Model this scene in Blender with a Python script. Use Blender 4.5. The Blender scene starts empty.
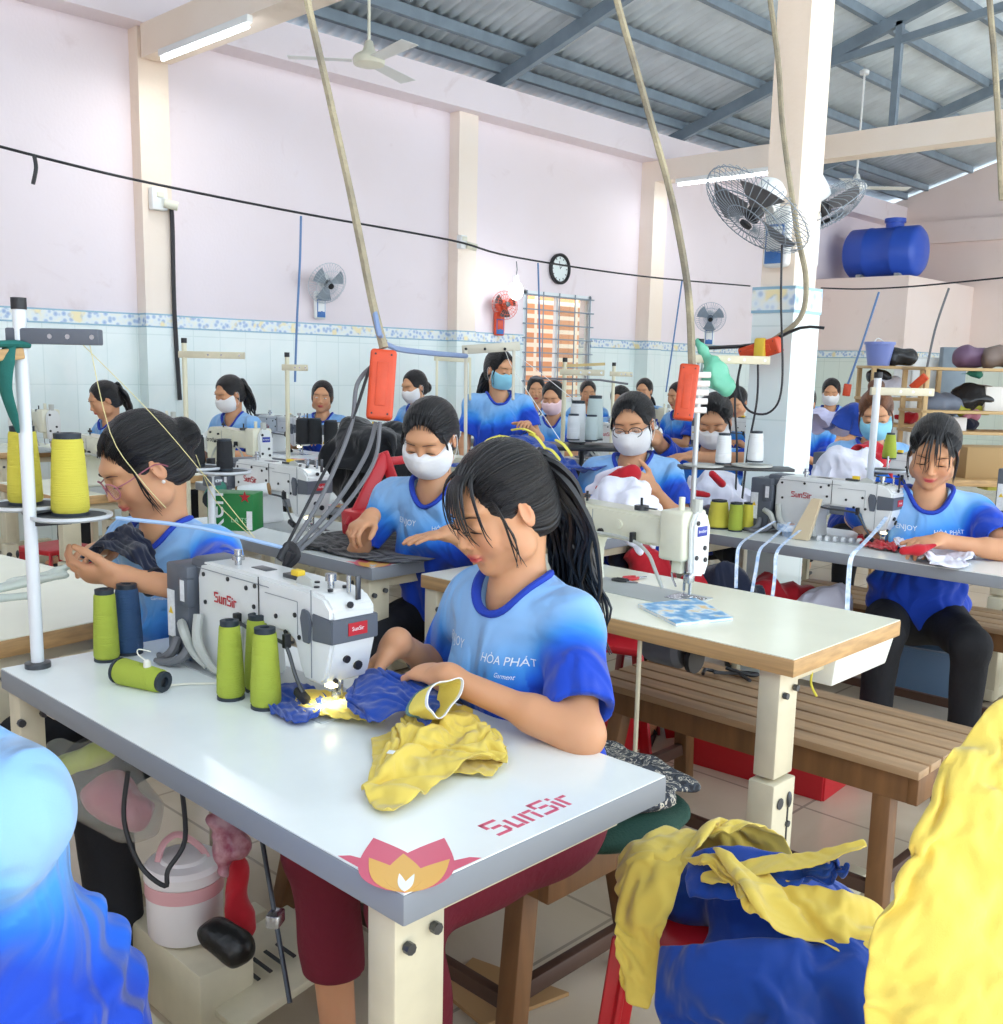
import bpy, bmesh, math, random
import numpy as np
from mathutils import Vector, Matrix, Quaternion
R = math.radians
random.seed(7)
rng = np.random.default_rng(7)
SC = bpy.context.scene
COL = SC.collection
V = Vector

# ------------------------------------------------------------------ camera
HC = 1.40
FPX, PITCH, ROLL, YAW, CY = 1032.4, 0.163546, -0.0217857, 0.802093, 537.8
cp, sp = math.cos(PITCH), math.sin(PITCH)
fw = V((math.sin(YAW)*cp, math.cos(YAW)*cp, -sp))
rt = V((math.cos(YAW), -math.sin(YAW), 0))
dn = fw.cross(rt)
r2 = rt*math.cos(ROLL) + dn*math.sin(ROLL)
d2 = -rt*math.sin(ROLL) + dn*math.cos(ROLL)
CAMP = V((0, 0, HC))
def at(px, py, X=None, Y=None, z=None, d=None):
    """the point of the room seen at a pixel of the photo, on a plane or at a depth"""
    q = fw*FPX + r2*(px-501.5) + d2*(py-CY)
    if X is not None: t = X/q.x
    elif Y is not None: t = Y/q.y
    elif z is not None: t = (z-HC)/q.z
    else: t = d/FPX
    return CAMP + q*t
cam = bpy.data.cameras.new('camera'); camo = bpy.data.objects.new('camera', cam); COL.objects.link(camo)
cam.sensor_fit = 'HORIZONTAL'; cam.sensor_width = 36; cam.lens = FPX/1003*36
cam.shift_y = (CY-512)/1003; cam.clip_start = 0.02; cam.clip_end = 200
Mc = Matrix((r2, -d2, -fw)).transposed().to_4x4(); Mc.translation = CAMP
camo.matrix_world = Mc; SC.camera = camo

# ------------------------------------------------------------------ materials
MATS = {}
def lin(c):
    return tuple((x/12.92 if x <= .04045 else ((x+.055)/1.055)**2.4) for x in c)
def hx(s):
    return lin(tuple(int(s[i:i+2], 16)/255 for i in (0, 2, 4)))
def nodes(m):
    m.use_nodes = True; nt = m.node_tree; nt.nodes.clear()
    out = nt.nodes.new('ShaderNodeOutputMaterial'); b = nt.nodes.new('ShaderNodeBsdfPrincipled')
    nt.links.new(b.outputs[0], out.inputs[0]); return nt, b
def mat(name, col, rough=.5, metal=0, bump=0, bscale=50, vary=0, vscale=8, alpha=1, trans=0, spec=None, emit=None, estr=0, sss=0, coat=0, stretch=None, vcol2=None):
    if name in MATS: return MATS[name]
    c = hx(col) if isinstance(col, str) else lin(col)
    m = bpy.data.materials.new(name); nt, b = nodes(m); L = nt.links.new
    b.inputs['Base Color'].default_value = (*c, 1); b.inputs['Roughness'].default_value = rough
    b.inputs['Metallic'].default_value = metal
    if alpha < 1: b.inputs['Alpha'].default_value = alpha
    if trans: b.inputs['Transmission Weight'].default_value = trans
    if spec is not None: b.inputs['Specular IOR Level'].default_value = spec
    if coat: b.inputs['Coat Weight'].default_value = coat; b.inputs['Coat Roughness'].default_value = .1
    if sss:
        b.inputs['Subsurface Weight'].default_value = sss; b.inputs['Subsurface Radius'].default_value = (.012, .004, .002); b.inputs['Subsurface Scale'].default_value = 1
    if emit: b.inputs['Emission Color'].default_value = (*hx(emit), 1); b.inputs['Emission Strength'].default_value = estr
    if bump or vary:
        tc = nt.nodes.new('ShaderNodeTexCoord'); mp = nt.nodes.new('ShaderNodeMapping')
        if stretch: mp.inputs['Scale'].default_value = stretch
        L(tc.outputs['Object'], mp.inputs[0])
    if bump:
        n = nt.nodes.new('ShaderNodeTexNoise'); n.inputs['Scale'].default_value = bscale; n.inputs['Detail'].default_value = 4
        bp = nt.nodes.new('ShaderNodeBump'); bp.inputs['Strength'].default_value = bump; bp.inputs['Distance'].default_value = .01
        L(mp.outputs[0], n.inputs['Vector']); L(n.outputs[0], bp.inputs['Height']); L(bp.outputs[0], b.inputs['Normal'])
    if vary:
        n = nt.nodes.new('ShaderNodeTexNoise'); n.inputs['Scale'].default_value = vscale; n.inputs['Detail'].default_value = 5
        r = nt.nodes.new('ShaderNodeValToRGB'); L(mp.outputs[0], n.inputs['Vector']); L(n.outputs[0], r.inputs[0])
        e = r.color_ramp.elements; e[0].position = .32; e[1].position = .68
        d = hx(vcol2) if vcol2 else tuple(x*(1-vary) for x in c)
        e[0].color = (*d, 1); e[1].color = (*(c if vcol2 else tuple(min(1, x*(1+vary*.35)) for x in c)), 1)
        L(r.outputs[0], b.inputs['Base Color'])
    MATS[name] = m; return m
def attr_mat(name, stops, attr='g', rough=.7, bump=.25, bscale=260, sheen=0, sss=0, bumpattr=None, spec=.3, fold=0):
    """colour ramp driven by a per-vertex value that belongs to the cloth (dye, print)"""
    if name in MATS: return MATS[name]
    m = bpy.data.materials.new(name); nt, b = nodes(m); L = nt.links.new
    a = nt.nodes.new('ShaderNodeAttribute'); a.attribute_name = attr
    r = nt.nodes.new('ShaderNodeValToRGB'); cr = r.color_ramp
    while len(cr.elements) < len(stops): cr.elements.new(.5)
    for e, (p, c) in zip(cr.elements, stops): e.position = p; e.color = (*hx(c), 1)
    L(a.outputs['Fac'], r.inputs[0]); L(r.outputs[0], b.inputs['Base Color'])
    b.inputs['Roughness'].default_value = rough; b.inputs['Specular IOR Level'].default_value = spec
    if sheen: b.inputs['Sheen Weight'].default_value = sheen
    if sss:
        b.inputs['Subsurface Weight'].default_value = sss; b.inputs['Subsurface Radius'].default_value = (.012, .004, .002); b.inputs['Subsurface Scale'].default_value = 1
    bp = nt.nodes.new('ShaderNodeBump'); bp.inputs['Strength'].default_value = bump; bp.inputs['Distance'].default_value = .002
    tc = nt.nodes.new('ShaderNodeTexCoord'); n = nt.nodes.new('ShaderNodeTexNoise'); n.inputs['Scale'].default_value = bscale
    L(tc.outputs['Object'], n.inputs['Vector'])
    if bumpattr:
        a2 = nt.nodes.new('ShaderNodeAttribute'); a2.attribute_name = bumpattr
        n2 = nt.nodes.new('ShaderNodeTexNoise'); n2.noise_dimensions = '1D'; n2.inputs['Scale'].default_value = 1; n2.inputs['Detail'].default_value = 6
        L(a2.outputs['Fac'], n2.inputs['W']); L(n2.outputs[0], bp.inputs['Height']); bp.inputs['Distance'].default_value = .008
        mx = nt.nodes.new('ShaderNodeMix'); mx.data_type = 'RGBA'; mx.blend_type = 'MULTIPLY'
        rr = nt.nodes.new('ShaderNodeValToRGB'); rr.color_ramp.elements[0].position = .3; rr.color_ramp.elements[1].position = .7
        rr.color_ramp.elements[0].color = (.45, .45, .45, 1); L(n2.outputs[0], rr.inputs[0]); mx.inputs[0].default_value = 1
        L(r.outputs[0], mx.inputs[6]); L(rr.outputs[0], mx.inputs[7]); L(mx.outputs[2], b.inputs['Base Color'])
    else: L(n.outputs[0], bp.inputs['Height'])
    if fold:
        b2 = nt.nodes.new('ShaderNodeBump'); b2.inputs['Strength'].default_value = .9; b2.inputs['Distance'].default_value = .022*fold
        mp = nt.nodes.new('ShaderNodeMapping'); mp.inputs['Scale'].default_value = (1, 1, .6); mp.inputs['Rotation'].default_value = (.5, .6, .3)
        n3 = nt.nodes.new('ShaderNodeTexNoise'); n3.inputs['Scale'].default_value = 7; n3.inputs['Detail'].default_value = 1.5; n3.inputs['Distortion'].default_value = 1.6
        L(tc.outputs['Object'], mp.inputs[0]); L(mp.outputs[0], n3.inputs['Vector']); L(n3.outputs[0], b2.inputs['Height']); L(b2.outputs[0], bp.inputs['Normal'])
    L(bp.outputs[0], b.inputs['Normal']); MATS[name] = m; return m

# ------------------------------------------------------------------ objects
def tag(o, label=None, cat=None, group=None, kind=None):
    if label: o['label'] = label
    if cat: o['category'] = cat
    if group: o['group'] = group
    if kind: o['kind'] = kind
    return o
def thing(name, label, cat, loc=(0, 0, 0), rz=0, group=None, M=None):
    o = bpy.data.objects.new(name, None); COL.objects.link(o); o.empty_display_size = .05
    if M is not None: o.matrix_world = M
    else: o.location = loc; o.rotation_euler = (0, 0, rz)
    return tag(o, label, cat, group)
def clone(o, parent=None, **kw):
    c = o.copy(); COL.objects.link(c)
    if parent is not None: c.parent = parent; c.matrix_parent_inverse = o.matrix_parent_inverse.copy()
    for ch in o.children: clone(ch, c)
    return c
def place(root, loc, rz=0, label=None, group=None, scale=1):
    c = clone(root); c.location = loc; c.rotation_euler = (0, 0, rz)
    if scale != 1: c.scale = (scale,)*3
    if label: c['label'] = label
    if group: c['group'] = group
    return c

class MB:
    """collects shapes into one mesh"""
    def __init__(s, M=None): s.v = []; s.f = []; s.m = []; s.mats = []; s.M = M; s.sh = []
    def mi(s, m):
        if m not in s.mats: s.mats.append(m)
        return s.mats.index(m)
    def add(s, vs, fs, m, M=None):
        k = len(s.v); i = s.mi(m); s.sh.append((k, len(s.f), len(vs), len(fs)))
        for p in vs:
            p = V(p)
            if M is not None: p = M @ p
            s.v.append(p)
        for f in fs: s.f.append([k+a for a in f]); s.m.append(i)
    def bm(s, b, m, M=None):
        b.verts.ensure_lookup_table(); b.verts.index_update()
        s.add([v.co for v in b.verts], [[v.index for v in f.verts] for f in b.faces], m, M); b.free()
    def box(s, c, d, m, bev=0, M=None, rot=None, seg=2, taper=None):
        b = bmesh.new(); bmesh.ops.create_cube(b, size=1)
        for v in b.verts:
            v.co = V((v.co.x*d[0], v.co.y*d[1], v.co.z*d[2]))
            if taper and v.co.z > 0: v.co.x *= taper; v.co.y *= taper
        if bev: bmesh.ops.bevel(b, geom=list(b.edges), offset=min(bev, min(d)*.45), segments=seg, profile=.5, affect='EDGES')
        T = Matrix.Translation(V(c))
        if rot: T = T @ (rot if isinstance(rot, Matrix) else (Matrix.Rotation(rot[2], 4, 'Z') @ Matrix.Rotation(rot[1], 4, 'Y') @ Matrix.Rotation(rot[0], 4, 'X')))
        s.bm(b, m, (M @ T) if M is not None else T)
    def span(s, a, c, m, bev=0):
        s.box([(a[i]+c[i])/2 for i in range(3)], [abs(c[i]-a[i]) for i in range(3)], m, bev)
    def bar(s, a, b, w, h, m, bev=0, up=(0, 0, 1)):
        """box beam from a to b, w across and h in the up direction"""
        a, b = V(a), V(b); x = (b-a); L = x.length; x.normalize(); u = V(up)
        y = u.cross(x)
        if y.length < 1e-4: y = V((0, 1, 0)).cross(x)
        y.normalize(); z = x.cross(y)
        s.box((0, 0, 0), (L, w, h), m, bev, M=Matrix.Translation((a+b)/2) @ Matrix((x, y, z)).transposed().to_4x4())
    def lathe(s, prof, m, n=24, M=None, cap=True):
        """prof: [(r, z)...] around z"""
        vs, fs = [], []
        for r, z in prof:
            for k in range(n): a = 2*math.pi*k/n; vs.append((r*math.cos(a), r*math.sin(a), z))
        for i in range(len(prof)-1):
            for k in range(n): a = i*n+k; b = i*n+(k+1) % n; fs.append((a, b, b+n, a+n))
        if cap:
            if prof[0][0] > 1e-5: fs.append(tuple(range(n))[::-1])
            if prof[-1][0] > 1e-5: fs.append(tuple(range((len(prof)-1)*n, len(prof)*n)))
        s.add(vs, fs, m, M)
    def cyl(s, a, b, r, m, n=16, r2=None):
        a, b = V(a), V(b); d = b-a; q = d.to_track_quat('Z', 'Y').to_matrix().to_4x4()
        s.lathe([(r, 0), (r if r2 is None else r2, d.length)], m, n, Matrix.Translation(a) @ q)
    def tube(s, pts, r, m, n=8, closed=False, smooth=0, flat=1.0):
        pts = [V(p) for p in pts]
        if smooth: pts = spline(pts, smooth, closed)
        N = len(pts); rs = r if isinstance(r, (list, tuple)) else None
        vs, fs = [], []; prev = None
        for i, p in enumerate(pts):
            if closed: t = pts[(i+1) % N]-pts[i-1]
            else: t = pts[min(i+1, N-1)]-pts[max(i-1, 0)]
            if t.length < 1e-9: t = V((0, 0, 1))
            t.normalize()
            if prev is None:
                u = t.orthogonal().normalized() if abs(t.z) > .95 else V((0, 0, 1)).cross(t).normalized()
            else:
                u = prev - t*prev.dot(t)
                u = u.normalized() if u.length > 1e-6 else t.orthogonal().normalized()
            prev = u; w = t.cross(u)
            if rs: rr = np.interp(i/(N-1), np.linspace(0, 1, len(rs)), rs)
            else: rr = r
            for k in range(n): a = 2*math.pi*k/n; vs.append(p+u*math.cos(a)*rr+w*math.sin(a)*rr*flat)
        for i in range(N if closed else N-1):
            for k in range(n):
                a = i*n+k; b = i*n+(k+1) % n; c = ((i+1) % N)*n+(k+1) % n; d = ((i+1) % N)*n+k; fs.append((a, b, c, d))
        if not closed: fs.append(tuple(range(n))[::-1]); fs.append(tuple(range((N-1)*n, N*n)))
        s.add(vs, fs, m)
    def prism(s, poly, lo, hi, m, axis='Z', M=None, bev=0):
        """2-D polygon extruded lo..hi along axis"""
        b = bmesh.new()
        def P3(p, h): return {'Z': (p[0], p[1], h), 'Y': (p[0], h, p[1]), 'X': (h, p[0], p[1])}[axis]
        f0 = b.faces.new([b.verts.new(P3(p, lo)) for p in poly])
        g = bmesh.ops.extrude_face_region(b, geom=[f0]); d = V(P3((0, 0), hi-lo))
        for e in g['geom']:
            if isinstance(e, bmesh.types.BMVert): e.co += d
        bmesh.ops.recalc_face_normals(b, faces=b.faces)
        if bev: bmesh.ops.bevel(b, geom=list(b.edges), offset=bev, segments=2, affect='EDGES')
        s.bm(b, m, M)
    def ball(s, c, r, m, n=16, M=None):
        b = bmesh.new(); bmesh.ops.create_uvsphere(b, u_segments=n, v_segments=max(6, n//2), radius=1)
        r = (r, r, r) if not isinstance(r, (tuple, list)) else r
        for v in b.verts: v.co = V((v.co.x*r[0]+c[0], v.co.y*r[1]+c[1], v.co.z*r[2]+c[2]))
        s.bm(b, m, M)
    def sheet(s, pts, m, thick=.002, flip=False):
        """grid of points (rows of rows) made into a thin solid"""
        nr, nc = len(pts), len(pts[0]); P = [[V(p) for p in r] for r in pts]; N = [[None]*nc for _ in range(nr)]
        for i in range(nr):
            for j in range(nc):
                a = P[min(i+1, nr-1)][j]-P[max(i-1, 0)][j]; b = P[i][min(j+1, nc-1)]-P[i][max(j-1, 0)]
                c = a.cross(b); N[i][j] = c.normalized() if c.length > 1e-9 else V((0, 0, 1))
        vs = [P[i][j] for i in range(nr) for j in range(nc)] + [P[i][j]+N[i][j]*thick for i in range(nr) for j in range(nc)]
        k = nr*nc; fs = []
        for i in range(nr-1):
            for j in range(nc-1):
                a = i*nc+j; q = (a, a+1, a+nc+1, a+nc); fs.append(q[::-1]); fs.append(tuple(x+k for x in q))
        for i in range(nr-1):
            a = i*nc; fs.append((a, a+nc, a+nc+k, a+k)); a = i*nc+nc-1; fs.append((a, a+k, a+nc+k, a+nc))
        for j in range(nc-1):
            fs.append((j, j+k, j+1+k, j+1)); a = (nr-1)*nc+j; fs.append((a, a+1, a+1+k, a+k))
        s.add(vs, fs, m)
    def text(s, txt, size, M, m, ext=.0004, align='CENTER', squash=1):
        cu = bpy.data.curves.new('lettering', 'FONT'); cu.body = txt; cu.size = size; cu.extrude = ext; cu.align_x = align; cu.align_y = 'CENTER'; cu.resolution_u = 3
        o = bpy.data.objects.new('lettering', cu); COL.objects.link(o)
        dg = bpy.context.evaluated_depsgraph_get(); me = bpy.data.meshes.new_from_object(o.evaluated_get(dg))
        s.add([(v.co.x*squash, v.co.y, v.co.z) for v in me.vertices], [list(p.vertices) for p in me.polygons], m, M)
        bpy.data.objects.remove(o); bpy.data.meshes.remove(me); bpy.data.curves.remove(cu)
    def build_pieces(s, name, parent=None, smooth=35, gap=.002):
        """one object per group of touching shapes"""
        bb = [(np.min([tuple(p) for p in s.v[a:a+n]], 0)-gap, np.max([tuple(p) for p in s.v[a:a+n]], 0)+gap) for a, f, n, q in s.sh]; N = len(bb); g = list(range(N))
        def root(i):
            while g[i] != i: i = g[i]
            return i
        for i in range(N):
            for j in range(i):
                if (bb[i][0] <= bb[j][1]).all() and (bb[j][0] <= bb[i][1]).all(): g[root(i)] = root(j)
        out = []
        for r in sorted({root(i) for i in range(N)}):
            m = MB(); m.mats = s.mats[:]
            for i in range(N):
                if root(i) != r: continue
                a, f, n, q = s.sh[i]; k = len(m.v); m.v += s.v[a:a+n]; m.f += [[x-a+k for x in fc] for fc in s.f[f:f+q]]; m.m += s.m[f:f+q]
            out.append(m.build(name, parent, smooth))
        return out
    def build(s, name, parent=None, smooth=35, bevel=0, M=None):
        me = bpy.data.meshes.new(name); me.from_pydata([tuple(p) for p in s.v], [], s.f)
        for m in s.mats: me.materials.append(m)
        me.polygons.foreach_set('material_index', s.m)
        if smooth:
            me.polygons.foreach_set('use_smooth', [True]*len(me.polygons)); me.set_sharp_from_angle(angle=R(smooth))
        me.validate(); me.update()
        o = bpy.data.objects.new(name, me); COL.objects.link(o)
        if parent is not None: o.parent = parent
        if M is not None: o.matrix_basis = M
        if bevel:
            b = o.modifiers.new('bevel', 'BEVEL'); b.width = bevel; b.segments = 2; b.limit_method = 'ANGLE'; b.angle_limit = R(40)
        return o
def spline(pts, k=6, closed=False):
    out = []; N = len(pts)
    if N < 3: return pts
    rngi = range(N if closed else N-1)
    for i in rngi:
        if closed: p0, p1, p2, p3 = pts[i-1], pts[i], pts[(i+1) % N], pts[(i+2) % N]
        else: p0, p1, p2, p3 = pts[max(i-1, 0)], pts[i], pts[i+1], pts[min(i+2, N-1)]
        for j in range(k):
            t = j/k; t2 = t*t; t3 = t2*t
            out.append(.5*((2*p1)+(-p0+p2)*t+(2*p0-5*p1+4*p2-p3)*t2+(-p0+3*p1-3*p2+p3)*t3))
    if not closed: out.append(pts[-1].copy())
    return out
def rotm(x=0, y=0, z=0): return Matrix.Rotation(z, 4, 'Z') @ Matrix.Rotation(y, 4, 'Y') @ Matrix.Rotation(x, 4, 'X')
def T(x, y=None, z=None): return Matrix.Translation(V(x) if y is None else V((x, y, z)))
def sagging(a, b, sag, n=14):
    a, b = V(a), V(b); return [a.lerp(b, i/n)-V((0, 0, 4*sag*(i/n)*(1-i/n))) for i in range(n+1)]

# ------------------------------------------------------------------ smooth solid surfaces (bodies, cloth, hair)
def wob(P, seed, freq, n=5):
    """cheap smooth noise, P (...,3) -> about -1..1"""
    g = np.random.default_rng(seed); out = 0
    Q = P*freq
    for i in range(n):
        a = g.normal(size=3); a /= np.linalg.norm(a); b = g.normal(size=3)
        ph = g.uniform(0, 6.28); out = out+np.sin(Q@a*(1+.35*i)*2+ph+1.3*np.sin(Q@b+ph*2))
    return out/n*1.6
class Sdf:
    def __init__(s, h=.005): s.h = h; s.p = []; s.disp = None; s.dispfar = .02
    def cap(s, a, b, ra, rb=None, k=.02, planes=(), sub=False, squash=None):
        """tapered capsule; planes [(point, normal)] keep the side the normal points away from"""
        s.p.append(('cap', np.array(a, float), np.array(b, float), ra, ra if rb is None else rb, k, [(np.array(p, float), np.array(n, float)) for p, n in planes], sub, squash)); return s
    def ell(s, c, r, rot=None, k=.02, sub=False, planes=()):
        s.p.append(('ell', np.array(c, float), np.array(r, float) if not np.isscalar(r) else np.array([r]*3, float), None if rot is None else np.array(rot.to_3x3() if len(rot) == 4 else rot), k, [(np.array(p, float), np.array(n, float)) for p, n in planes], sub)); return s
    def bounds(s, q):
        if q[0] == 'cap': m = max(q[3], q[4]); return np.minimum(q[1], q[2])-m, np.maximum(q[1], q[2])+m
        m = q[2].max(); return (q[1]-m, q[1]+m) if q[3] is not None else (q[1]-q[2], q[1]+q[2])
    def dist(s, q, P):
        if q[0] == 'cap':
            _, a, b, ra, rb, k, pl, sub, sq = q; ab = b-a; L2 = max(ab@ab, 1e-12); W = P-a
            t = np.clip((W@ab)/L2, 0, 1); D = W-t[..., None]*ab
            if sq is not None:   # squash: (axis, factor) flattens the section along axis
                ax = np.array(sq[0], float); D = D+(D@ax)[..., None]*ax*(sq[1]-1)
            d = np.sqrt((D*D).sum(-1))-(ra+(rb-ra)*t)
            if sq is not None: d = d/max(1, sq[1]**.5)
        else:
            _, c, r, rot, k, pl, sub = q; W = P-c
            if rot is not None: W = W@rot
            k0 = np.sqrt(((W/r)**2).sum(-1)); k1 = np.sqrt(((W/(r*r))**2).sum(-1)); d = k0*(k0-1)/np.maximum(k1, 1e-9)
        for p, n in pl: d = np.maximum(d, (P-p)@n)
        return d
    def mesh(s):
        h = s.h; lo = np.min([s.bounds(q)[0] for q in s.p if not q[7 if q[0] == 'cap' else 6]], 0)-3*h-s.dispfar*(s.disp is not None)
        hi = np.max([s.bounds(q)[1] for q in s.p if not q[7 if q[0] == 'cap' else 6]], 0)+3*h+s.dispfar*(s.disp is not None)
        n = np.ceil((hi-lo)/h).astype(int)+1
        F = np.full(n, .05, np.float32)
        ax = [lo[i]+h*np.arange(n[i]) for i in range(3)]
        for q in s.p:
            sub = q[7 if q[0] == 'cap' else 6]; k = q[5] if q[0] == 'cap' else q[4]
            a, b = s.bounds(q); m = k+3*h+(s.dispfar if s.disp is not None else 0)
            i0 = np.clip(((a-m-lo)/h).astype(int), 0, n-1); i1 = np.clip(((b+m-lo)/h).astype(int)+2, 1, n)
            if (i1 <= i0).any(): continue
            sl = tuple(slice(i0[i], i1[i]) for i in range(3))
            P = np.stack(np.meshgrid(*[ax[i][sl[i]] for i in range(3)], indexing='ij'), -1)
            d = s.dist(q, P); G = F[sl]
            if sub:
                d = -d; e = np.clip((k-np.abs(d-G))/max(k, 1e-6), 0, 1); F[sl] = np.maximum(G, d)+e*e*k*.25
            else:
                e = np.clip((k-np.abs(d-G))/max(k, 1e-6), 0, 1); F[sl] = np.minimum(G, d)-e*e*k*.25
        if s.disp is not None:
            I = np.argwhere(np.abs(F) < s.dispfar+2*h); P = lo+I*h
            F[tuple(I.T)] += s.disp(P)
        F[[0, -1]] = .05; F[:, [0, -1]] = .05; F[:, :, [0, -1]] = .05
        return snets(F, lo, h)
def snets(F, lo, h):
    S = F < 0; nx, ny, nz = F.shape
    c = np.zeros((nx-1, ny-1, nz-1), np.int8)
    for dx in (0, 1):
        for dy in (0, 1):
            for dz in (0, 1): c += S[dx:nx-1+dx, dy:ny-1+dy, dz:nz-1+dz]
    act = (c > 0) & (c < 8); idx = np.argwhere(act); N = len(idx)
    if N == 0: return np.zeros((0, 3)), np.zeros((0, 4), int)
    ID = np.full(act.shape, -1, np.int32); ID[act] = np.arange(N)
    cor = [(a, b, c_) for a in (0, 1) for b in (0, 1) for c_ in (0, 1)]
    val = {k: F[idx[:, 0]+k[0], idx[:, 1]+k[1], idx[:, 2]+k[2]] for k in cor}
    acc = np.zeros((N, 3)); cnt = np.zeros(N)
    for k in cor:
        for axi in range(3):
            if k[axi] == 0:
                k2 = list(k); k2[axi] = 1; k2 = tuple(k2); a, b = val[k], val[k2]; m = (a < 0) != (b < 0)
                t = np.where(m, a/np.where(np.abs(a-b) < 1e-12, 1, a-b), 0)
                p = np.tile(np.array(k, float), (N, 1)); p[:, axi] = t; acc += p*m[:, None]; cnt += m
    vs = lo+h*(idx+acc/np.maximum(cnt, 1)[:, None]); fs = []
    for axi in range(3):
        a = [slice(None)]*3; b = [slice(None)]*3; a[axi] = slice(0, -1); b[axi] = slice(1, None)
        sa, sb = S[tuple(a)], S[tuple(b)]; e = np.argwhere(sa != sb); u, w = (axi+1) % 3, (axi+2) % 3
        e = e[(e[:, u] > 0) & (e[:, w] > 0) & (e[:, u] < F.shape[u]-1) & (e[:, w] < F.shape[w]-1)]
        q = []
        for du, dw in ((1, 1), (0, 1), (0, 0), (1, 0)):
            g = e.copy(); g[:, u] -= du; g[:, w] -= dw; q.append(ID[g[:, 0], g[:, 1], g[:, 2]])
        q = np.stack(q, 1); fl = sa[e[:, 0], e[:, 1], e[:, 2]]; q[~fl] = q[~fl][:, ::-1]; fs.append(q)
    return vs, np.concatenate(fs)
def smoothv(vs, fs, it=2, lam=.5):
    N = len(vs)
    e = np.concatenate([fs[:, [0, 1]], fs[:, [1, 2]], fs[:, [2, 3]], fs[:, [3, 0]]])
    for _ in range(it):
        acc = np.zeros_like(vs); cnt = np.bincount(e.ravel(), minlength=N)
        for j in range(3): acc[:, j] = np.bincount(e[:, 0], vs[e[:, 1], j], N)+np.bincount(e[:, 1], vs[e[:, 0], j], N)
        vs = vs+lam*(acc/np.maximum(cnt, 1)[:, None]-vs)
    return vs
def mesh_np(name, parts, mats, parent=None, attrs=None, M=None, matidx=None):
    """parts: [(vs, fs)] joined as one object; attrs: {name: [array per part]}"""
    off = 0; VV = []; FF = []
    for vs, fs in parts: VV.append(vs); FF.append(fs+off); off += len(vs)
    Vx = np.concatenate(VV); Fx = np.concatenate(FF)
    me = bpy.data.meshes.new(name); me.from_pydata(Vx.tolist(), [], Fx.tolist())
    for m in mats: me.materials.append(m)
    me.polygons.foreach_set('use_smooth', [True]*len(me.polygons))
    if matidx is not None: me.polygons.foreach_set('material_index', matidx)
    for k, a in (attrs or {}).items():
        at_ = me.attributes.new(k, 'FLOAT', 'POINT'); at_.data.foreach_set('value', np.concatenate(a).astype(np.float32))
    me.update(); o = bpy.data.objects.new(name, me); COL.objects.link(o)
    if parent is not None: o.parent = parent
    if M is not None: o.matrix_basis = M
    return o
def sdf_obj(name, sd, m, parent=None, it=2, attrs=None, M=None):
    vs, fs = sd.mesh(); vs = smoothv(vs, fs, it)
    return mesh_np(name, [(vs, fs)], [m] if not isinstance(m, (list, tuple)) else m, parent, {k: [f(vs)] for k, f in (attrs or {}).items()}, M)
# ------------------------------------------------------------------ cloth: sheets grown and dropped until they crease
SIM = []; COLL = []
def coons(edges, n, m):
    """edges: four lists of points A->B, B->C, C->D, D->A ; grid n x m"""
    def res(pl, k):
        pl = spline([V(p) for p in pl], 8) if len(pl) > 2 else [V(p) for p in pl]; L = [0]
        for a, b in zip(pl, pl[1:]): L.append(L[-1]+(b-a).length)
        out = []; j = 0
        for i in range(k+1):
            t = L[-1]*i/k
            while j < len(L)-2 and L[j+1] < t: j += 1
            out.append(pl[j].lerp(pl[j+1], min(1, (t-L[j])/max(L[j+1]-L[j], 1e-9))))
        return out
    top = res(edges[0], n); right = res(edges[1], m); bot = res(edges[2], n)[::-1]; left = res(edges[3], m)[::-1]; G = []
    for j in range(m+1):
        v = j/m; row = []
        for i in range(n+1):
            u = i/n
            row.append(top[i]*(1-v)+bot[i]*v+left[j]*(1-u)+right[j]*u-(top[0]*(1-u)*(1-v)+top[n]*u*(1-v)+bot[0]*(1-u)*v+bot[n]*u*v))
        G.append(row)
    return G
def collider(kind, c, r, rot=None):
    b = bmesh.new()
    if kind == 'ell':
        bmesh.ops.create_icosphere(b, subdivisions=3, radius=1)
        for v in b.verts: v.co = V((v.co.x*r[0], v.co.y*r[1], v.co.z*r[2]))
    else:
        bmesh.ops.create_cube(b, size=1)
        for v in b.verts: v.co = V((v.co.x*r[0], v.co.y*r[1], v.co.z*r[2]))
        bmesh.ops.subdivide_edges(b, edges=b.edges, cuts=3, use_grid_fill=True)
    me = bpy.data.meshes.new('c'); b.to_mesh(me); b.free(); o = bpy.data.objects.new('c', me); COL.objects.link(o)
    o.matrix_world = T(c) @ (rot or Matrix.Identity(4)); m = o.modifiers.new('c', 'COLLISION'); o.collision.thickness_outer = .003; o.collision.cloth_friction = 25; COLL.append(o)
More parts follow.
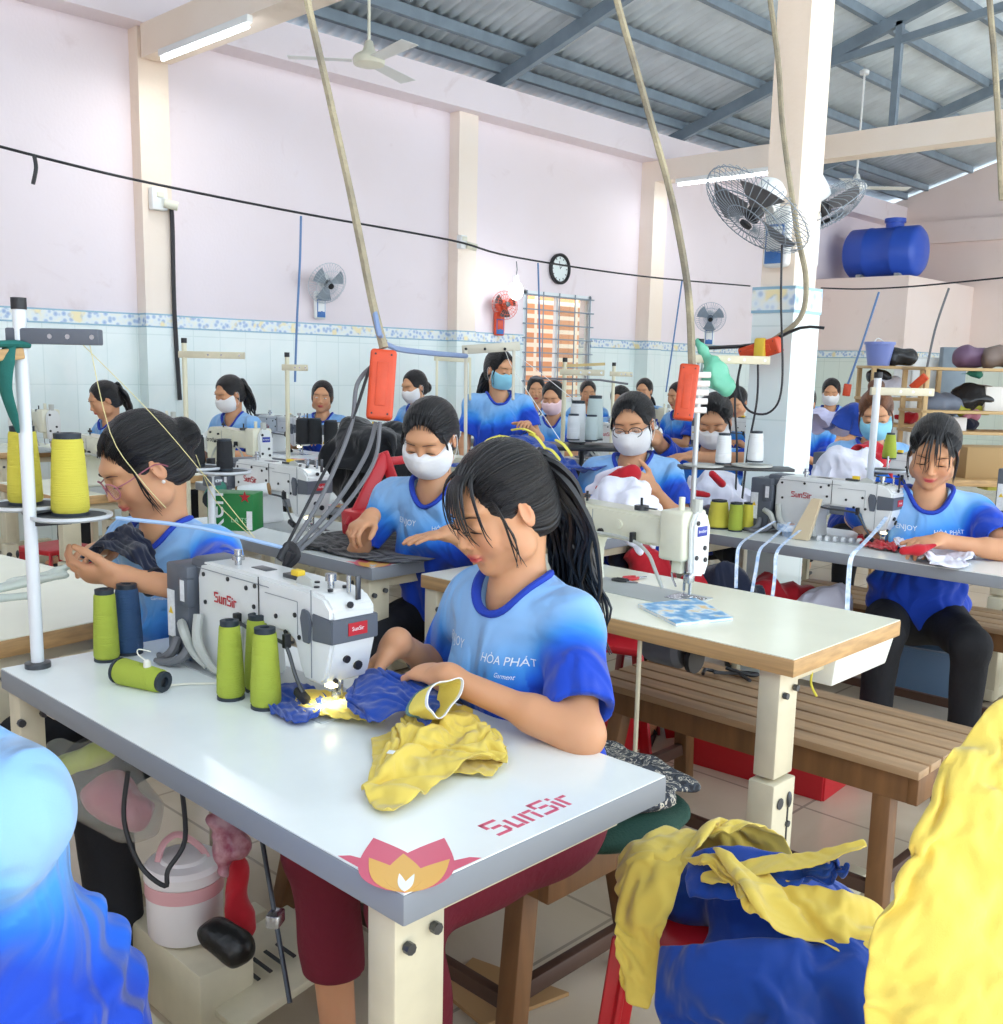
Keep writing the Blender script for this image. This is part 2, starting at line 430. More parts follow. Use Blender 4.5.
def sheet_sim(key, edges, size=.008, grow=.2, noise=.004, grav=1, bend=.3, pin=None, seed=1, tube=False, selfc=True, mass=.2, freq=40, soft=.12):
    """edges in world points; returns nothing, result under RES[key]"""
    e = [[V(p) for p in x] for x in edges]; L = lambda pl: sum((b-a).length for a, b in zip(pl, pl[1:]))
    n = max(6, int((L(e[0])+L(e[2]))/2/size)); m = max(6, int((L(e[1])+L(e[3]))/2/size)); G = coons(e, n, m)
    P = np.array([[tuple(p) for p in r] for r in G]).reshape(-1, 3); nz = wob(P, seed, freq, 5)
    P[:, 2] += nz*noise; P[:, 0] += wob(P, seed+7, freq*.8, 4)*noise*.6
    w = n+1; F = [(j*w+i, j*w+i+1, (j+1)*w+i+1, (j+1)*w+i) for j in range(m) for i in range(n)]
    me = bpy.data.meshes.new(key); me.from_pydata(P.tolist(), [], F); o = bpy.data.objects.new(key, me); COL.objects.link(o)
    md = o.modifiers.new('cl', 'CLOTH'); s = md.settings; s.quality = 6; s.mass = mass; s.tension_stiffness = 8; s.compression_stiffness = 8; s.shear_stiffness = 3; s.bending_stiffness = bend; s.air_damping = 6; s.tension_damping = 8; s.compression_damping = 8
    s.shrink_min = 0; s.shrink_max = 0; s.keyframe_insert('shrink_min', frame=1); s.keyframe_insert('shrink_max', frame=1); s.shrink_min = -grow; s.shrink_max = -grow; s.keyframe_insert('shrink_min', frame=14); s.keyframe_insert('shrink_max', frame=14); s.effector_weights.gravity = grav
    if pin is not None or soft:
        vg = o.vertex_groups.new(name='p'); pin = pin or (lambda u, v: False); ctr = P.mean(0); 
        if soft: vg.add(list(range(len(P))), soft, 'REPLACE')
        for j in range(m+1):
            for i in range(n+1):
                if pin(i/n, j/m): vg.add([j*w+i], 1, 'REPLACE')
        s.vertex_group_mass = 'p'; s.pin_stiffness = 1.0
    c = md.collision_settings; c.collision_quality = 3; c.distance_min = .003; c.use_self_collision = selfc; c.self_distance_min = .0035
    md.point_cache.frame_start = 1; md.point_cache.frame_end = 120
    SIM.append((key, o))
RES = {}
def run_sim(frames):
    SC.frame_start = 1; SC.frame_end = 130
    for f in range(1, frames+1): SC.frame_set(f)
    dg = bpy.context.evaluated_depsgraph_get()
    for k, o in SIM:
        me = bpy.data.meshes.new_from_object(o.evaluated_get(dg)); RES[k] = me
    for k, o in SIM: bpy.data.objects.remove(o)
    for o in COLL: bpy.data.objects.remove(o)
    SIM.clear(); COLL.clear(); SC.frame_set(1)
def cloth_obj(key, name, m, parent=None, label=None, cat='cloth', group=None, rel=None, thick=.0022, sub=1):
    me = RES[key]; me.name = name; me.materials.clear(); me.materials.append(m); me.polygons.foreach_set('use_smooth', [True]*len(me.polygons))
    o = bpy.data.objects.new(name, me); COL.objects.link(o)
    s = o.modifiers.new('thick', 'SOLIDIFY'); s.thickness = thick; s.offset = 0
    if sub: q = o.modifiers.new('sub', 'SUBSURF'); q.levels = sub; q.render_levels = sub
    if parent is not None: o.parent = parent
    if rel is not None: o.matrix_basis = T(-V(rel))
    if label: tag(o, label, cat, group)
    return o
def Z(x, y, z=.78): return at(x, y, z=z)
def D(x, y, d): return at(x, y, d=d)
def cloth_mat(n, c, c2=None, fold=1.4): return attr_mat(n, [(0, c), (1, c)], bump=.25, bscale=700, rough=.85, sheen=.25, fold=fold)
M_cy = cloth_mat('yellow_cloth', 'e0c75c'); M_cb = cloth_mat('royal_blue_cloth', '10409c'); M_cbk = cloth_mat('black_cloth', '15171b'); M_cnv = cloth_mat('navy_cloth', '141c33'); M_cw = cloth_mat('white_cloth', 'e2e2f0'); M_cr = cloth_mat('red_cloth', 'b81c2a'); M_clav = cloth_mat('lavender_cloth', 'c9c6e6')
def ze(pts, z): return [Z(p[0], p[1], z+(p[2] if len(p) > 2 else 0)) for p in pts]
def de(pts): return [D(*p) for p in pts]

# --- 1. the garment on the front table
collider('box', (1.0, 1.5, .77), (1.2, 1.8, .02))
collider('ell', Z(425, 745, .785), (.055, .045, .018)); collider('ell', Z(405, 770, .783), (.03, .05, .012)); collider('ell', Z(478, 745, .785), (.05, .02, .014)); collider('ell', Z(405, 693, .79), (.05, .05, .022))
sheet_sim('body', [ze([(378, 728, .01), (400, 708, .02), (432, 700, .03), (470, 700, .02)], .80), ze([(470, 700, .02), (492, 722, .02), (512, 742, .012)], .80), ze([(512, 742, .012), (500, 768), (462, 760, .008), (430, 780, .004), (388, 806)], .80), ze([(388, 806), (368, 790), (364, 760, .006), (378, 728, .01)], .80)], size=.006, grow=.20, noise=.006, freq=24, bend=1.2, seed=3, soft=.2)
sheet_sim('under', [ze([(372, 738), (440, 720), (500, 735)], .79), ze([(500, 735), (508, 752), (494, 775)], .788), ze([(494, 775), (440, 775), (382, 800)], .788), ze([(382, 800), (372, 770), (372, 738)], .788)], size=.007, grow=.12, noise=.003, seed=5, bend=1, soft=.4, freq=22)
sheet_sim('panel', [ze([(296, 692, .006), (330, 690, .01), (380, 700, .01)], .795), ze([(380, 700, .01), (386, 714, .01), (384, 724, .004)], .79), ze([(384, 724, .004), (340, 718, .002), (300, 712)], .79), ze([(300, 712), (294, 702, .003), (296, 692, .006)], .79)], size=.006, grow=.12, noise=.003, seed=6, bend=1, soft=.5, freq=25)
sheet_sim('bluep', [ze([(270, 684, .006), (300, 682, .01), (330, 694, .008)], .795), ze([(330, 694, .008), (326, 706, .004), (320, 716)], .79), ze([(320, 716), (295, 722), (268, 712)], .79), ze([(268, 712), (264, 698), (270, 684, .006)], .79)], size=.006, grow=.10, noise=.003, seed=8, bend=1, soft=.5, freq=25)
sheet_sim('sleeve', [ze([(346, 690, .02), (372, 668, .045), (405, 674, .05), (442, 672, .05)], .80), ze([(442, 672, .05), (446, 695, .04), (428, 728, .02)], .80), ze([(428, 728, .02), (400, 712, .02), (372, 722, .01), (352, 714)], .80), ze([(352, 714), (344, 704, .01), (346, 690, .02)], .80)], size=.006, grow=.10, noise=.003, freq=25, seed=9, bend=1, soft=.6)
# --- 2. the pile on the stool
SX, SY = 1.47, .86
collider('box', (SX, SY, .44), (.28, .28, .03)); 
for (x, y, d, r) in ((760, 890, 1.72, (.13, .13, .09)), (690, 880, 1.80, (.09, .09, .07)), (650, 900, 1.80, (.05, .06, .10)), (810, 900, 1.68, (.12, .12, .07)), (750, 960, 1.62, (.14, .14, .09)), (830, 960, 1.62, (.13, .12, .08))): collider('ell', D(x, y, d), r)
for k in range(5): collider('ell', D(720+k*34, 892-k*9, 1.70-k*.02), (.035, .035, .030+.003*k))
sheet_sim('p_y1', [de([(648, 838, 1.86), (680, 826, 1.88), (730, 832, 1.88), (800, 838, 1.86)]), de([(800, 838, 1.86), (790, 860, 1.78), (770, 885, 1.72)]), de([(770, 885, 1.72), (720, 880, 1.72), (680, 885, 1.72), (625, 890, 1.74)]), de([(625, 890, 1.74), (622, 865, 1.80), (648, 838, 1.86)])], size=.007, grow=.28, noise=.008, freq=18, seed=21, grav=.6, bend=1)
sheet_sim('p_y2', [de([(632, 858, 1.80), (655, 850, 1.78), (690, 856, 1.76)]), de([(690, 856, 1.76), (672, 900, 1.70), (655, 960, 1.67), (645, 1002, 1.66)]), de([(645, 1002, 1.66), (625, 1000, 1.67), (604, 985, 1.69)]), de([(604, 985, 1.69), (608, 930, 1.70), (618, 890, 1.74), (632, 858, 1.80)])], size=.007, grow=.22, noise=.008, freq=16, seed=22, grav=.2, bend=.3, pin=lambda u, v: v < .04)
sheet_sim('p_b1', [de([(700, 872, 1.74), (760, 868, 1.70), (820, 856, 1.66), (868, 842, 1.64)]), de([(868, 842, 1.64), (876, 860, 1.61), (874, 885, 1.60)]), de([(874, 885, 1.60), (820, 893, 1.61), (760, 905, 1.63), (692, 908, 1.68)]), de([(692, 908, 1.68), (690, 888, 1.70), (700, 872, 1.74)])], size=.008, grow=.14, noise=.010, freq=12, seed=23, grav=.3, bend=1, soft=.3)
sheet_sim('p_y3', [de([(704, 868, 1.66), (760, 858, 1.64), (820, 848, 1.60), (864, 838, 1.58)]), de([(864, 838, 1.58), (868, 844, 1.57), (862, 850, 1.56)]), de([(862, 850, 1.56), (810, 868, 1.57), (750, 880, 1.60), (702, 882, 1.63)]), de([(702, 882, 1.63), (700, 876, 1.65), (704, 868, 1.66)])], size=.007, grow=.06, noise=.005, freq=14, seed=24, grav=.3, bend=2, soft=.6)
sheet_sim('p_y4', [de([(655, 895, 1.68), (720, 905, 1.64), (790, 882, 1.62), (868, 880, 1.60)]), de([(868, 880, 1.60), (872, 905, 1.56), (862, 930, 1.54)]), de([(862, 930, 1.54), (790, 935, 1.54), (740, 958, 1.54), (690, 925, 1.60)]), de([(690, 925, 1.60), (665, 915, 1.64), (655, 895, 1.68)])], size=.007, grow=.30, noise=.010, freq=20, seed=25, grav=.5, bend=1)
sheet_sim('p_b2', [de([(672, 935, 1.60), (730, 940, 1.56), (800, 925, 1.54), (880, 915, 1.54)]), de([(880, 915, 1.54), (890, 950, 1.50), (890, 1010, 1.48)]), de([(890, 1010, 1.48), (820, 1015, 1.46), (740, 1018, 1.47), (670, 1015, 1.52)]), de([(670, 1015, 1.52), (664, 975, 1.56), (672, 935, 1.60)])], size=.008, grow=.30, noise=.012, freq=13, seed=26, grav=.4, bend=1.2)
# --- 3. large yellow heap at the right edge
for (x, y, d, r) in ((985, 900, 1.12, (.05, .05, .10)), (1030, 820, 1.16, (.05, .05, .10)), (985, 1000, 1.12, (.06, .06, .08))): collider('ell', D(x, y, d), r)
sheet_sim('heap', [de([(925, 815, .99), (955, 750, 1.02), (1010, 700, 1.06), (1100, 690, 1.10)]), de([(1100, 690, 1.10), (1120, 800, 1.02), (1120, 950, .98), (1110, 1090, .96)]), de([(1110, 1090, .96), (1040, 1090, .93), (950, 1085, .92), (872, 1075, .95)]), de([(872, 1075, .95), (872, 980, .95), (880, 900, .96), (925, 815, .99)])], size=.009, grow=.22, noise=.030, freq=8, seed=31, grav=.3, bend=2, soft=.4)
sheet_sim('heap2', [de([(945, 740, .97), (970, 720, .98), (1003, 690, 1.0)]), de([(1003, 690, 1.0), (1030, 720, .99), (1040, 780, .97)]), de([(1040, 780, .97), (1005, 802, .94), (985, 795, .94)]), de([(985, 795, .94), (978, 765, .95), (945, 740, .97)])], size=.005, grow=.25, noise=.006, freq=18, seed=32, grav=.3, bend=.3)
# --- 4. heaps further back
def heap(key, cx, cy, d, w, h, z0, seed, size, grow=.3, col=True):
    """sheet dropped over a lump, about w x h pixels, around a pixel"""
    c = D(cx, cy, d); s = d/FPX; rw, rh = w*s/2, h*s/2
    g_ = random.Random(seed)
    for k in range(9):
        a = k*2.4; q_ = (k/9)**.5*.62; collider('ell', c+V((rw*q_*math.cos(a), rw*q_*math.sin(a), rh*(.30-.75*q_+g_.uniform(-.25, .2)))), (rw*g_.uniform(.2, .42), rw*g_.uniform(.16, .34), rh*g_.uniform(.3, .5)), rotm(z=g_.uniform(0, 3)))
    if z0: collider('box', (c.x, c.y, z0-.01), (rw*3.4, rw*3.4, .02))
    q = [c+V((a*rw*.98, b*rw*.98, rh*.9)) for a, b in ((-1, -1), (1, -1), (1, 1), (-1, 1))]
    sheet_sim(key, [[q[0], q[1]], [q[1], q[2]], [q[2], q[3]], [q[3], q[0]]], size=size, grow=grow+.22, noise=rh*.25, freq=2.2/rw, seed=seed, bend=.5, grav=1, soft=0)
heap('hw1', 622, 494, 3.45, 92, 44, .80, 61, .011); heap('hw2', 715, 486, 4.55, 70, 36, .83, 64, .016); heap('hw3', 842, 464, 4.85, 62, 40, .85, 66, .015); heap('hl', 822, 425, 6.9, 34, 40, .98, 67, .022)
heap('hb', 852, 416, 6.6, 38, 24, 1.06, 68, .02); heap('hr', 872, 454, 4.9, 36, 26, .90, 69, .013); heap('hk', 362, 446, 4.5, 88, 88, .80, 51, .020, .35); heap('hby', 525, 450, 4.2, 96, 34, 1.0, 71, .014)
# --- 5. white shirt with red on the right table
collider('box', (3.68, 1.6, .77), (.7, 1.6, .02)); collider('ell', Z(925, 545, .785), (.03, .08, .03))
sheet_sim('rw', [ze([(885, 530, .03), (930, 527, .035), (975, 532, .02)], .80), ze([(975, 532, .02), (978, 545, .01), (968, 552)], .80), ze([(968, 552), (978, 562), (930, 562), (908, 552)], .79), ze([(908, 552), (895, 545, .01), (885, 530, .03)], .80)], size=.008, grow=.22, noise=.008, freq=16, seed=81, bend=1, soft=.2)
sheet_sim('rr', [ze([(858, 535, .01), (880, 532, .02), (902, 540, .02)], .79), ze([(902, 540, .02), (900, 546, .01), (898, 551)], .79), ze([(898, 551), (880, 548), (862, 545)], .79), ze([(862, 545), (858, 540), (858, 535, .01)], .79)], size=.008, grow=.15, noise=.005, freq=18, seed=82, bend=1, soft=.3)
# --- 6. black cloth on the middle table, navy cloth in the hands
collider('box', (2.22, 3.1, .77), (.7, 1.5, .02))
sheet_sim('bk', [ze([(290, 544, .004), (340, 529, .012), (400, 526, .012), (450, 528, .008)], .786), ze([(450, 528, .008), (466, 537), (466, 545)], .786), ze([(466, 545), (420, 560), (380, 560), (330, 553), (300, 550)], .786), ze([(300, 550), (294, 548), (290, 544, .004)], .786)], size=.012, grow=.10, noise=.004, freq=11, seed=83, bend=.6)
sheet_sim('nv', [de([(78, 556, 2.42), (105, 546, 2.44), (140, 545, 2.42), (160, 552, 2.40)]), de([(160, 552, 2.40), (165, 575, 2.33), (170, 598, 2.28)]), de([(170, 598, 2.28), (140, 588, 2.26), (110, 582, 2.28), (84, 578, 2.30)]), de([(84, 578, 2.30), (76, 568, 2.36), (78, 556, 2.42)])], size=.008, grow=.16, noise=.005, freq=16, seed=84, grav=.0, bend=.4)
run_sim(26)
# ================================================================== the room
def struct(mb, name, **k):
    o = mb.build(name, smooth=k.pop('smooth', 30), **k); o['kind'] = 'structure'; return o
WY, EX = 8.0, 17.66          # back wall plane, far right wall plane
ZT0, ZT1 = 1.655, 1.765      # decorated tile band

def paint_mat(name, c1, c2, stain, sscale=.6):
    m = bpy.data.materials.new(name); nt, b = nodes(m); L = nt.links.new
    tc = nt.nodes.new('ShaderNodeTexCoord')
    n = nt.nodes.new('ShaderNodeTexNoise'); n.inputs['Scale'].default_value = sscale; n.inputs['Detail'].default_value = 6
    r = nt.nodes.new('ShaderNodeValToRGB'); r.color_ramp.elements[0].position = .35; r.color_ramp.elements[1].position = .65
    r.color_ramp.elements[0].color = (*hx(c1), 1); r.color_ramp.elements[1].color = (*hx(c2), 1)
    L(tc.outputs['Object'], n.inputs['Vector']); L(n.outputs[0], r.inputs[0])
    n2 = nt.nodes.new('ShaderNodeTexNoise'); n2.inputs['Scale'].default_value = 1.7; n2.inputs['Detail'].default_value = 9; n2.inputs['Distortion'].default_value = .8; n2.inputs['Roughness'].default_value = .62
    r2_ = nt.nodes.new('ShaderNodeValToRGB'); r2_.color_ramp.elements[0].position = .62; r2_.color_ramp.elements[1].position = .78
    r2_.color_ramp.elements[0].color = (0, 0, 0, 1); r2_.color_ramp.elements[1].color = (.42, .42, .42, 1)
    L(tc.outputs['Object'], n2.inputs['Vector']); L(n2.outputs[0], r2_.inputs[0])
    mx = nt.nodes.new('ShaderNodeMix'); mx.data_type = 'RGBA'; L(r2_.outputs[0], mx.inputs[0]); L(r.outputs[0], mx.inputs[6]); mx.inputs[7].default_value = (*hx(stain), 1)
    L(mx.outputs[2], b.inputs['Base Color']); b.inputs['Roughness'].default_value = .75
    n3 = nt.nodes.new('ShaderNodeTexNoise'); n3.inputs['Scale'].default_value = 40; bp = nt.nodes.new('ShaderNodeBump'); bp.inputs['Strength'].default_value = .12; bp.inputs['Distance'].default_value = .01
    L(tc.outputs['Object'], n3.inputs['Vector']); L(n3.outputs[0], bp.inputs['Height']); L(bp.outputs[0], b.inputs['Normal'])
    return m
def tile_mat(name, c, grout, size, axes, rough=.18, vary=.05, gw=.006, veins=None):
    m = bpy.data.materials.new(name); nt, b = nodes(m); L = nt.links.new
    tc = nt.nodes.new('ShaderNodeTexCoord'); sx = nt.nodes.new('ShaderNodeSeparateXYZ'); cb = nt.nodes.new('ShaderNodeCombineXYZ')
    L(tc.outputs['Object'], sx.inputs[0]); L(sx.outputs[axes[0]], cb.inputs[0]); L(sx.outputs[axes[1]], cb.inputs[1])
    br = nt.nodes.new('ShaderNodeTexBrick'); br.offset = 0; br.squash = 1
    br.inputs['Scale'].default_value = 1; br.inputs['Mortar Size'].default_value = gw; br.inputs['Brick Width'].default_value = size[0]; br.inputs['Row Height'].default_value = size[1]
    c = hx(c); br.inputs['Color1'].default_value = (*c, 1); br.inputs['Color2'].default_value = (*(x*(1-vary) for x in c), 1); br.inputs['Mortar'].default_value = (*hx(grout), 1)
    L(cb.outputs[0], br.inputs['Vector']); col = br.outputs['Color']
    if veins:
        n = nt.nodes.new('ShaderNodeTexNoise'); n.inputs['Scale'].default_value = veins[1]; n.inputs['Detail'].default_value = 8; n.inputs['Distortion'].default_value = 1.2
        r = nt.nodes.new('ShaderNodeValToRGB'); r.color_ramp.elements[0].position = .45; r.color_ramp.elements[1].position = .75
        r.color_ramp.elements[0].color = (0, 0, 0, 1); r.color_ramp.elements[1].color = (veins[2],)*3+(1,)
        L(tc.outputs['Object'], n.inputs['Vector']); L(n.outputs[0], r.inputs[0])
        mx = nt.nodes.new('ShaderNodeMix'); mx.data_type = 'RGBA'; L(r.outputs[0], mx.inputs[0]); L(col, mx.inputs[6]); mx.inputs[7].default_value = (*hx(veins[0]), 1); col = mx.outputs[2]
    L(col, b.inputs['Base Color']); b.inputs['Roughness'].default_value = rough
    bp = nt.nodes.new('ShaderNodeBump'); bp.inputs['Strength'].default_value = .3; bp.inputs['Distance'].default_value = .003; bp.invert = True
    L(br.outputs['Fac'], bp.inputs['Height']); L(bp.outputs[0], b.inputs['Normal']); return m
def band_mat(name, axis):
    """blue flower frieze tiles between two blue lines"""
    m = bpy.data.materials.new(name); nt, b = nodes(m); L = nt.links.new
    tc = nt.nodes.new('ShaderNodeTexCoord'); vo = nt.nodes.new('ShaderNodeTexVoronoi'); vo.inputs['Scale'].default_value = 24
    L(tc.outputs['Object'], vo.inputs['Vector'])
    r = nt.nodes.new('ShaderNodeValToRGB'); cr = r.color_ramp; cr.interpolation = 'LINEAR'
    for p in (.5, .75): cr.elements.new(p)
    for e, (p, c) in zip(cr.elements, ((.0, '8aa4d4'), (.35, 'b4c8de'), (.5, 'dfe9ee'), (.8, 'e8ece4'))): e.position = p; e.color = (*hx(c), 1)
    L(vo.outputs['Distance'], r.inputs[0])
    n = nt.nodes.new('ShaderNodeTexNoise'); n.inputs['Scale'].default_value = 9; L(tc.outputs['Object'], n.inputs['Vector'])
    r2_ = nt.nodes.new('ShaderNodeValToRGB'); r2_.color_ramp.elements[0].position = .58; r2_.color_ramp.elements[1].position = .66; L(n.outputs[0], r2_.inputs[0])
    mx = nt.nodes.new('ShaderNodeMix'); mx.data_type = 'RGBA'; L(r2_.outputs[0], mx.inputs[0]); L(r.outputs[0], mx.inputs[6]); mx.inputs[7].default_value = (*hx('efe3b4'), 1)
    sx = nt.nodes.new('ShaderNodeSeparateXYZ'); L(tc.outputs['Object'], sx.inputs[0])
    ma = nt.nodes.new('ShaderNodeMath'); ma.operation = 'SUBTRACT'; L(sx.outputs[2], ma.inputs[0]); ma.inputs[1].default_value = (ZT0+ZT1)/2
    mb_ = nt.nodes.new('ShaderNodeMath'); mb_.operation = 'ABSOLUTE'; L(ma.outputs[0], mb_.inputs[0])
    mc = nt.nodes.new('ShaderNodeMath'); mc.operation = 'GREATER_THAN'; L(mb_.outputs[0], mc.inputs[0]); mc.inputs[1].default_value = .043
    m2 = nt.nodes.new('ShaderNodeMix'); m2.data_type = 'RGBA'; L(mc.outputs[0], m2.inputs[0]); L(mx.outputs[2], m2.inputs[6]); m2.inputs[7].default_value = (*hx('8fb4c8'), 1)
    L(m2.outputs[2], b.inputs['Base Color']); b.inputs['Roughness'].default_value = .2; return m
P_wall = paint_mat('wall_paint', 'eadee0', 'eee4e9', 'c3aaa6')
P_pink = paint_mat('pink_paint', 'efdcd2', 'f3e4de', 'cbb0a6')
P_cream = paint_mat('cream_paint', 'f2dfcb', 'f6e9dc', 'cdb9a4')
P_lav = paint_mat('pale_paint', 'e9e6f2', 'eeecf4', 'c9c4cc')
M_tileB = tile_mat('wall_tile_back', 'e4f0ee', 'd3e2e0', (.25, .4), 'XZ', .12, .03, .004, ('f3f7f4', 2, .5))
M_tileR = tile_mat('wall_tile_right', 'dfe6dc', 'cdd6cc', (.25, .4), 'YZ', .12, .03, .004)
M_floor = tile_mat('floor_tile', 'cdbfa9', '9d9284', (.5, .5), 'XY', .16, .06, .005, ('b09f88', 2.3, .55))
M_band = band_mat('frieze_tile', 'X')

f = MB(); f.span((-3, -3, -.1), (EX+.2, WY+.2, 0), M_floor); struct(f, 'floor')
# back wall with the window opening
wx0, wx1, wz0, wz1 = 8.54, 9.72, 1.02, 2.25
w = MB()
for a, b_ in (((-3, 0), (wx0, 4.28)), ((wx1, 0), (EX, 4.28)), ((wx0, 0), (wx1, wz0)), ((wx0, wz1), (wx1, 4.28))):
    for z0, z1, mt, y in ((0, ZT0, M_tileB, 7.99), (ZT0, ZT1, M_band, 7.985), (ZT1, 4.28, P_wall, 8.0)):
        lo, hi = max(z0, a[1]), min(z1, b_[1])
        if hi > lo+1e-4: w.span((a[0], y, lo), (b_[0], WY+.18, hi), mt)
struct(w, 'wall_back')
# columns on the back wall, ring beam, cross beams
def wall_column(x0, x1, y0, n):
    c = MB()
    c.span((x0, y0, ZT1), (x1, WY+.01, 3.9), P_cream); c.span((x0-.004, y0-.008, 0), (x1+.004, WY, ZT0), M_tileB); c.span((x0-.006, y0-.01, ZT0), (x1+.006, WY, ZT1), M_band)
    struct(c, n)
wall_column(4.02, 4.27, 7.86, 'wall_column_left'); wall_column(7.40, 7.66, 7.86, 'wall_column_middle'); wall_column(10.6, 10.87, 7.8, 'wall_column_right')
wall_column(14.2, 14.45, 7.86, 'wall_column_far')
b = MB(); b.span((-3, 7.74, 3.9), (EX, WY, 4.2), P_wall); struct(b, 'trim_1')
for i, x in enumerate((4.02, 10.6)):
    b = MB(); b.span((x, -3, 3.66), (x+.24, 7.8, 3.9), P_cream); struct(b, 'trim_%d' % (i+2))
# far right wall with gable top, its ring beam and the slit of daylight under the roof
def roofz(y): return 4.38+.30*(8-y) if y > 1 else 6.48-.30*(1-y)
w = MB()
w.prism([(-3, 0), (WY, 0), (WY, ZT0), (-3, ZT0)], EX-.01, EX+.2, M_tileR, 'X')
w.prism([(-3, ZT0), (WY, ZT0), (WY, ZT1), (-3, ZT1)], EX-.015, EX+.2, M_band, 'X')
w.prism([(-3, ZT1), (WY, ZT1), (WY, roofz(WY)-.09), (1, roofz(1.001)-.14), (-3, roofz(-3)-.14)], EX, EX+.2, P_pink, 'X')
struct(w, 'wall_right')
b = MB(); b.span((EX-.12, -3, 3.57), (EX+.01, WY, 3.92), P_pink); struct(b, 'trim_4')
w = MB(); w.span((-3.2, -3, 0), (-3.0, WY, 4.6), P_wall); struct(w, 'wall_unseen_left')  # unseen wall added to hold back sky light from the left
# the little room in the far corner, water tanks stand on it
w = MB(); w.span((15.14, 6.53, ZT1), (EX+.02, WY+.02, 2.85), P_pink); w.span((15.13, 6.52, 0), (EX+.02, WY, ZT0), M_tileR); w.span((15.125, 6.515, ZT0), (EX+.02, WY, ZT1), M_band)
struct(w, 'wall_store_room')
# the big free column in front
CX0, CX1, CY0, CY1 = 4.06, 4.25, 2.245, 2.40
c = MB(); c.span((CX0, CY0, ZT1), (CX1, CY1, 3.7), P_cream)
c.span((CX0-.02, CY0-.02, 0), (CX1+.02, CY1+.02, ZT0), M_tileB); c.span((CX0-.025, CY0-.025, ZT0), (CX1+.025, CY1+.025, ZT1), M_band)
struct(c, 'wall_column_front')

# corrugated roof on steel
M_zinc = mat('zinc_sheet', 'dbe6ec', .7, 0, vary=.15, vscale=3)
M_steel = mat('painted_steel', '7f8e9a', .6, 0, vary=.15, vscale=6)
def corrugated(y0, y1):
    r = MB(); n = int((EX+.6+3)/.019); xs = np.linspace(-3, EX+.6, n); prof = .018*np.sin(xs*2*math.pi/.13)
    vs = [(x, y0, roofz(y0)+p) for x, p in zip(xs, prof)]+[(x, y1, roofz(y1)+p) for x, p in zip(xs, prof)]
    r.add(vs, [(i, i+1, n+i+1, n+i) for i in range(n-1)], M_zinc); return r
r = corrugated(1.0, 8.45); r2b = corrugated(-3, 1.0)
k = len(r.v); r.v += r2b.v; r.f += [[a+k for a in q] for q in r2b.f]; r.m += r2b.m
o = struct(r, 'ceiling', smooth=50)
sol = o.modifiers.new('thick', 'SOLIDIFY'); sol.thickness = .004
s_ = MB()
for y in (7.78, 7.44, 6.74, 6.0, 5.35, 4.7, 4.0, 3.3, 2.6, 1.9, 1.2, .3, -.7, -1.7):
    s_.span((-3, y-.03, roofz(y)-.115), (EX, y+.03, roofz(y)-.018), M_steel)
for x in (1.5, 4.7, 7.9, 11.1, 14.3):
    s_.bar((x, 8.0, roofz(8)-.17), (x, 1.0, roofz(1.001)-.17), .07, .13, M_steel)
    s_.bar((x, 1.0, roofz(1.001)-.17), (x, -3, roofz(-3)-.17), .07, .13, M_steel)
    if x != 11.1: continue
    s_.bar((x, 5.1, 3.92), (x, 5.1, roofz(5.1)-.2), .07, .07, M_steel, up=(1, 0, 0))
    s_.bar((x, 5.9, roofz(5.9)-.24), (x, 2.8, roofz(5.1)-.12), .06, .08, M_steel)
    s_.bar((x, 5.1, 3.92), (x, -3, 3.92), .06, .08, M_steel)
struct(s_, 'ceiling_truss')

# the window: opening, frame, grille
M_alu = mat('white_aluminium', 'e6ebee', .4, .2); M_bar = mat('grille_steel', '8b9aa6', .5, .4)
M_glass = mat('window_glass', 'eef6f2', .02, trans=1)
w = MB()
for x in (wx0, wx1-.05): w.span((x, 8.0, wz0), (x+.05, 8.06, wz1), M_alu)
for z in (wz0, wz1-.05): w.span((wx0, 8.0, z), (wx1, 8.06, z+.05), M_alu)
w.span((9.1, 8.01, wz0), (9.14, 8.05, wz1), M_alu)
o = struct(w, 'window_1'); o['kind'] = 'structure'
g = MB()
for i in range(8): z = wz0+.07+i*(wz1-wz0-.12)/7; g.span((wx0-.02, 7.972, z), (wx1+.02, 7.985, z+.014), M_bar)
for i in range(5): x = wx0+.04+i*(wx1-wx0-.08)/4; g.cyl((x, 7.985, wz0), (x, 7.985, wz1), .007, M_bar, 8)
g.build('window_grille', o)
gl = MB(); gl.span((9.14, 8.025, wz0+.05), (wx1-.05, 8.03, wz1-.05), M_glass); gl.build('pane', o)
# the neighbour's sunlit brick wall outside
M_brick = tile_mat('neighbour_brick', 'e8a878', 'f6ecd8', (.42, .19), 'XZ', .8, .25, .03)
w = MB(); w.span((5.5, 9.6, -.1), (13.5, 9.8, 3.2), M_brick); o = struct(w, 'wall_outside')
f = MB(); f.span((4, 8.2, -.12), (15, 9.6, -.02), mat('outside_ground', 'b8b0a4', .9)); struct(f, 'floor_outside')

